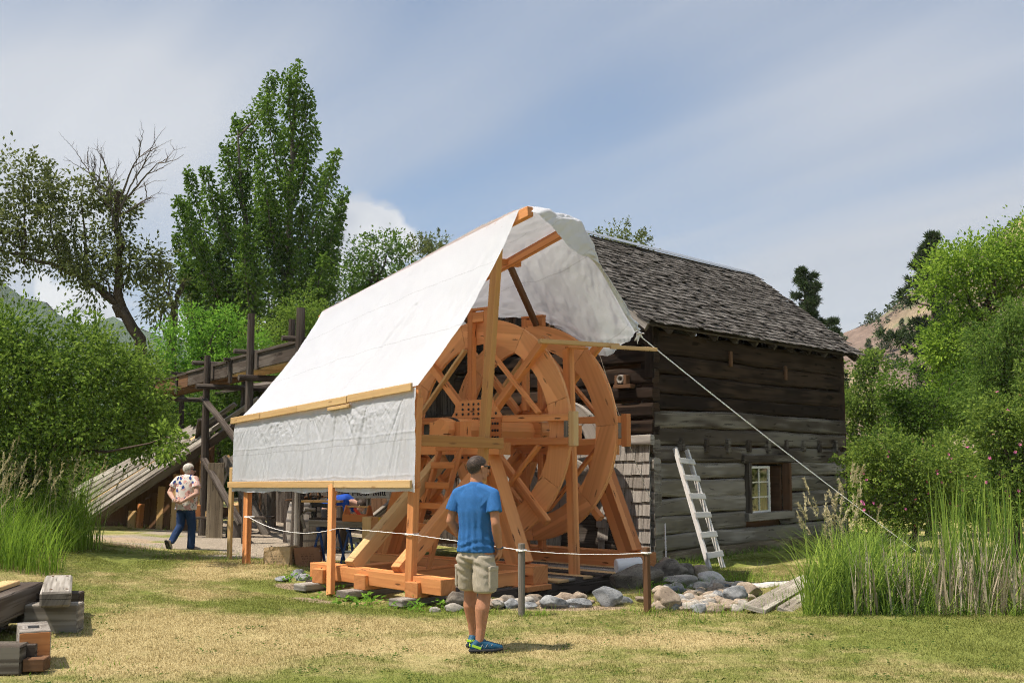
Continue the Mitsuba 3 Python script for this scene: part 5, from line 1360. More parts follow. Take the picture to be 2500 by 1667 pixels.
def tree(name, label, lobes, mat, k, L, W, trunk=None, bark='bark', group=None, cat='tree', **kw):
    t = thing(name, label, cat, group)
    v, f, u = crown_leaves(lobes, k, L, W, **kw)
    put('crown', t, mikit.ply((v, f), mat, uv=u))
    mb = MB()
    if trunk is None:
        c = np.mean([l[:3] for l in lobes], 0)
        g = float(ground_z(c[0], c[1]))
        trunk = [[(c[0], c[1], g - 0.2), (c[0] + 0.1, c[1], (g + c[2]) / 2), (c[0], c[1], c[2])]]
    r = 0.05 + 0.016 * max(l[2] for l in lobes)
    for p in trunk:
        limb(mb, p, r, r * 0.45)
    end = np.asarray(trunk[0][-1], float)
    for x, y, z, rx, rz in lobes:
        st = end + (A(x, y, z) - end) * 0.15 - A(0, 0, 0.2)
        limb(mb, [st, (st + A(x, y, z)) / 2 + rng.normal(size=3) * 0.12, A(x, y, z + rz * 0.5)], r * 0.4, 0.008, 5)
    put('trunk', t, mb.shape(bark, True))
    return t


gz0 = lambda p: (p[0], p[1], float(ground_z(p[0], p[1])) - 0.2)
lb = 'leaf_bush'
tree('bush', 'large glossy green bush overhanging the tall grass at the left edge', BUSH_LEFT, lb, 3.3, 0.085, 0.046, [[gz0((8.5, 19.0)), (8.7, 18.7, 1.2), BUSH_LEFT_STEMS[1]], [gz0((8.7, 18.9)), (8.9, 18.5, 1.5), BUSH_LEFT_STEMS[3]]], cat='bush', clump=0.18, loose=0.14, shoots=1.3)
# the sparse tree: leaning trunk, thin crown, dead top
t = thing('sparse_tree', 'sparse dark tree with a leaning trunk and bare dead top branches at the left', 'tree')
v, f, u = crown_leaves(SPARSE, 1.9, 0.17, 0.095, hang=0.6, clump=0.28, fill=0.4, loose=0.2)
put('crown', t, mikit.ply((v, f), 'leaf_sparse', uv=u))
mb = MB()
limb(mb, [gz0(SPARSE_TRUNK[0])] + SPARSE_TRUNK[1:], 0.27, 0.05, 9, 0.05)
limb(mb, [SPARSE_TRUNK[3]] + SPARSE_UP, 0.19, 0.10, 8, 0.05)
limb(mb, [gz0(SPARSE_R[0])] + SPARSE_R[1:], 0.24, 0.07, 8, 0.05)
for x, y, z, rx, rz in SPARSE:
    src = min(SPARSE_TRUNK[2:] + SPARSE_UP + SPARSE_R[1:], key=lambda q: abs(q[0] - x) + abs(q[1] - y) + 0.6 * abs(q[2] - z + 1.0))
    limb(mb, [src, tuple((A(*src) + A(x, y, z)) / 2 + rng.normal(size=3) * 0.2), (x, y, z + rz * 0.6)], 0.06, 0.012, 5, 0.05)
put('trunk', t, mb.shape('bark', True))
dead = MB()
side, dep = A(0.659, -0.752, 0), A(0.752, 0.659, 0)
o = A(*SPARSE_UP[-1])


def twigs(p, d, L, r, lev):
    q = [p]
    dd = unit(d)
    for k in range(4):
        dd = unit(dd + rng.normal(size=3) * 0.13 + A(0, 0, 0.07))
        q.append(q[-1] + dd * L / 4)
    limb(dead, q, r, r * 0.35, 5, 0.01)
    if lev:
        for k in range(5 if lev > 1 else 4):
            a = int(rng.integers(1, 5))
            twigs(q[a], unit(dd + sphere_dirs(1)[0] * 0.75 + A(0, 0, 0.15)), L * rng.uniform(0.35, 0.6), r * 0.42, lev - 1)


for sx, sz, L in ((0.25, 1.0, 2.3), (0.55, 0.8, 1.9), (-0.35, 1.0, 1.9), (-0.6, 0.75, 1.5), (1.0, 0.55, 2.2), (1.0, -0.1, 1.4), (0.0, 1.0, 2.0), (-0.9, 0.6, 1.3)):
    twigs(o - A(0, 0, rng.uniform(0.0, 1.4)), side * sx + A(0, 0, sz) + dep * rng.normal() * 0.25, L, 0.05, 2)
put('dead_branches', t, dead.shape('dead_bark', True))
# the tall poplar: many steep limbs, leaves along them
t = thing('poplar', 'tall deep green poplar with steep pointed branches, the highest tree', 'tree')
mb = MB()
limb(mb, [gz0(POPLAR_TRUNKS[0])] + POPLAR_TRUNKS[1:4], 0.30, 0.03, 9, 0.05)
limb(mb, [gz0(POPLAR_TRUNKS[4])] + POPLAR_TRUNKS[5:8], 0.26, 0.03, 9, 0.05)
tr1 = [A(*gz0(POPLAR_TRUNKS[0]))] + [A(*p) for p in POPLAR_TRUNKS[1:4]]
tr2 = [A(*gz0(POPLAR_TRUNKS[4]))] + [A(*p) for p in POPLAR_TRUNKS[5:8]]
PS, DS, NS_ = [], [], []
for tip in POPLAR_TIPS:
    tip = A(*tip)
    best = None
    for tr in (tr1, tr2):
        zz = [p[2] for p in tr]
        hd = min(np.linalg.norm(tip[:2] - p[:2]) for p in tr)
        zq = max(1.6, tip[2] - 1.25 * hd - 2.2)
        b = np.array([np.interp(zq, zz, [p[k] for p in tr]) for k in range(3)])
        if best is None or np.linalg.norm(tip - b) < np.linalg.norm(tip - best):
            best = b
    mid = best * 0.45 + tip * 0.55 + (A(tip[0], tip[1], 0) - A(best[0], best[1], 0)) * 0.16 - A(0, 0, 0.3)
    c = limb(mb, [best, mid, tip], 0.06, 0.01, 5, 0.03)
    ln_ = np.linalg.norm(tip - best)
    n = int(250 * ln_ ** 0.75)
    s = rng.uniform(0.12, 1.0, n) ** 0.85
    k = s * (len(c) - 1)
    p = np.stack([np.interp(k, np.arange(len(c)), c[:, a]) for a in range(3)], -1)
    rad = (0.62 * (1 - s) ** 0.6 + 0.13) * np.minimum(1, s * 4) * (0.8 + 0.5 * meshkit.noise(np.stack([s * 9, s * 0 + tip[0] * 3, s * 0], -1)))
    q = sphere_dirs(n)
    p = p + q * (rad * rng.random(n) ** 0.4)[:, None]
    PS.append(p)
    DS.append(q * 0.7 + A(0, 0, -0.25) + sphere_dirs(n) * 0.6)
    NS_.append(sphere_dirs(n) + A(0, 0, 0.45) + q * 0.4)
P, D, N = np.vstack(PS), np.vstack(DS), np.vstack(NS_)
v, f, u = leaf_mesh(P, D, N, rng.uniform(0.11, 0.21, len(P)), rng.uniform(0.08, 0.15, len(P)))
put('crown', t, mikit.ply((v, f), 'leaf_poplar', uv=u))
put('trunk', t, mb.shape('dead_bark', True))
tree('young_tree', 'bright light green young tree in front of the poplar above the flume', BRIGHT, 'leaf_bright', 2.2, 0.10, 0.06, clump=0.18)
tree('tree', 'mid green tree standing right of the bright one, beside the shelter roof', MIDTREE, 'leaf_bush', 2.4, 0.10, 0.055, clump=0.2)
tree('thicket', 'leafy thicket in the shade beneath the flume', UNDER_DARK, 'leaf_poplar', 2.4, 0.10, 0.06, cat='bush', clump=0.2)
tree('tree', 'rounded green tree showing above the tarp slope, right of the poplar', BACK_A, 'leaf_poplar', 2.4, 0.14, 0.085, clump=0.25)
tree('tree', 'small treetop peeping over the upper part of the tarp slope', BACK_B, 'leaf_sparse', 1.7, 0.14, 0.085, clump=0.22)
tree('tree', 'pale green treetop rising behind the ridge of the mill roof', BACK_C, 'leaf_sparse', 1.5, 0.14, 0.085, clump=0.25)
tree('bush', 'tall yellowish green bush with russet tips close to the far mill corner', R_TAN, 'leaf_rose', 3.6, 0.085, 0.05, cat='bush', clump=0.17, loose=0.25, fill=0.4)
tree('tree', 'broad light green tree filling the upper right in front of the hill', R_MAIN, 'leaf_shrub', 3.6, 0.095, 0.055, clump=0.2, loose=0.3, shoots=1.8, fill=0.4)
tree('bush', 'dark gray green bush between the light tree and the rose bush', R_DARK, 'leaf_poplar', 3.2, 0.075, 0.045, cat='bush', clump=0.16, loose=0.3, shoots=1.6)
tree('willow', 'narrow-leaved grayish green willow at the right edge', R_WILLOW, 'leaf_willow', 3.0, 0.085, 0.028, cat='bush', hang=0.4, clump=0.15, loose=0.25, shoots=2.0)
for lobes, nf, lab in ((ROSE, 75, 'spreading wild rose bush with scattered pink flowers behind the reeds'), (ROSE_R, 26, 'tall rose bush with a few pink flowers at the right edge')):
    t = tree('rose_bush', lab, lobes, 'leaf_rose', 3.5, 0.066, 0.04, cat='bush', clump=0.16, loose=0.35, shoots=2.2)
    PS, NS_ = [], []
    for k in range(nf):
        x, y, z, rx, rz = lobes[int(rng.integers(0, len(lobes)))]
        d = unit(rng.normal(size=3) + A(-0.75, -0.6, 0.45))
        PS.append(A(x, y, z) + d * A(rx, rx, rz) * 1.08)
        NS_.append(d)
    pos, dr_, nn = [], [], []
    for p, d in zip(PS, NS_):
        a = unit(np.cross(d, [0.1, 0.2, 1]))
        b_ = np.cross(d, a)
        for q in range(5):
            w = q * 1.2566
            pos.append(p)
            dr_.append(a * math.cos(w) + b_ * math.sin(w) + d * 0.35)
            nn.append(d)
    v, f, u = leaf_mesh(np.array(pos), np.array(dr_), np.array(nn), 0.034, 0.034)
    put('flowers', t, mikit.ply((v, f), 'petal', uv=u), kind='stuff')


def pine(label, x, y, z0, h, spread, n_wh, tufts, nl, name='pine_tree', group=None, sparse=1.0, lw=0.35):
    t = thing(name, label, 'pine', group)
    mb, PS, DS, NS_ = MB(), [], [], []
    limb(mb, [(x, y, z0), (x, y, z0 + h / 2), (x, y, z0 + h)], h * 0.022, h * 0.003, 6, 0.0)
    for k in range(n_wh):
        s = (k + 0.5) / n_wh
        zz = z0 + h * (0.12 + 0.88 * s)
        R0 = spread * (1 - s) ** 0.75 + 0.02 * h
        for q in range(4):
            R = R0 * rng.uniform(0.45, 1.3)
            a = rng.uniform(0, 6.283)
            d = unit(A(math.cos(a), math.sin(a), rng.uniform(0.05, 0.45)))
            tipp = A(x, y, zz) + d * R
            limb(mb, [(x, y, zz - 0.05), A(x, y, zz) + d * R * 0.5 - A(0, 0, 0.04 * h * 0.3), tipp], h * 0.005, h * 0.0015, 4, 0.0)
            for c in range(tufts):
                w = rng.uniform(0.35, 1.05)
                p = A(x, y, zz) + d * R * w + rng.normal(size=3) * 0.10 * R
                m_ = nl
                qq = sphere_dirs(m_) + d * 0.5 + A(0, 0, 0.25)
                PS.append(np.broadcast_to(p, (m_, 3)))
                DS.append(qq)
                NS_.append(sphere_dirs(m_))
    P, D, N = np.vstack(PS), np.vstack(DS), np.vstack(NS_)
    v, f, u = leaf_mesh(P, D, N, lw * rng.uniform(0.6, 1.2, len(P)), lw * 0.16)
    put('trunk', t, mb.shape('bark', True))
    put('needles', t, mikit.ply((v, f), 'needle', uv=u))


pine('tall pine rising behind the right end of the mill roof', 53.5, 26.55, 0.0, 11.5, 1.9, 22, 6, 40)
pine('small pine top just right of the tall pine behind the roof', 56.1, 26.35, 0.0, 9.1, 1.0, 15, 5, 30)
pine('large dark pine leaning over the light green tree at the upper right', 62.1, 23.1, 0.0, 14.2, 3.1, 20, 7, 40, lw=0.45)
for k, (x, y, h, lab) in enumerate(((315.3, 137.3, 6.0, 'left one of two lone pines on the hill crest against the sky'), (321.7, 137.5, 5.4, 'right one of two lone pines on the hill crest against the sky'), (182.4, 79.1, 4.2, 'thin leftmost pine of the group on the hillside bench'), (183.8, 77.4, 5.6, 'tallest pine of the group on the hillside bench'),
                                    (186.7, 77.1, 4.0, 'middle pine of the group on the hillside bench'), (191.0, 76.6, 4.6, 'right rear pine of the group on the hillside bench'), (186.6, 74.1, 3.8, 'rightmost pine of the group on the hillside bench'), (181.2, 77.35, 2.6, 'smallest pine of the group on the hillside bench'), (292.3, 117.5, 4.6, 'lower pine of the pair high on the hill slope'), (293.1, 116.3, 4.6, 'upper pine of the pair high on the hill slope'))):
    pine(lab, x, y, float(hz((x, y))) - 0.3, h, h * 0.2, 11, 2, 12, group='small pines on the hill', lw=0.5 if x < 200 else 0.75)
# low sagebrush on the hill
sg_, sn_ = [], []
cand = np.stack([rng.uniform(150, 330, 900), rng.uniform(40, 150, 900)], -1)
keep = meshkit.fbm(np.concatenate([cand * 0.06, np.zeros((900, 1))], 1), 3, 4) > 0.53
lob = [(x, y, float(hz((x, y))) + 0.3, r, r * 0.75) for (x, y), r in zip(cand[keep][:220], rng.uniform(0.6, 1.7, 220))]
v, f, u = crown_leaves(lob, 1.1, 0.55, 0.4, clump=0.25)
k = put('sagebrush', None, mikit.ply((v, f), 'needle', uv=u))
labels[k] = {'label': 'dark scattered sagebrush on the dry brown hillside', 'category': 'shrub', 'kind': 'stuff'}

# woodland that closes the view behind the left trees and behind the mill
lob = []
for k in range(60):
    a = math.radians(rng.uniform(46, 72))
    r_ = rng.uniform(50, 66)
    lob.append((r_ * math.cos(a), r_ * math.sin(a), rng.uniform(0.3, 3.6), rng.uniform(1.6, 2.6), rng.uniform(1.4, 2.2)))
for k in range(26):
    a = math.radians(rng.uniform(14, 30))
    r_ = rng.uniform(34, 46)
    lob.append((r_ * math.cos(a), r_ * math.sin(a), rng.uniform(0.0, 1.0), rng.uniform(1.0, 1.6), rng.uniform(0.8, 1.1)))
v, f, u = crown_leaves(lob, 2.2, 0.30, 0.18, clump=0.35)
k = put('woodland', None, mikit.ply((v, f), 'leaf_poplar', uv=u))
labels[k] = {'label': 'dark green woodland undergrowth closing the view behind the trees', 'category': 'woodland', 'kind': 'stuff'}

# ------------------------------------------------------------------ tall grass, reeds, weeds


def gpts(n, fn):
    out = []
    while len(out) < n:
        p = fn()
        if p is not None:
            out.append(p)
    P = np.array(out)
    return np.concatenate([P, ground_z(P[:, 0], P[:, 1])[:, None] - 0.02], 1)


def stuff(name, arr, mat, label, cat):
    k = put(name, None, mikit.ply(arr[:2], mat, uv=arr[2]))
    labels[k] = {'label': label, 'category': cat, 'kind': 'stuff'}


def join(parts):
    n, V, F, U = 0, [], [], []
    for v, f, u in parts:
        V.append(v)
        F.append(f + n)
        U.append(u)
        n += len(v)
    return np.vstack(V), np.vstack(F), np.vstack(U)


def in_bank():
    x, y = rng.uniform(6.2, 10.6), rng.uniform(14.6, 21.5)
    edge = 15.15 + 0.35 * math.sin(x * 4) if x < 8.2 else 15.15 + (x - 8.2) * 1.75 + 0.3 * math.sin(x * 5)
    lat = x * 0.659 - y * 0.752
    return (x, y) if y > edge and lat < -6.75 - 0.22 * (y - 16) + 0.35 * math.sin(y * 3) else None


base = gpts(8000, in_bank)
n = len(base)
hh = rng.uniform(0.45, 1.0, n) * (0.75 + 0.45 * meshkit.noise(base * 0.9)) * np.clip(1 + 0.28 * (base[:, 1] - 16.2), 1, 1.75)
hd = rng.uniform(0, 6.283, n)
g1 = blades(base, hh, rng.uniform(0.008, 0.017, n), hh * rng.uniform(0.25, 0.85, n), hd, 0.55, 4)
stuff('tall_grass', g1, 'meadow_blade', 'tall bright green grass drooping on the bank at the left edge', 'grass')


def plumes(base, h, lean, heading, n_spk, size, mat_stem, mat_head, name, label):
    st = blades(base, h, np.full(len(base), 0.006), lean, heading, 0.25, 3)
    d = np.stack([np.cos(heading), np.sin(heading), 0 * heading], -1)
    PS, DS = [], []
    for k in range(len(base)):
        s = 1 - rng.random(n_spk) * size / h[k]
        t_ = s ** 1.5
        p = base[k] + d[k] * (lean[k] * t_)[:, None]
        p[:, 2] += h[k] * (s - 0.25 * 0.45 * s ** 3 * min(lean[k] / h[k], 1.5))
        q = sphere_dirs(n_spk) * 0.5 + A(0, 0, 0.55) + d[k] * 0.5
        PS.append(p)
        DS.append(q)
    P, D = np.vstack(PS), np.vstack(DS)
    hd_ = leaf_mesh(P, D, sphere_dirs(len(P)), rng.uniform(0.03, 0.06, len(P)), rng.uniform(0.008, 0.014, len(P)))
    t = name
    labels[t] = {'label': label, 'category': 'grass', 'kind': 'stuff'}
    _seen[t] = 1
    put('stems', t, mikit.ply(st[:2], mat_stem, uv=st[2]), kind='stuff')
    put('seed_heads', t, mikit.ply(hd_[:2], mat_head, uv=hd_[2]), kind='stuff')


def in_back():
    x, y = rng.uniform(8.6, 13.2), rng.uniform(18.0, 27.0)
    lat, dep = x * 0.659 - y * 0.752, x * 0.752 + y * 0.659
    return (x, y) if -0.46 < lat / dep < -0.395 and dep < 25 else None


b2 = gpts(5200, in_back)
h2 = rng.uniform(0.35, 0.85, len(b2))
g2 = blades(b2, h2, rng.uniform(0.012, 0.024, len(b2)), h2 * rng.uniform(0.3, 0.9, len(b2)), rng.uniform(0, 6.283, len(b2)), 0.5, 3)
stuff('rough_grass', g2, 'meadow_blade', 'rough grass in the shade under the large bush, before the lean-to', 'grass')


def in_bank_top():
    p = in_bank()
    return p if p and (p[1] > 16.0 or p[0] > 8) and rng.random() < 0.8 else None


base = gpts(380, in_bank_top)
n = len(base)
plumes(base, rng.uniform(0.85, 1.4, n) * np.clip(1 + 0.16 * (base[:, 1] - 16.2), 1, 1.4), rng.uniform(0.15, 0.6, n), rng.normal(-0.9, 1.1, n), 40, 0.30, 'reed_dry', 'seed_head', 'seeding_grass', 'straw coloured seeding grass rising above the green grass on the left bank')
# reeds on the right
def in_reeds(lat0, lat1, d0, d1):
    def fn():
        dep, q = rng.uniform(d0, d1), rng.uniform(lat0, lat1)
        lat = q * dep
        x, y = dep * 0.752 + lat * 0.659, dep * 0.659 - lat * 0.752
        return (x, y) if q > 0.254 + 0.016 * (dep - 12.75) else None
    return fn


parts = []
for lat0, lat1, d0, d1, n, h0, h1, w0, w1, ln0, ln1 in ((0.248, 0.335, 12.75, 15.4, 1700, 0.35, 1.15, 0.010, 0.026, 0.15, 0.9), (0.33, 0.37, 12.75, 14.0, 300, 0.2, 0.75, 0.008, 0.02, 0.1, 0.7), (0.36, 0.47, 12.7, 14.6, 420, 0.25, 0.85, 0.008, 0.02, 0.1, 0.8), (0.25, 0.47, 12.62, 12.9, 700, 0.05, 0.35, 0.006, 0.012, 0.2, 1.2)):
    b = gpts(n, in_reeds(lat0, lat1, d0, d1))
    h = rng.uniform(h0, h1, n)
    parts.append(blades(b, h, rng.uniform(w0, w1, n), h * rng.uniform(ln0, ln1, n), rng.uniform(0, 6.283, n), 0.5, 4))
for lat0, lat1, d0, d1, n, h0, h1 in ((0.372, 0.475, 12.85, 15.0, 330, 0.75, 1.62), (0.30, 0.37, 12.9, 14.5, 80, 0.6, 1.15), (0.345, 0.38, 13.0, 16.0, 40, 0.6, 1.0)):
    b = gpts(n, in_reeds(lat0, lat1, d0, d1))
    h = rng.uniform(h0, h1, n) * (0.72 + 0.5 * meshkit.noise(b * 1.4))
    parts.append(blades(b, h, rng.uniform(0.018, 0.034, n), h * rng.uniform(0.02, 0.30, n), rng.uniform(0, 6.283, n), 0.35, 4))
stuff('reeds', join(parts), 'reed_green', 'green reeds and sedge growing thickly at the right', 'reeds')
parts = []
for lat0, lat1, n, h0, h1 in ((0.30, 0.36, 120, 0.3, 0.95), (0.372, 0.47, 260, 0.3, 1.05)):
    b = gpts(n, in_reeds(lat0, lat1, 12.72, 13.5))
    h = rng.uniform(h0, h1, n)
    parts.append(blades(b, h, rng.uniform(0.014, 0.032, n), h * rng.uniform(0.0, 0.5, n), rng.uniform(0, 6.283, n), 0.2, 3))
b = gpts(70, in_reeds(0.37, 0.47, 12.8, 13.6))
parts.append(blades(b, np.full(70, 0.16), rng.uniform(0.012, 0.024, 70), rng.uniform(0.3, 0.7, 70), rng.uniform(0, 6.283, 70), 0.1, 3))
stuff('dry_reeds', join(parts), 'reed_dry', 'pale dead reed stalks standing and fallen among the green reeds', 'reeds')
b = gpts(34, in_reeds(0.243, 0.315, 12.9, 15.0))
n = len(b)
plumes(b, rng.uniform(0.95, 1.75, n), rng.uniform(0.1, 0.55, n), rng.uniform(0, 6.283, n), 46, 0.22, 'reed_green', 'seed_head', 'plume_grass', 'tall grass with pale feathery seed plumes in front of the mill window')
# broad-leaved weeds round the timbers, and longer grass at feet of walls and posts
PS, DS, NS_ = [], [], []
for cx, cy, sx, sy, n in ((9.2, 9.9, 0.2, 0.5, 9), (9.3, 10.6, 0.2, 0.2, 8), (9.6, 11.5, 0.2, 0.2, 5), (9.45, 9.4, 0.12, 0.2, 5), (10.2, 12.9, 0.4, 0.3, 16), (12.3, 13.3, 0.5, 0.4, 24), (12.9, 8.75, 0.15, 0.1, 5), (10.9, 10.6, 0.3, 0.3, 12)):
    for k in range(n):
        p = A(cx + rng.normal() * sx, cy + rng.normal() * sy, 0)
        p[2] = float(ground_z(p[0], p[1]))
        for q in range(7):
            a = rng.uniform(0, 6.283)
            PS.append(p + rng.normal(size=3) * A(0.03, 0.03, 0.0) + A(0, 0, rng.uniform(0, 0.10)))
            DS.append(A(math.cos(a), math.sin(a), rng.uniform(0.2, 1.0)))
            NS_.append(A(0, 0, 1) + rng.normal(size=3) * 0.4)
v, f, u = leaf_mesh(np.array(PS), np.array(DS), np.array(NS_), rng.uniform(0.05, 0.11, len(PS)), rng.uniform(0.02, 0.045, len(PS)))
stuff('weeds', (v, f, u), 'leaf_bright', 'small leafy green weeds growing round the front timbers', 'weeds')
PS, DS, NS_ = [], [], []
for k in range(170):      # plantain and clover here and there in the lawn
    q, d_ = rng.uniform(-0.44, 0.44), rng.uniform(8.6, 13.5)
    cx, cy = d_ * 0.752 + q * d_ * 0.659, d_ * 0.659 - q * d_ * 0.752
    if bare(cx, cy):
        continue
    for m_ in range(int(rng.integers(3, 14))):
        p = A(cx + rng.normal() * 0.09, cy + rng.normal() * 0.09, 0)
        p[2] = float(ground_z(p[0], p[1])) + 0.012
        a = rng.uniform(0, 6.283)
        PS.append(p)
        DS.append(A(math.cos(a), math.sin(a), rng.uniform(0.15, 0.6)) * 0.5)
        NS_.append(A(0, 0, 1) + rng.normal(size=3) * 0.3)
v, f, u = leaf_mesh(np.array(PS), np.array(DS), np.array(NS_), rng.uniform(0.02, 0.055, len(PS)), rng.uniform(0.012, 0.026, len(PS)))
stuff('clover', (v, f, u), 'leaf_deep', 'low dark green clover and plantain scattered in the lawn', 'weeds')
parts = []
for cx, cy, sx, sy, n, h0, h1 in ((13.5, 8.35, 0.9, 0.18, 420, 0.06, 0.2), (15.0, 9.6, 0.6, 0.3, 500, 0.05, 0.2), (18.0, 10.25, 2.6, 0.12, 900, 0.06, 0.22), (9.7, 8.15, 0.1, 0.1, 90, 0.05, 0.14), (10.7, 7.3, 0.2, 0.2, 160, 0.04, 0.12), (12.6, 6.7, 1.1, 0.18, 520, 0.05, 0.2), (9.4, 9.6, 0.3, 0.7, 320, 0.04, 0.12), (15.3, 25.6, 0.3, 1.5, 500, 0.06, 0.2), (14.6, 7.7, 0.5, 0.4, 320, 0.06, 0.22), (4.75, 9.3, 0.25, 0.3, 160, 0.03, 0.07), (5.6, 11.0, 0.3, 0.3, 140, 0.03, 0.09), (10.5, 17.2, 0.5, 2.0, 500, 0.05, 0.18), (11.2, 14.6, 0.3, 0.5, 200, 0.04, 0.1)):
    P = np.stack([rng.normal(cx, sx, n), rng.normal(cy, sy, n)], -1)
    b = np.concatenate([P, ground_z(P[:, 0], P[:, 1])[:, None] - 0.01], 1)
    h = rng.uniform(h0, h1, n)
    parts.append(blades(b, h, rng.uniform(0.005, 0.01, n), h * rng.uniform(0.2, 1.0, n), rng.uniform(0, 6.283, n), 0.4, 3))
stuff('grass_tufts', join(parts), 'meadow_blade', 'longer green grass tufts left round stones, posts and the foot of the mill wall', 'grass')

# ------------------------------------------------------------------ stones
def stone_mat(key, a, b, spots):
    def fn(p, n, uv):
        s = fbm(p.x * 11 + uv.x, p.y * 11 + uv.y, p.z * 11, 3)
        f = noise(p.x * 90, p.y * 90, p.z * 90)
        c = mix(a, b, smoothstep(0.3, 0.7, s))
        return c * (0.8 + 0.4 * f) * (1 - 0.5 * smoothstep(0.72, 0.8, noise(p.x * 38, p.y * 38, p.z * 38)) * spots)
    plain(key, proc(fn), 0.85, 0.25)


stone_mat('stone_pale', (0.24, 0.225, 0.195), (0.40, 0.37, 0.315), 0.6)
stone_mat('stone_tan', (0.24, 0.19, 0.14), (0.36, 0.295, 0.22), 0.5)
stone_mat('stone_blue', (0.13, 0.14, 0.145), (0.29, 0.30, 0.30), 0.7)
stone_mat('stone_brown', (0.10, 0.086, 0.07), (0.20, 0.175, 0.14), 0.6)
stone_mat('mortar', (0.44, 0.42, 0.38), (0.60, 0.57, 0.52), 0.3)


def stone(x, y, z, rx, ry, rz, rot, mat, seed, ang=0.0, rough=0.38):
    m = trimesh.creation.icosphere(3)
    v = m.vertices.copy()
    nn = v.copy()
    v = v * (1 + rough * (meshkit.fbm(nn * 1.1 + seed * 5.7, 2, seed) - 0.5) * 2 + 0.05 * (meshkit.fbm(nn * 4 + seed, 2, seed + 2) - 0.5))[:, None]
    if not ang:   # flattened sides, as river stones have
        for k in range(4):
            d = unit(np.random.default_rng(seed * 17 + k).normal(size=3))
            v = v - np.outer(np.maximum(v @ d - 0.74, 0) * 0.8, d)
    if ang:   # broken faces
        for k in range(7):
            d = unit(np.random.default_rng(seed * 31 + k).normal(size=3))
            q = v @ d
            v = v - np.outer(np.maximum(q - ang, 0), d)
    v = v * A(rx, ry, rz)
    c, s_ = math.cos(rot), math.sin(rot)
    v = v @ np.array([[c, s_, 0], [-s_, c, 0], [0, 0, 1]]) + A(x, y, z)
    return mikit.ply((v, m.faces), mat, smooth=True if not ang else 25, **({'uv': np.broadcast_to(A(seed * 3.3, seed * 1.7), (len(v), 2))} if not ang else {}))


big = [  # x, y, z, rx, ry, rz, turn, material, broken, label
    (12.75, 8.95, 0.10, 0.42, 0.24, 0.19, -0.6, 'stone_brown', 0.72, 'largest brown boulder beside the low deck, right of the square post'),
    (13.70, 9.02, 0.16, 0.25, 0.17, 0.15, -0.8, 'stone_brown', 0, 'smooth dark rounded boulder just behind the largest one'),
    (13.45, 9.35, 0.22, 0.18, 0.15, 0.13, 0.3, 'stone_brown', 0, 'dark stone against the end of the far wheel stand'),
    (14.55, 9.62, 0.12, 0.17, 0.13, 0.12, 0.3, 'stone_tan', 0.8, 'pinkish stone block at the mill corner beside the far wheel stand'),
    (14.35, 9.20, 0.08, 0.22, 0.14, 0.11, -0.4, 'stone_brown', 0, 'brown stone lying in front of the mill corner'),
    (14.6, 9.05, 0.07, 0.15, 0.12, 0.10, 0.2, 'stone_tan', 0, 'reddish stone in the weeds by the mill corner'),
    (13.35, 8.62, 0.05, 0.26, 0.17, 0.10, -0.7, 'stone_pale', 0.75, 'pale stone with grass growing round it, left one of two'),
    (13.75, 8.35, 0.06, 0.19, 0.14, 0.11, -0.7, 'mortar', 0.75, 'squarish white stone in the grass, right one of two'),
    (10.93, 8.06, 0.10, 0.165, 0.13, 0.14, -0.75, 'stone_blue', 0.7, 'pointed dark bluish stone with a white top at the end of the stone row'),
    (10.35, 8.42, 0.06, 0.17, 0.12, 0.085, -0.8, 'stone_blue', 0, 'low bluish stone right of the round post'),
    (10.63, 8.25, 0.03, 0.19, 0.11, 0.07, -0.75, 'stone_blue', 0.8, 'flat dark gray stone in the stone row'),
    (9.95, 9.38, 0.14, 0.24, 0.17, 0.15, -0.7, 'stone_brown', 0, 'large dark brown stone behind the man\'s knees'),
    (9.62, 9.28, 0.09, 0.15, 0.13, 0.11, 0.2, 'stone_brown', 0, 'round brown stone under the end of the front sill'),
    (12.35, 7.15, 0.07, 0.16, 0.13, 0.13, -0.7, 'stone_blue', 0.8, 'big gray upright stone at the right end of the stone bed'),
    (12.95, 7.35, 0.05, 0.22, 0.15, 0.11, -0.7, 'stone_tan', 0.75, 'large pinkish slab beside the edging boards'),
    (11.22, 7.42, 0.07, 0.17, 0.15, 0.14, 0.0, 'stone_tan', 0, 'round tan stone right behind the square post'),
]
for k, (x, y, z, a, b, c, r, mt_, an, lab_) in enumerate(big):
    tag(put('boulder' if max(a, b) > 0.2 else 'stone', None, stone(x, y, z, a, b, c, r, mt_, k + 2, an)), lab_, 'stone')
pipe = tag(put('stone_roller', None, lathe(MB(), [(0, 0), (0.095, 0.0), (0.105, 0.01), (0.105, 0.36), (0.095, 0.37), (0, 0.37)], (12.95, 9.40, 0.23), (0.80, -0.6, 0.05), 22).shape('white_paint', False)), 'white cylindrical stone lying at the end of the low deck', 'stone')
mats = ['stone_pale', 'stone_pale', 'stone_tan', 'stone_tan', 'stone_blue', 'stone_brown']
seed = 40
row = [(9.45, 9.15), (9.78, 9.05), (9.62, 8.9), (9.9, 8.87), (9.85, 9.12), (10.05, 8.8), (9.98, 8.98), (10.12, 9.05), (10.2, 8.7), (10.3, 8.85), (10.12, 8.62), (10.42, 8.68), (10.5, 8.85), (10.58, 8.58), (10.5, 8.44), (10.7, 8.72), (10.75, 8.45), (10.85, 8.6), (10.9, 8.32), (10.05, 9.2), (10.3, 9.08), (10.62, 8.95), (11.0, 8.5), (11.1, 8.25), (11.22, 8.05), (11.32, 7.85), (9.35, 9.32)]
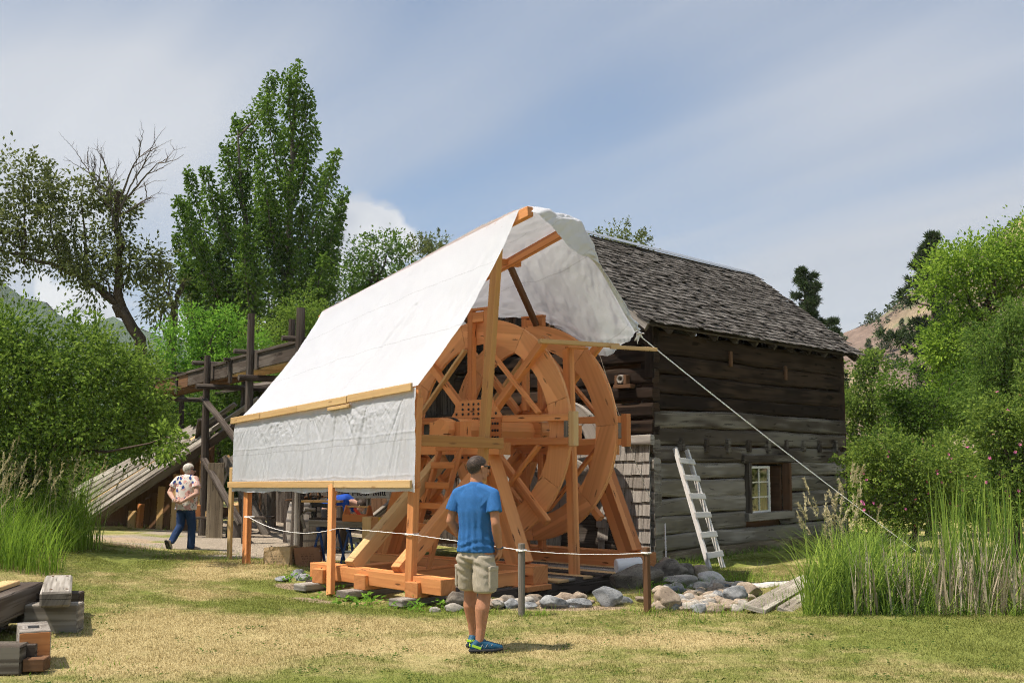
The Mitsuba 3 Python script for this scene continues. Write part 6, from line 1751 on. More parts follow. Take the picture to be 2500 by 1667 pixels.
ORD = 'first second third fourth fifth sixth seventh eighth ninth tenth eleventh twelfth thirteenth fourteenth fifteenth sixteenth seventeenth eighteenth nineteenth twentieth twenty-first twenty-second twenty-third twenty-fourth twenty-fifth twenty-sixth twenty-seventh'.split()
COL = {'stone_pale': 'pale gray', 'stone_tan': 'tan', 'stone_blue': 'bluish gray', 'stone_brown': 'dark brown'}
row.sort(key=lambda q: (q[0] * 0.659 - q[1] * 0.752) / (q[0] * 0.752 + q[1] * 0.659))
for i_, (x, y) in enumerate(row):
    mt_ = mats[int(rng.integers(0, 6))]
    r = rng.uniform(0.055, 0.115)
    seed += 1
    tag(put('cobble', None, stone(x + rng.normal() * 0.02, y + rng.normal() * 0.02, float(ground_z(x, y)) + r * 0.28 + (0.04 if rng.random() < 0.25 else 0), r * rng.uniform(1.0, 1.4), r, r * rng.uniform(0.62, 0.85), rng.uniform(-1.4, 0.2), mt_, seed)), f'rounded {COL[mt_]} river stone, {ORD[i_]} from the left in the row along the wheel pit', 'stone', 'river stones edging the wheel pit')
BED = sg.Polygon([(11.07, 7.45), (11.38, 6.9), (11.77, 6.7), (13.18, 7.36), (13.6, 7.87), (13.3, 8.5), (12.8, 8.6)])
n = 0
while n < 170:
    x, y = rng.uniform(11.0, 13.8), rng.uniform(6.5, 8.8)
    if not BED.contains(sg.Point(x, y)):
        continue
    a, b = ((x - 12.3) * 0.66 - (y - 7.6) * 0.75) * 1.6, ((x - 12.3) * 0.75 + (y - 7.6) * 0.66) * 0.3
    r = rng.uniform(0.035, 0.10)
    seed += 1
    n += 1
    mt_ = mats[int(rng.integers(0, 5))]
    tag(put('cobble', None, stone(x, y, float(ground_z(x, y)) + r * 0.35 + rng.uniform(0.0, 0.04), r * rng.uniform(1.0, 1.5), r, r * rng.uniform(0.6, 0.85), rng.uniform(0, 3.1), mt_, seed)), f'{"small" if r < 0.075 else "middling" if r < 0.1 else "large"} {COL[mt_]} river stone in the {"front" if b < -0.13 else "back" if b > 0.13 else "middle"} {"left" if a < -0.75 else "right" if a > 0.75 else "centre left" if a < 0 else "centre right"} of the stone bed', 'stone', 'river stones in the stone bed')
for k, (x, y, lab_) in enumerate(((10.42, 13.25, 'left gray stone by the cardboard boxes'), (10.28, 12.95, 'front gray stone by the cardboard boxes'), (10.62, 12.72, 'right gray stone by the front sill end'), (9.98, 13.05, 'flat gray stone in the grass before the cardboard boxes'))):
    tag(put('stone', None, stone(x, y, 0.035, 0.14, 0.11, 0.085 - 0.015 * k, 0.6, 'stone_blue', 160 + k)), lab_, 'stone')
# the pale kerb behind the stone bed and the two edging boards
kb = []
s = np.linspace(0, 1, 40)
cx = np.interp(s, [0, 0.35, 0.75, 1], [13.35, 13.62, 13.85, 14.4])
cy = np.interp(s, [0, 0.35, 0.75, 1], [8.85, 8.4, 7.75, 7.5])
mb = MB()
P = np.stack([np.stack([cx + o, cy + o * 0.6, np.full_like(s, h_)], -1) for o, h_ in ((-0.22, -0.15), (-0.18, 0.02), (0.0, 0.045), (0.14, 0.04), (0.18, -0.1))], 1)
P[..., 2] += 0.035 * (meshkit.fbm(P * 4.0, 3, 3) - 0.5)
P[..., 1] += 0.06 * (meshkit.fbm(P * 5.0, 3, 8) - 0.5)
v, f, t = grid_mesh(P)
mb.add(v, f[:, ::-1], t)
tag(put('stone_kerb', None, mb.shape('mortar', True)), 'rough pale mortar kerb along the back of the stone bed', 'kerb')
tag(put_beam('edging_board', None, (11.60, 6.48, 0.03), (14.8, 7.38, 0.05), 0.26, 0.06, 'mossy_plank', up=(0.05, -0.2, 1)), 'longer weathered edging board beside the stone bed', 'board')
tag(put_beam('edging_board', None, (11.95, 6.28, -0.01), (14.4, 7.0, 0.0), 0.2, 0.05, 'mossy_plank', up=(0.05, -0.25, 1)), 'lower weathered edging board running into the reeds', 'board')

# ------------------------------------------------------------------ people
def hull_spheres(a, b):
    """A bone: the hull of two ellipsoids, each (centre, radius or (rx, ry, rz))."""
    P = []
    for c, r in (a, b):
        s = trimesh.creation.icosphere(2).vertices * np.broadcast_to(np.asarray(r, float), (3,))
        P.append(s + np.asarray(c, float))
    return m3.Manifold.hull_points(np.vstack(P))


def chain(*js):
    out = None
    for a, b in zip(js[:-1], js[1:]):
        h = hull_spheres(a, b)
        out = h if out is None else out + h
    return out


def skin_mesh(man, edge, iters, lamb=0.5, cut=None):
    m = man.refine_to_length(edge).to_mesh()
    t = trimesh.Trimesh(m.vert_properties[:, :3], m.tri_verts, process=True)
    t.merge_vertices()
    if iters:
        trimesh.smoothing.filter_taubin(t, lamb=lamb, nu=lamb + 0.03, iterations=iters)
    return t


def hand(wrist, palm_dir, palm_nrm, thumb_side, curl, s=1.0):
    """A palm, five fingers of different lengths with bent knuckles, a thumb from the side of the palm."""
    x, n = unit(palm_dir), unit(palm_nrm)
    w = unit(np.cross(n, x)) * thumb_side
    wrist = np.asarray(wrist, float)
    kn = wrist + x * 0.085 * s
    out = hull_spheres((wrist, A(1, 1, 1) * 0.024 * s), (wrist + x * 0.04 * s, 0.026 * s))
    for a in (-0.028, 0.028):
        out = out + hull_spheres((wrist + x * 0.02 * s + w * a * 0.6 * s, 0.017 * s), (kn + w * a * s, 0.0135 * s))
    out = out + m3.Manifold.hull_points(np.vstack([trimesh.creation.icosphere(1).vertices * 0.0135 * s + kn + w * a * s for a in (-0.03, 0.03)] + [trimesh.creation.icosphere(1).vertices * 0.018 * s + wrist + x * 0.015 * s + w * a * s for a in (-0.014, 0.014)]))
    for k, (a, L) in enumerate(((0.031, 0.068), (0.011, 0.078), (-0.010, 0.073), (-0.030, 0.057))):
        p, ang = kn + w * a * s, 0.25
        js = [(p, 0.0105 * s)]
        for q, fr in enumerate((0.45, 0.32, 0.23)):
            ang += curl * (0.8 + 0.12 * k)
            p = p + (x * math.cos(ang) + n * math.sin(ang) + w * a * 1.2) * L * fr * s
            js.append((p, (0.0098, 0.009, 0.008)[q] * s))
        out = out + chain(*js)
    tb = wrist + x * 0.025 * s + w * 0.026 * s
    t1 = tb + (x * 0.6 + w * 0.65 + n * 0.35) * 0.038 * s
    t2 = t1 + (x * 0.85 + w * 0.1 + n * 0.5) * 0.03 * s
    return out + chain((tb, 0.014 * s), (t1, 0.0115 * s), (t2, 0.0095 * s))


class Figure:
    """A body drawn in its own frame (x to its right, y forward, z up), then set down in the scene."""

    def __init__(self, key, at, heading, scale=1.0):
        self.key = key
        f = A(math.cos(heading), math.sin(heading), 0)
        self.R = np.stack([A(f[1], -f[0], 0), f, A(0, 0, 1)], 1) * scale
        self.at = np.asarray(at, float)

    def world(self, v):
        return np.asarray(v) @ self.R.T + self.at

    def put(self, name, t, mat, smooth=True, label=None, uv=None, fn=None):
        v = np.asarray(t.vertices, float)
        if fn is not None:
            v = fn(v)
        uvs = np.stack([v[:, 0] + v[:, 1] * 0.5, v[:, 2]], -1) if uv is None else uv
        return put(name, self.key, mikit.ply((self.world(v), t.faces), mat, smooth=smooth, uv=uvs), label)


def head_mesh(c, turn, tilt=0.0, s=1.0):
    """Skull, jaw, neck stub, nose, brow, lips, ears; returns (mesh, the matrix of the head)."""
    cz, sz = math.cos(turn), math.sin(turn)
    M = np.array([[cz, -sz, 0], [sz, cz, 0], [0, 0, 1]]) @ np.array([[1, 0, 0], [0, math.cos(tilt), -math.sin(tilt)], [0, math.sin(tilt), math.cos(tilt)]]) * s
    H = lambda x, y, z: A(*c) + M @ A(x, y, z)

    def blob(p, r):
        v = trimesh.creation.icosphere(3).vertices * np.asarray(r, float)
        return m3.Manifold.hull_points((v + np.asarray(p, float)) @ M.T + A(*c))

    def hul(*bl):
        return m3.Manifold.hull_points(np.vstack([(trimesh.creation.icosphere(2).vertices * np.asarray(r, float) + np.asarray(p, float)) @ M.T + A(*c) for p, r in bl]))
    m = blob((0, -0.012, 0.035), (0.077, 0.097, 0.088))
    m = m + hul(((0, 0.02, 0.0), (0.066, 0.07, 0.06)), ((0, 0.062, -0.082), (0.026, 0.022, 0.018)), ((0.045, 0.015, -0.06), (0.016, 0.025, 0.02)), ((-0.045, 0.015, -0.06), (0.016, 0.025, 0.02)))
    m = m + hul(((0, 0.092, 0.012), (0.008, 0.008, 0.008)), ((0, 0.113, -0.024), (0.010, 0.011, 0.009)), ((0.013, 0.095, -0.030), (0.007, 0.008, 0.006)), ((-0.013, 0.095, -0.030), (0.007, 0.008, 0.006)))
    m = m + hul(((-0.035, 0.080, 0.025), (0.012, 0.012, 0.008)), ((0.035, 0.080, 0.025), (0.012, 0.012, 0.008)))
    m = m + hul(((-0.018, 0.090, -0.053), (0.008, 0.009, 0.006)), ((0.018, 0.090, -0.053), (0.008, 0.009, 0.006)))
    m = m + hul(((-0.014, 0.088, -0.062), (0.008, 0.009, 0.006)), ((0.014, 0.088, -0.062), (0.008, 0.009, 0.006)))
    for sx in (-1, 1):
        m = m + hul(((0.079 * sx, -0.010, 0.020), (0.009, 0.018, 0.016)), ((0.077 * sx, -0.004, -0.020), (0.008, 0.010, 0.011)))
    return m, H


def skin_mat(key, base):
    def fn(p, n, uv):
        s = fbm(p.x * 26, p.y * 26, p.z * 26, 3)
        return mi.Color3f(base) * (0.86 + 0.28 * s)
    plain(key, proc(fn), 0.65, 0.25)


skin_mat('skin_tanned', (0.43, 0.205, 0.115))
skin_mat('skin_pale', (0.60, 0.37, 0.285))
def hair_brown(p, n, uv):
    s = noise(p.x * 190, p.y * 190, p.z * 190)
    c = mix((0.035, 0.025, 0.02), (0.13, 0.09, 0.065), smoothstep(0.45, 0.9, s))      # clipped hair, thinner near its edge, skin between
    return mix(c, (0.34, 0.17, 0.10), smoothstep(0.030, 0.0, uv.y + 0.02 * (s - 0.5)) * 0.75)


plain('hair_dark', proc(hair_brown), 0.6)
plain('shades', (0.012, 0.012, 0.013), 0.25, 0.6)


def cloth_mat(key, base, amt=0.16, fine=170):
    def fn(p, n, uv):
        s = fbm(p.x * 30, p.y * 30, p.z * 30, 3)
        w = noise(p.x * fine, p.y * fine, p.z * fine)
        return mi.Color3f(base) * (1 - amt + amt * 2 * (0.6 * s + 0.4 * w))
    plain(key, proc(fn), 0.85, 0.2)


cloth_mat('shirt_blue', (0.035, 0.14, 0.36), 0.22)
cloth_mat('shorts_khaki', (0.39, 0.345, 0.265))
cloth_mat('denim', (0.022, 0.05, 0.13), 0.3)
cloth_mat('shirt_royal', (0.02, 0.08, 0.42))
cloth_mat('trousers_dark', (0.03, 0.03, 0.034))
plain('shoe_teal', (0.015, 0.085, 0.16), 0.6)
plain('shoe_lime', (0.42, 0.72, 0.05), 0.6)
plain('shoe_dark', (0.02, 0.022, 0.026), 0.7)
plain('shoe_gray', (0.38, 0.40, 0.42), 0.6)
plain('shoe_tan', (0.42, 0.35, 0.26), 0.7)


def hair_gray(p, n, uv):
    s = noise(uv.x * 260, uv.y * 14, 2) * 0.6 + noise(p.x * 60, p.y * 60, p.z * 20) * 0.4
    return mix((0.40, 0.37, 0.31), (0.72, 0.69, 0.61), s)


def floral(p, n, uv):
    x, y = uv.x * 13 + 0.5 * noise(uv.x * 14, uv.y * 14, 1), uv.y * 13 + 0.5 * noise(uv.x * 14, uv.y * 14, 7)
    d1, d2, r1 = voronoi(x, y)
    e1, e2, r2 = voronoi(x * 1.9 + 4, y * 1.9 + 7)
    c = mi.Color3f(0.74, 0.70, 0.64)
    m = noise(x * 1.1, y * 1.1, 5)
    c = mix(c, (0.68, 0.30, 0.26), smoothstep(0.62, 0.40, d1) * dr.select(r1 < 0.58, mi.Float(0.9), mi.Float(0)) * (0.55 + 0.45 * m))
    c = mix(c, (0.035, 0.075, 0.26), smoothstep(0.50, 0.36, d1) * dr.select(r1 > 0.78, mi.Float(1), mi.Float(0)))
    c = mix(c, (0.03, 0.03, 0.06), smoothstep(0.30, 0.2, e1) * dr.select(r2 > 0.60, mi.Float(1), mi.Float(0)) * smoothstep(0.4, 0.5, m))
    c = mix(c, (0.62, 0.14, 0.12), smoothstep(0.26, 0.16, e1) * dr.select(r2 < 0.16, mi.Float(1), mi.Float(0)))
    return c


plain('hair_silver', proc(hair_gray), 0.6)
plain('floral_cloth', proc(floral), 0.85, 0.2)


def folds(amp, f, seed, axis=None):
    def fn(v):
        q = np.stack([np.arctan2(v[:, 1], v[:, 0]) * 1.4, v[:, 2] * 1.0, v[:, 1]], -1) * f
        d = (meshkit.fbm(q, 3, seed) - 0.5) * 2 * amp
        c = np.stack([v[:, 0], v[:, 1], 0 * v[:, 2]], -1)
        c /= np.linalg.norm(c, axis=1, keepdims=True) + 1e-6
        return v + c * d[:, None]
    return fn


def shoe(fig, ankle, direc, sides, upper, sole, accent=None, pitch=0.0):
    """A low shoe along direc from the heel under the ankle."""
    d = unit(A(*direc))
    w = unit(np.cross(d, [0, 0, 1]))
    u = np.cross(w, d)
    a = np.asarray(ankle, float)
    Q = lambda x, y, z: a + d * x + w * y + u * (z - 0.095)
    up = m3.Manifold.hull_points(np.vstack([trimesh.creation.icosphere(2).vertices * r + Q(*p) for p, r in (((-0.055, 0, 0.045), 0.034), ((-0.01, 0, 0.085), 0.037), ((0.03, 0, 0.075), 0.036))]))
    up = up + m3.Manifold.hull_points(np.vstack([trimesh.creation.icosphere(2).vertices * A(1, 1, 1) * r + Q(*p) for p, r in (((-0.05, 0, 0.038), 0.034), ((0.03, 0, 0.075), 0.034), ((0.12, -0.012, 0.045), 0.034), ((0.12, 0.012, 0.045), 0.034), ((0.185, 0.0, 0.034), 0.030))]))
    fig.put('shoe', skin_mesh(up, 0.018, 4), upper)
    so = m3.Manifold.hull_points(np.vstack([trimesh.creation.icosphere(1).vertices * A(0.014, 0.014, 0.014) + Q(*p) for p in ((-0.085, 0.02, 0.014), (-0.085, -0.02, 0.014), (-0.06, 0.036, 0.016), (-0.06, -0.036, 0.016), (0.12, 0.047, 0.016), (0.12, -0.047, 0.016), (0.205, 0.022, 0.024), (0.205, -0.022, 0.024))]))
    fig.put('shoe_sole', skin_mesh(so, 0.02, 2), sole)
    if accent:
        for sd in (-1, 1):
            mb = MB()
            beam(mb, Q(-0.07, 0.028 * sd, 0.062), Q(0.01, 0.044 * sd, 0.035), 0.006, 0.022, up=u)
            put('shoe_stripe', fig.key, mikit.ply((fig.world(np.vstack(mb.v)), np.vstack(mb.f)), accent))
        mb = MB()
        beam(mb, Q(-0.088, -0.025, 0.062), Q(-0.088, 0.025, 0.062), 0.008, 0.022, up=u)
        put('shoe_stripe', fig.key, mikit.ply((fig.world(np.vstack(mb.v)), np.vstack(mb.f)), accent))
        mb = MB()
        for sd in (-1, 1):
            z = [Q(0.0 + 0.022 * k, (0.044 if k % 2 else 0.035) * sd, 0.028 + (0.045 if k % 2 else 0.0)) for k in range(7)]
            tube(mb, z, 0.0035, 5)
        put('shoe_lace', fig.key, mikit.ply((fig.world(np.vstack(mb.v)), np.vstack(mb.f)), 'shoe_gray'))


def tee(sh_r, el_r, sh_l, el_l, hem, rows, hem_r, sleeve=0.62, pad=0.0):
    """A T-shirt: torso rows of (z, y, rx, ry), sleeves that end part-way to the elbow."""
    m = None
    js = [((0, y, z), (rx, ry, 0.03)) for z, y, rx, ry in rows]
    m = chain(*js)
    for s_, e_ in ((sh_r, el_r), (sh_l, el_l)):
        s_, e_ = np.asarray(s_, float), np.asarray(e_, float)
        d = unit(e_ - s_)
        cuff = s_ + (e_ - s_) * sleeve
        a_ = unit(np.cross(d, [0, 1, 0]))
        ring = np.array([cuff + (a_ * math.cos(w) + np.cross(d, a_) * math.sin(w)) * (0.074 + pad) for w in np.linspace(0, 6.283, 20)])
        top = trimesh.creation.icosphere(2).vertices * (0.058 + pad) + s_ + A(0, 0, -0.012)
        m = m + m3.Manifold.hull_points(np.vstack([ring, top]))
        sx = 1 if s_[0] > 0 else -1
        m = m + m3.Manifold.hull_points(np.vstack([top, trimesh.creation.icosphere(2).vertices * A(0.03, 0.075, 0.03) + A(0.065 * sx, s_[1], s_[2] + 0.058), trimesh.creation.icosphere(2).vertices * A(0.06, 0.10, 0.03) + A(0.10 * sx, s_[1], s_[2] - 0.12)]))
    # square off hem and cuffs
    m = m.trim_by_plane((0, 0, 1), hem)
    for s_, e_ in ((sh_r, el_r), (sh_l, el_l)):
        s_, e_ = np.asarray(s_, float), np.asarray(e_, float)
    return m


# the man in the blue shirt, seen from behind, right hand in his pocket
man = thing('person', 'man in a blue T-shirt and khaki cargo shorts seen from behind watching the wheel', 'person')
F = Figure(man, (7.67, 7.16, 0.0), math.radians(41.2 - 30))
shr, elr, wrr = (0.188, -0.01, 1.425), (0.245, -0.055, 1.15), (0.222, 0.055, 0.915)
shl, ell, wrl = (-0.188, -0.01, 1.425), (-0.26, -0.03, 1.16), (-0.205, 0.12, 0.96)
anr, anl = (0.105, -0.10, 0.10), (-0.105, 0.13, 0.10)
hd, H = head_mesh((0.005, 0.03, 1.64), math.radians(-22), 0.06, 1.05)
b = chain(((0, 0.0, 0.93), (0.155, 0.105, 0.09)), ((0, 0.0, 1.06), (0.14, 0.10, 0.08)), ((0, -0.01, 1.25), (0.155, 0.105, 0.09)), ((0, -0.015, 1.36), (0.150, 0.085, 0.06)))
b = b + hull_spheres(((0.10, -0.01, 1.39), 0.05), ((-0.10, -0.01, 1.39), 0.05))
b = b + chain(((0, -0.015, 1.44), (0.085, 0.07, 0.04)), ((0.0, 0.0, 1.50), 0.058), ((0.0, 0.018, 1.60), 0.056))
for s_, e_, w_ in ((shr, elr, wrr), (shl, ell, wrl)):
    m_ = (A(*e_) * 0.7 + A(*w_) * 0.3)
    b = b + chain((A(*s_) - A(0, 0, 0.03), 0.043), (A(*s_) * 0.5 + A(*e_) * 0.5, 0.046), (e_, 0.040), (m_, 0.044), (w_, 0.028))
for hx, kn, an in (((0.085, 0.0, 0.90), (0.118, -0.03, 0.515), anr), ((-0.085, 0.0, 0.90), (-0.112, 0.09, 0.515), anl)):
    K, N_ = A(*kn), A(*an)
    cf = K * 0.68 + N_ * 0.32 + A(0, -0.018, 0)
    b = b + chain((hx, 0.088), (K + A(0, 0, 0.08), 0.064), (K, 0.059), (cf, 0.066), (K * 0.3 + N_ * 0.7, 0.046), (N_, 0.037), (N_ + A(0, 0.02, -0.05), 0.036))
b = b + hd + hand(wrr, (-0.25, 0.45, -0.86), (-0.9, -0.2, 0.1), 1, 0.5) + hand(wrl, (0.25, 0.45, -0.86), (0.9, -0.2, 0.1), -1, 0.5)
F.put('body', skin_mesh(b, 0.016, 8), 'skin_tanned')
# short hair: a cap over the skull, open over the face
hm = trimesh.creation.icosphere(4)
v = hm.vertices * A(0.0785, 0.0985, 0.0895) + A(0, -0.0125, 0.0355)
lowcut = np.clip(0.012 + (v[:, 1] + 0.0) * 0.85, -0.06, 0.075) + 0.02 * (np.abs(v[:, 1] - 0.01) < 0.022) * 0
keepv = v[:, 2] > lowcut
fk = hm.faces[keepv[hm.faces].all(1)]
hv = np.array([H(*p) for p in v])
q = meshkit.fbm(v * 220, 2, 2)[:, None]
put('hair', man, mikit.ply((F.world(hv + (hv - hv.mean(0)) * 0.012 * q), fk), 'hair_dark', smooth=True, uv=np.stack([v[:, 0], v[:, 2] - lowcut], -1)))
mb = MB()
for sx in (-1, 1):
    beam(mb, H(0.080 * sx, -0.01, 0.028), H(0.070 * sx, 0.085, 0.024), 0.006, 0.010)
    beam(mb, H(0.008 * sx, 0.106, 0.012), H(0.062 * sx, 0.086, 0.012), 0.006, 0.028)
put('sunglasses', man, mikit.ply((F.world(np.vstack(mb.v)), np.vstack(mb.f)), 'shades'))
sh = tee(shr, elr, shl, ell, 0.885, [(0.88, 0.0, 0.188, 0.140), (0.96, 0.0, 0.178, 0.133), (1.10, 0.0, 0.168, 0.122), (1.26, -0.01, 0.182, 0.124), (1.39, -0.015, 0.185, 0.108), (1.455, -0.012, 0.135, 0.092), (1.505, -0.008, 0.072, 0.072)], 0.18)
t = skin_mesh(sh, 0.022, 6)


def shirt_folds(v):
    w = folds(0.011, 2.4, 5)(v)
    z = v[:, 2]
    cr = 0.008 * np.sin((z - 0.9) * 95 + 3 * np.sin(np.arctan2(v[:, 1], v[:, 0]) * 2)) * np.exp(-((z - 0.955) / 0.05) ** 2) * (np.abs(v[:, 0]) < 0.21)
    vert = 0.007 * np.sin(np.arctan2(v[:, 1], v[:, 0]) * 13 + z * 4) * np.clip((1.35 - z) * 3, 0, 1)
    c = np.stack([v[:, 0], v[:, 1], 0 * z], -1)
    c /= np.linalg.norm(c, axis=1, keepdims=True) + 1e-6
    return w + c * (cr + vert)[:, None]


F.put('shirt', t, 'shirt_blue', fn=shirt_folds)
so = chain(((0, 0.0, 0.945), (0.165, 0.118, 0.03)), ((0, -0.005, 0.84), (0.172, 0.125, 0.06)))
so = so + chain(((0.088, -0.005, 0.84), (0.105, 0.118, 0.05)), ((0.105, -0.02, 0.68), (0.103, 0.115, 0.05)), ((0.118, -0.03, 0.545), (0.106, 0.118, 0.03)))
so = so + chain(((-0.088, 0.0, 0.84), (0.105, 0.118, 0.05)), ((-0.10, 0.04, 0.68), (0.103, 0.115, 0.05)), ((-0.112, 0.075, 0.545), (0.106, 0.118, 0.03)))
so = so.trim_by_plane((0, 0, 1), 0.52)
t = skin_mesh(so, 0.018, 3)


def short_folds(v):
    z = v[:, 2]
    d = 0.010 * (meshkit.fbm(v * A(9, 9, 22), 3, 8) - 0.5) * 2 + 0.006 * np.sin(z * 85 + v[:, 0] * 30) * np.exp(-((z - 0.78) / 0.10) ** 2)
    cx = np.where(v[:, 0] > 0, 0.1, -0.1)
    c = np.stack([v[:, 0] - cx, v[:, 1], 0 * z], -1)
    c /= np.linalg.norm(c, axis=1, keepdims=True) + 1e-6
    return v + c * d[:, None]


F.put('shorts', t, 'shorts_khaki', fn=short_folds)
for sx, y0 in ((1, -0.025), (-1, 0.05)):
    pk = m3.Manifold.cube((0.022, 0.135, 0.18), True).translate((0.206 * sx, y0, 0.655)).refine_to_length(0.02)
    F.put('cargo_pocket', skin_mesh(pk, 0.02, 2), 'shorts_khaki')
    fp_ = m3.Manifold.cube((0.028, 0.142, 0.045), True).translate((0.206 * sx, y0, 0.745))
    F.put('pocket_flap', skin_mesh(fp_, 0.02, 1), 'shorts_khaki')
mb = MB()
tube(mb, [A(*wrr) + A(math.cos(a) * 0.031, math.sin(a) * 0.031, 0.012 + 0.006 * math.sin(a)) for a in np.linspace(0, 6.283, 15)], 0.007, 6, cap=False)
put('wristband', man, mikit.ply((F.world(np.vstack(mb.v)), np.vstack(mb.f)), 'shoe_teal'))
shoe(F, anr, (0.78, 0.62, 0), 1, 'shoe_teal', 'shoe_dark', 'shoe_lime')
shoe(F, anl, (-0.12, 1, 0), -1, 'shoe_teal', 'shoe_dark', 'shoe_lime')

# the woman walking away with her hands clasped behind her back
wom = thing('person', 'silver haired woman in a floral shirt and jeans walking away, hands clasped behind her', 'person')
F = Figure(wom, (11.80, 18.38, 0.0), math.radians(41.2 - 24), 0.975)
shr, elr, wrr = (0.215, 0.0, 1.375), (0.325, -0.085, 1.11), (0.075, -0.205, 0.955)
shl, ell, wrl = (-0.215, 0.0, 1.375), (-0.33, -0.085, 1.12), (-0.085, -0.215, 0.965)
anr, anl = (0.06, 0.10, 0.105), (-0.09, -0.30, 0.20)
hd, H = head_mesh((0.02, 0.045, 1.545), math.radians(-58), 0.0, 0.98)
b = chain(((0, 0.0, 0.90), (0.185, 0.15, 0.09)), ((0, 0.02, 1.06), (0.19, 0.155, 0.08)), ((0, 0.0, 1.22), (0.19, 0.135, 0.09)), ((0, -0.01, 1.34), (0.175, 0.10, 0.06)))
b = b + hull_spheres(((0.14, 0, 1.36), 0.058), ((-0.14, 0, 1.36), 0.058))
b = b + chain(((0, 0.0, 1.37), (0.085, 0.07, 0.04)), ((0.01, 0.02, 1.43), 0.055), ((0.015, 0.035, 1.50), 0.054))
for s_, e_, w_ in ((shr, elr, wrr), (shl, ell, wrl)):
    b = b + chain((s_, 0.062), (A(*s_) * 0.5 + A(*e_) * 0.5, 0.056), (e_, 0.046), (A(*e_) * 0.65 + A(*w_) * 0.35, 0.044), (w_, 0.028))
for hx, kn, an in (((0.09, 0.0, 0.88), (0.08, 0.09, 0.49), anr), ((-0.09, 0.0, 0.88), (-0.10, -0.02, 0.50), anl)):
    b = b + chain((hx, 0.085), (kn, 0.056), (A(*kn) * 0.6 + A(*an) * 0.4, 0.05), (an, 0.036))
b = b + hd + hand(wrr, (-0.95, -0.05, -0.22), (0, 0.75, 0.6), 1, 0.35, 0.95) + hand(wrl, (0.95, -0.12, -0.3), (0, 0.7, 0.7), -1, 0.55, 0.95)
F.put('body', skin_mesh(b, 0.018, 6), 'skin_pale')
hm = trimesh.creation.icosphere(4)
v = hm.vertices.copy()
v = v * (1 + 0.10 * (meshkit.fbm(v * A(5, 5, 2.2), 3, 3) - 0.5)[:, None]) * A(0.091, 0.110, 0.105) + A(0, -0.016, 0.032)
lowcut = np.where(v[:, 1] > 0.035, 0.052 + (v[:, 1] - 0.035) * 0.15, np.where(v[:, 1] < -0.02, -0.085, -0.06))
fk = hm.faces[(v[:, 2] > lowcut)[hm.faces].all(1)]
hv = np.array([H(*p) for p in v])
put('hair', wom, mikit.ply((F.world(hv), fk), 'hair_silver', smooth=True, uv=np.stack([np.arctan2(v[:, 0], v[:, 1]) * 0.1, v[:, 2]], -1)))
mb = MB()
for sx in (-1, 1):
    beam(mb, H(0.080 * sx, 0.0, 0.028), H(0.070 * sx, 0.085, 0.024), 0.006, 0.010)
    beam(mb, H(0.008 * sx, 0.108, 0.012), H(0.068 * sx, 0.086, 0.014), 0.010, 0.042)
put('sunglasses', wom, mikit.ply((F.world(np.vstack(mb.v)), np.vstack(mb.f)), 'shades'))
sh = tee(shr, elr, shl, ell, 0.80, [(0.80, 0.0, 0.215, 0.175), (0.92, 0.005, 0.212, 0.175), (1.06, 0.01, 0.215, 0.172), (1.20, 0.0, 0.215, 0.152), (1.33, -0.005, 0.195, 0.118), (1.40, 0.0, 0.13, 0.10), (1.445, 0.008, 0.075, 0.075)], 0.2, 0.6, 0.010)
t = skin_mesh(sh, 0.025, 5)
F.put('shirt', t, 'floral_cloth', fn=folds(0.012, 2.2, 9))
je = chain(((0, 0.0, 0.86), (0.175, 0.14, 0.05)), ((0, 0.0, 0.80), (0.178, 0.142, 0.05)))
je = je + chain(((0.09, 0.0, 0.82), (0.098, 0.115, 0.06)), ((0.08, 0.09, 0.49), 0.076), ((0.07, 0.10, 0.25), 0.072), ((0.062, 0.10, 0.08), (0.072, 0.078, 0.03)))
je = je + chain(((-0.09, 0.0, 0.82), (0.098, 0.115, 0.06)), ((-0.10, -0.02, 0.50), 0.076), ((-0.095, -0.17, 0.33), 0.070), ((-0.09, -0.275, 0.205), (0.068, 0.062, 0.04)))
F.put('jeans', skin_mesh(je, 0.022, 3), 'denim', fn=folds(0.008, 5.0, 12))
shoe(F, anr, (0.35, 1, 0), 1, 'shoe_tan', 'shoe_gray')
shoe(F, anl, (0.05, 0.42, -0.90), -1, 'shoe_tan', 'shoe_dark')
mb = MB()
tube(mb, [A(*wrl) + A(0.012 * math.cos(a) - 0.03, 0.034 * math.sin(a), 0.032 * math.cos(a) + 0.015) for a in np.linspace(0, 6.283, 13)], 0.009, 6, cap=False)
put('watch', wom, mikit.ply((F.world(np.vstack(mb.v)), np.vstack(mb.f)), 'white_paint'))

# the man bent over behind the workbench
ben = thing('person', 'dark haired person in a royal blue shirt bending down behind the workbench', 'person')
F = Figure(ben, (13.35, 16.15, 0.0), math.radians(-60), 0.92)
hd, H = head_mesh((0.0, 0.66, 0.93), 0.0, -0.9, 0.98)
b = chain(((0, -0.02, 0.92), (0.15, 0.11, 0.10)), ((0, 0.16, 1.02), (0.145, 0.11, 0.10)), ((0, 0.36, 1.05), (0.165, 0.10, 0.11)), ((0, 0.48, 1.02), (0.12, 0.07, 0.07)), ((0, 0.60, 0.97), 0.056))
for sx in (-1, 1):
    b = b + chain(((0.18 * sx, 0.42, 1.02), 0.058), ((0.25 * sx, 0.48, 0.76), 0.045), ((0.10 * sx, 0.62, 0.70), 0.03))
    b = b + chain(((0.09 * sx, -0.02, 0.88), 0.09), ((0.11 * sx, 0.03, 0.48), 0.06), ((0.11 * sx, -0.03, 0.10), 0.04))
    b = b + hand((0.10 * sx, 0.62, 0.70), (-0.5 * sx, 0.7, -0.4), (0, 0.2, -1), sx, 0.5)
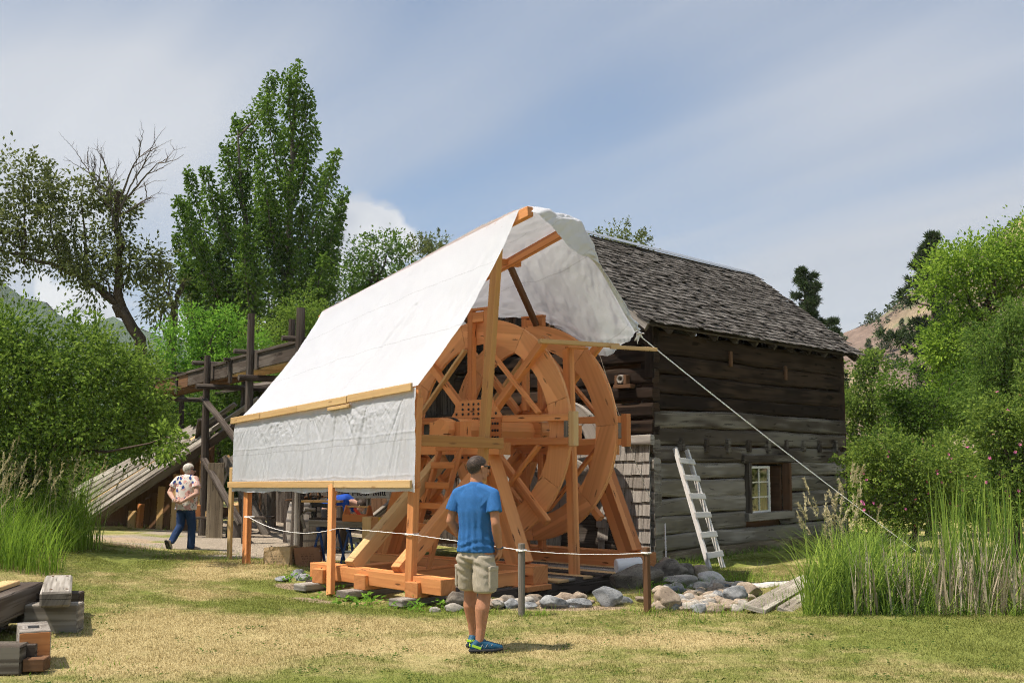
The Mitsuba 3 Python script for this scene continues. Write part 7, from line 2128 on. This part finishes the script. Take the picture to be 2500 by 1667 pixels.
F.put('body', skin_mesh(b + hd, 0.02, 5), 'skin_pale')
v = trimesh.creation.icosphere(3).vertices * A(0.086, 0.103, 0.096) + A(0, -0.02, 0.042)
fk = trimesh.creation.icosphere(3).faces
fk = fk[((v[:, 2] > -0.02) & (v[:, 1] < 0.06))[fk].all(1)]
put('hair', ben, mikit.ply((F.world(np.array([H(*p) for p in v])), fk), 'hair_dark', smooth=True, uv=np.full((len(v), 2), 0.5)))
sh = chain(((0, -0.04, 0.94), (0.17, 0.125, 0.09)), ((0, 0.16, 1.035), (0.168, 0.125, 0.11)), ((0, 0.37, 1.06), (0.18, 0.11, 0.12)), ((0, 0.47, 1.03), (0.10, 0.07, 0.08)))
for sx in (-1, 1):
    sh = sh + hull_spheres(((0.18 * sx, 0.42, 1.02), 0.072), ((0.225 * sx, 0.455, 0.86), 0.062))
F.put('shirt', skin_mesh(sh, 0.025, 4), 'shirt_royal', fn=folds(0.01, 3, 3))
tr = chain(((0, -0.03, 0.93), (0.165, 0.12, 0.06)), ((0, -0.02, 0.86), (0.17, 0.125, 0.05)))
for sx in (-1, 1):
    tr = tr + chain(((0.09 * sx, -0.02, 0.84), 0.10), ((0.11 * sx, 0.03, 0.48), 0.075), ((0.11 * sx, -0.03, 0.10), 0.065))
F.put('trousers', skin_mesh(tr, 0.025, 3), 'trousers_dark')
for sx in (-1, 1):
    shoe(F, (0.11 * sx, -0.03, 0.10), (0.15 * sx, 1, 0), sx, 'shoe_dark', 'shoe_dark')

# ------------------------------------------------------------------ the thin summer haze of the valley
scene['haze_air'] = {'type': 'homogeneous', 'albedo': {'type': 'rgb', 'value': [0.88, 0.94, 0.99]}, 'sigma_t': 0.0002}
scene['haze'] = {'type': 'cube', 'to_world': T().translate([0, 0, 120]).scale([5600, 5600, 124]), 'bsdf': {'type': 'null'}, 'interior': {'type': 'ref', 'id': 'haze_air'}}
scene['camera']['medium'] = {'type': 'ref', 'id': 'haze_air'}
labels['haze'] = {'label': 'thin summer haze over the valley', 'category': 'haze', 'kind': 'stuff'}
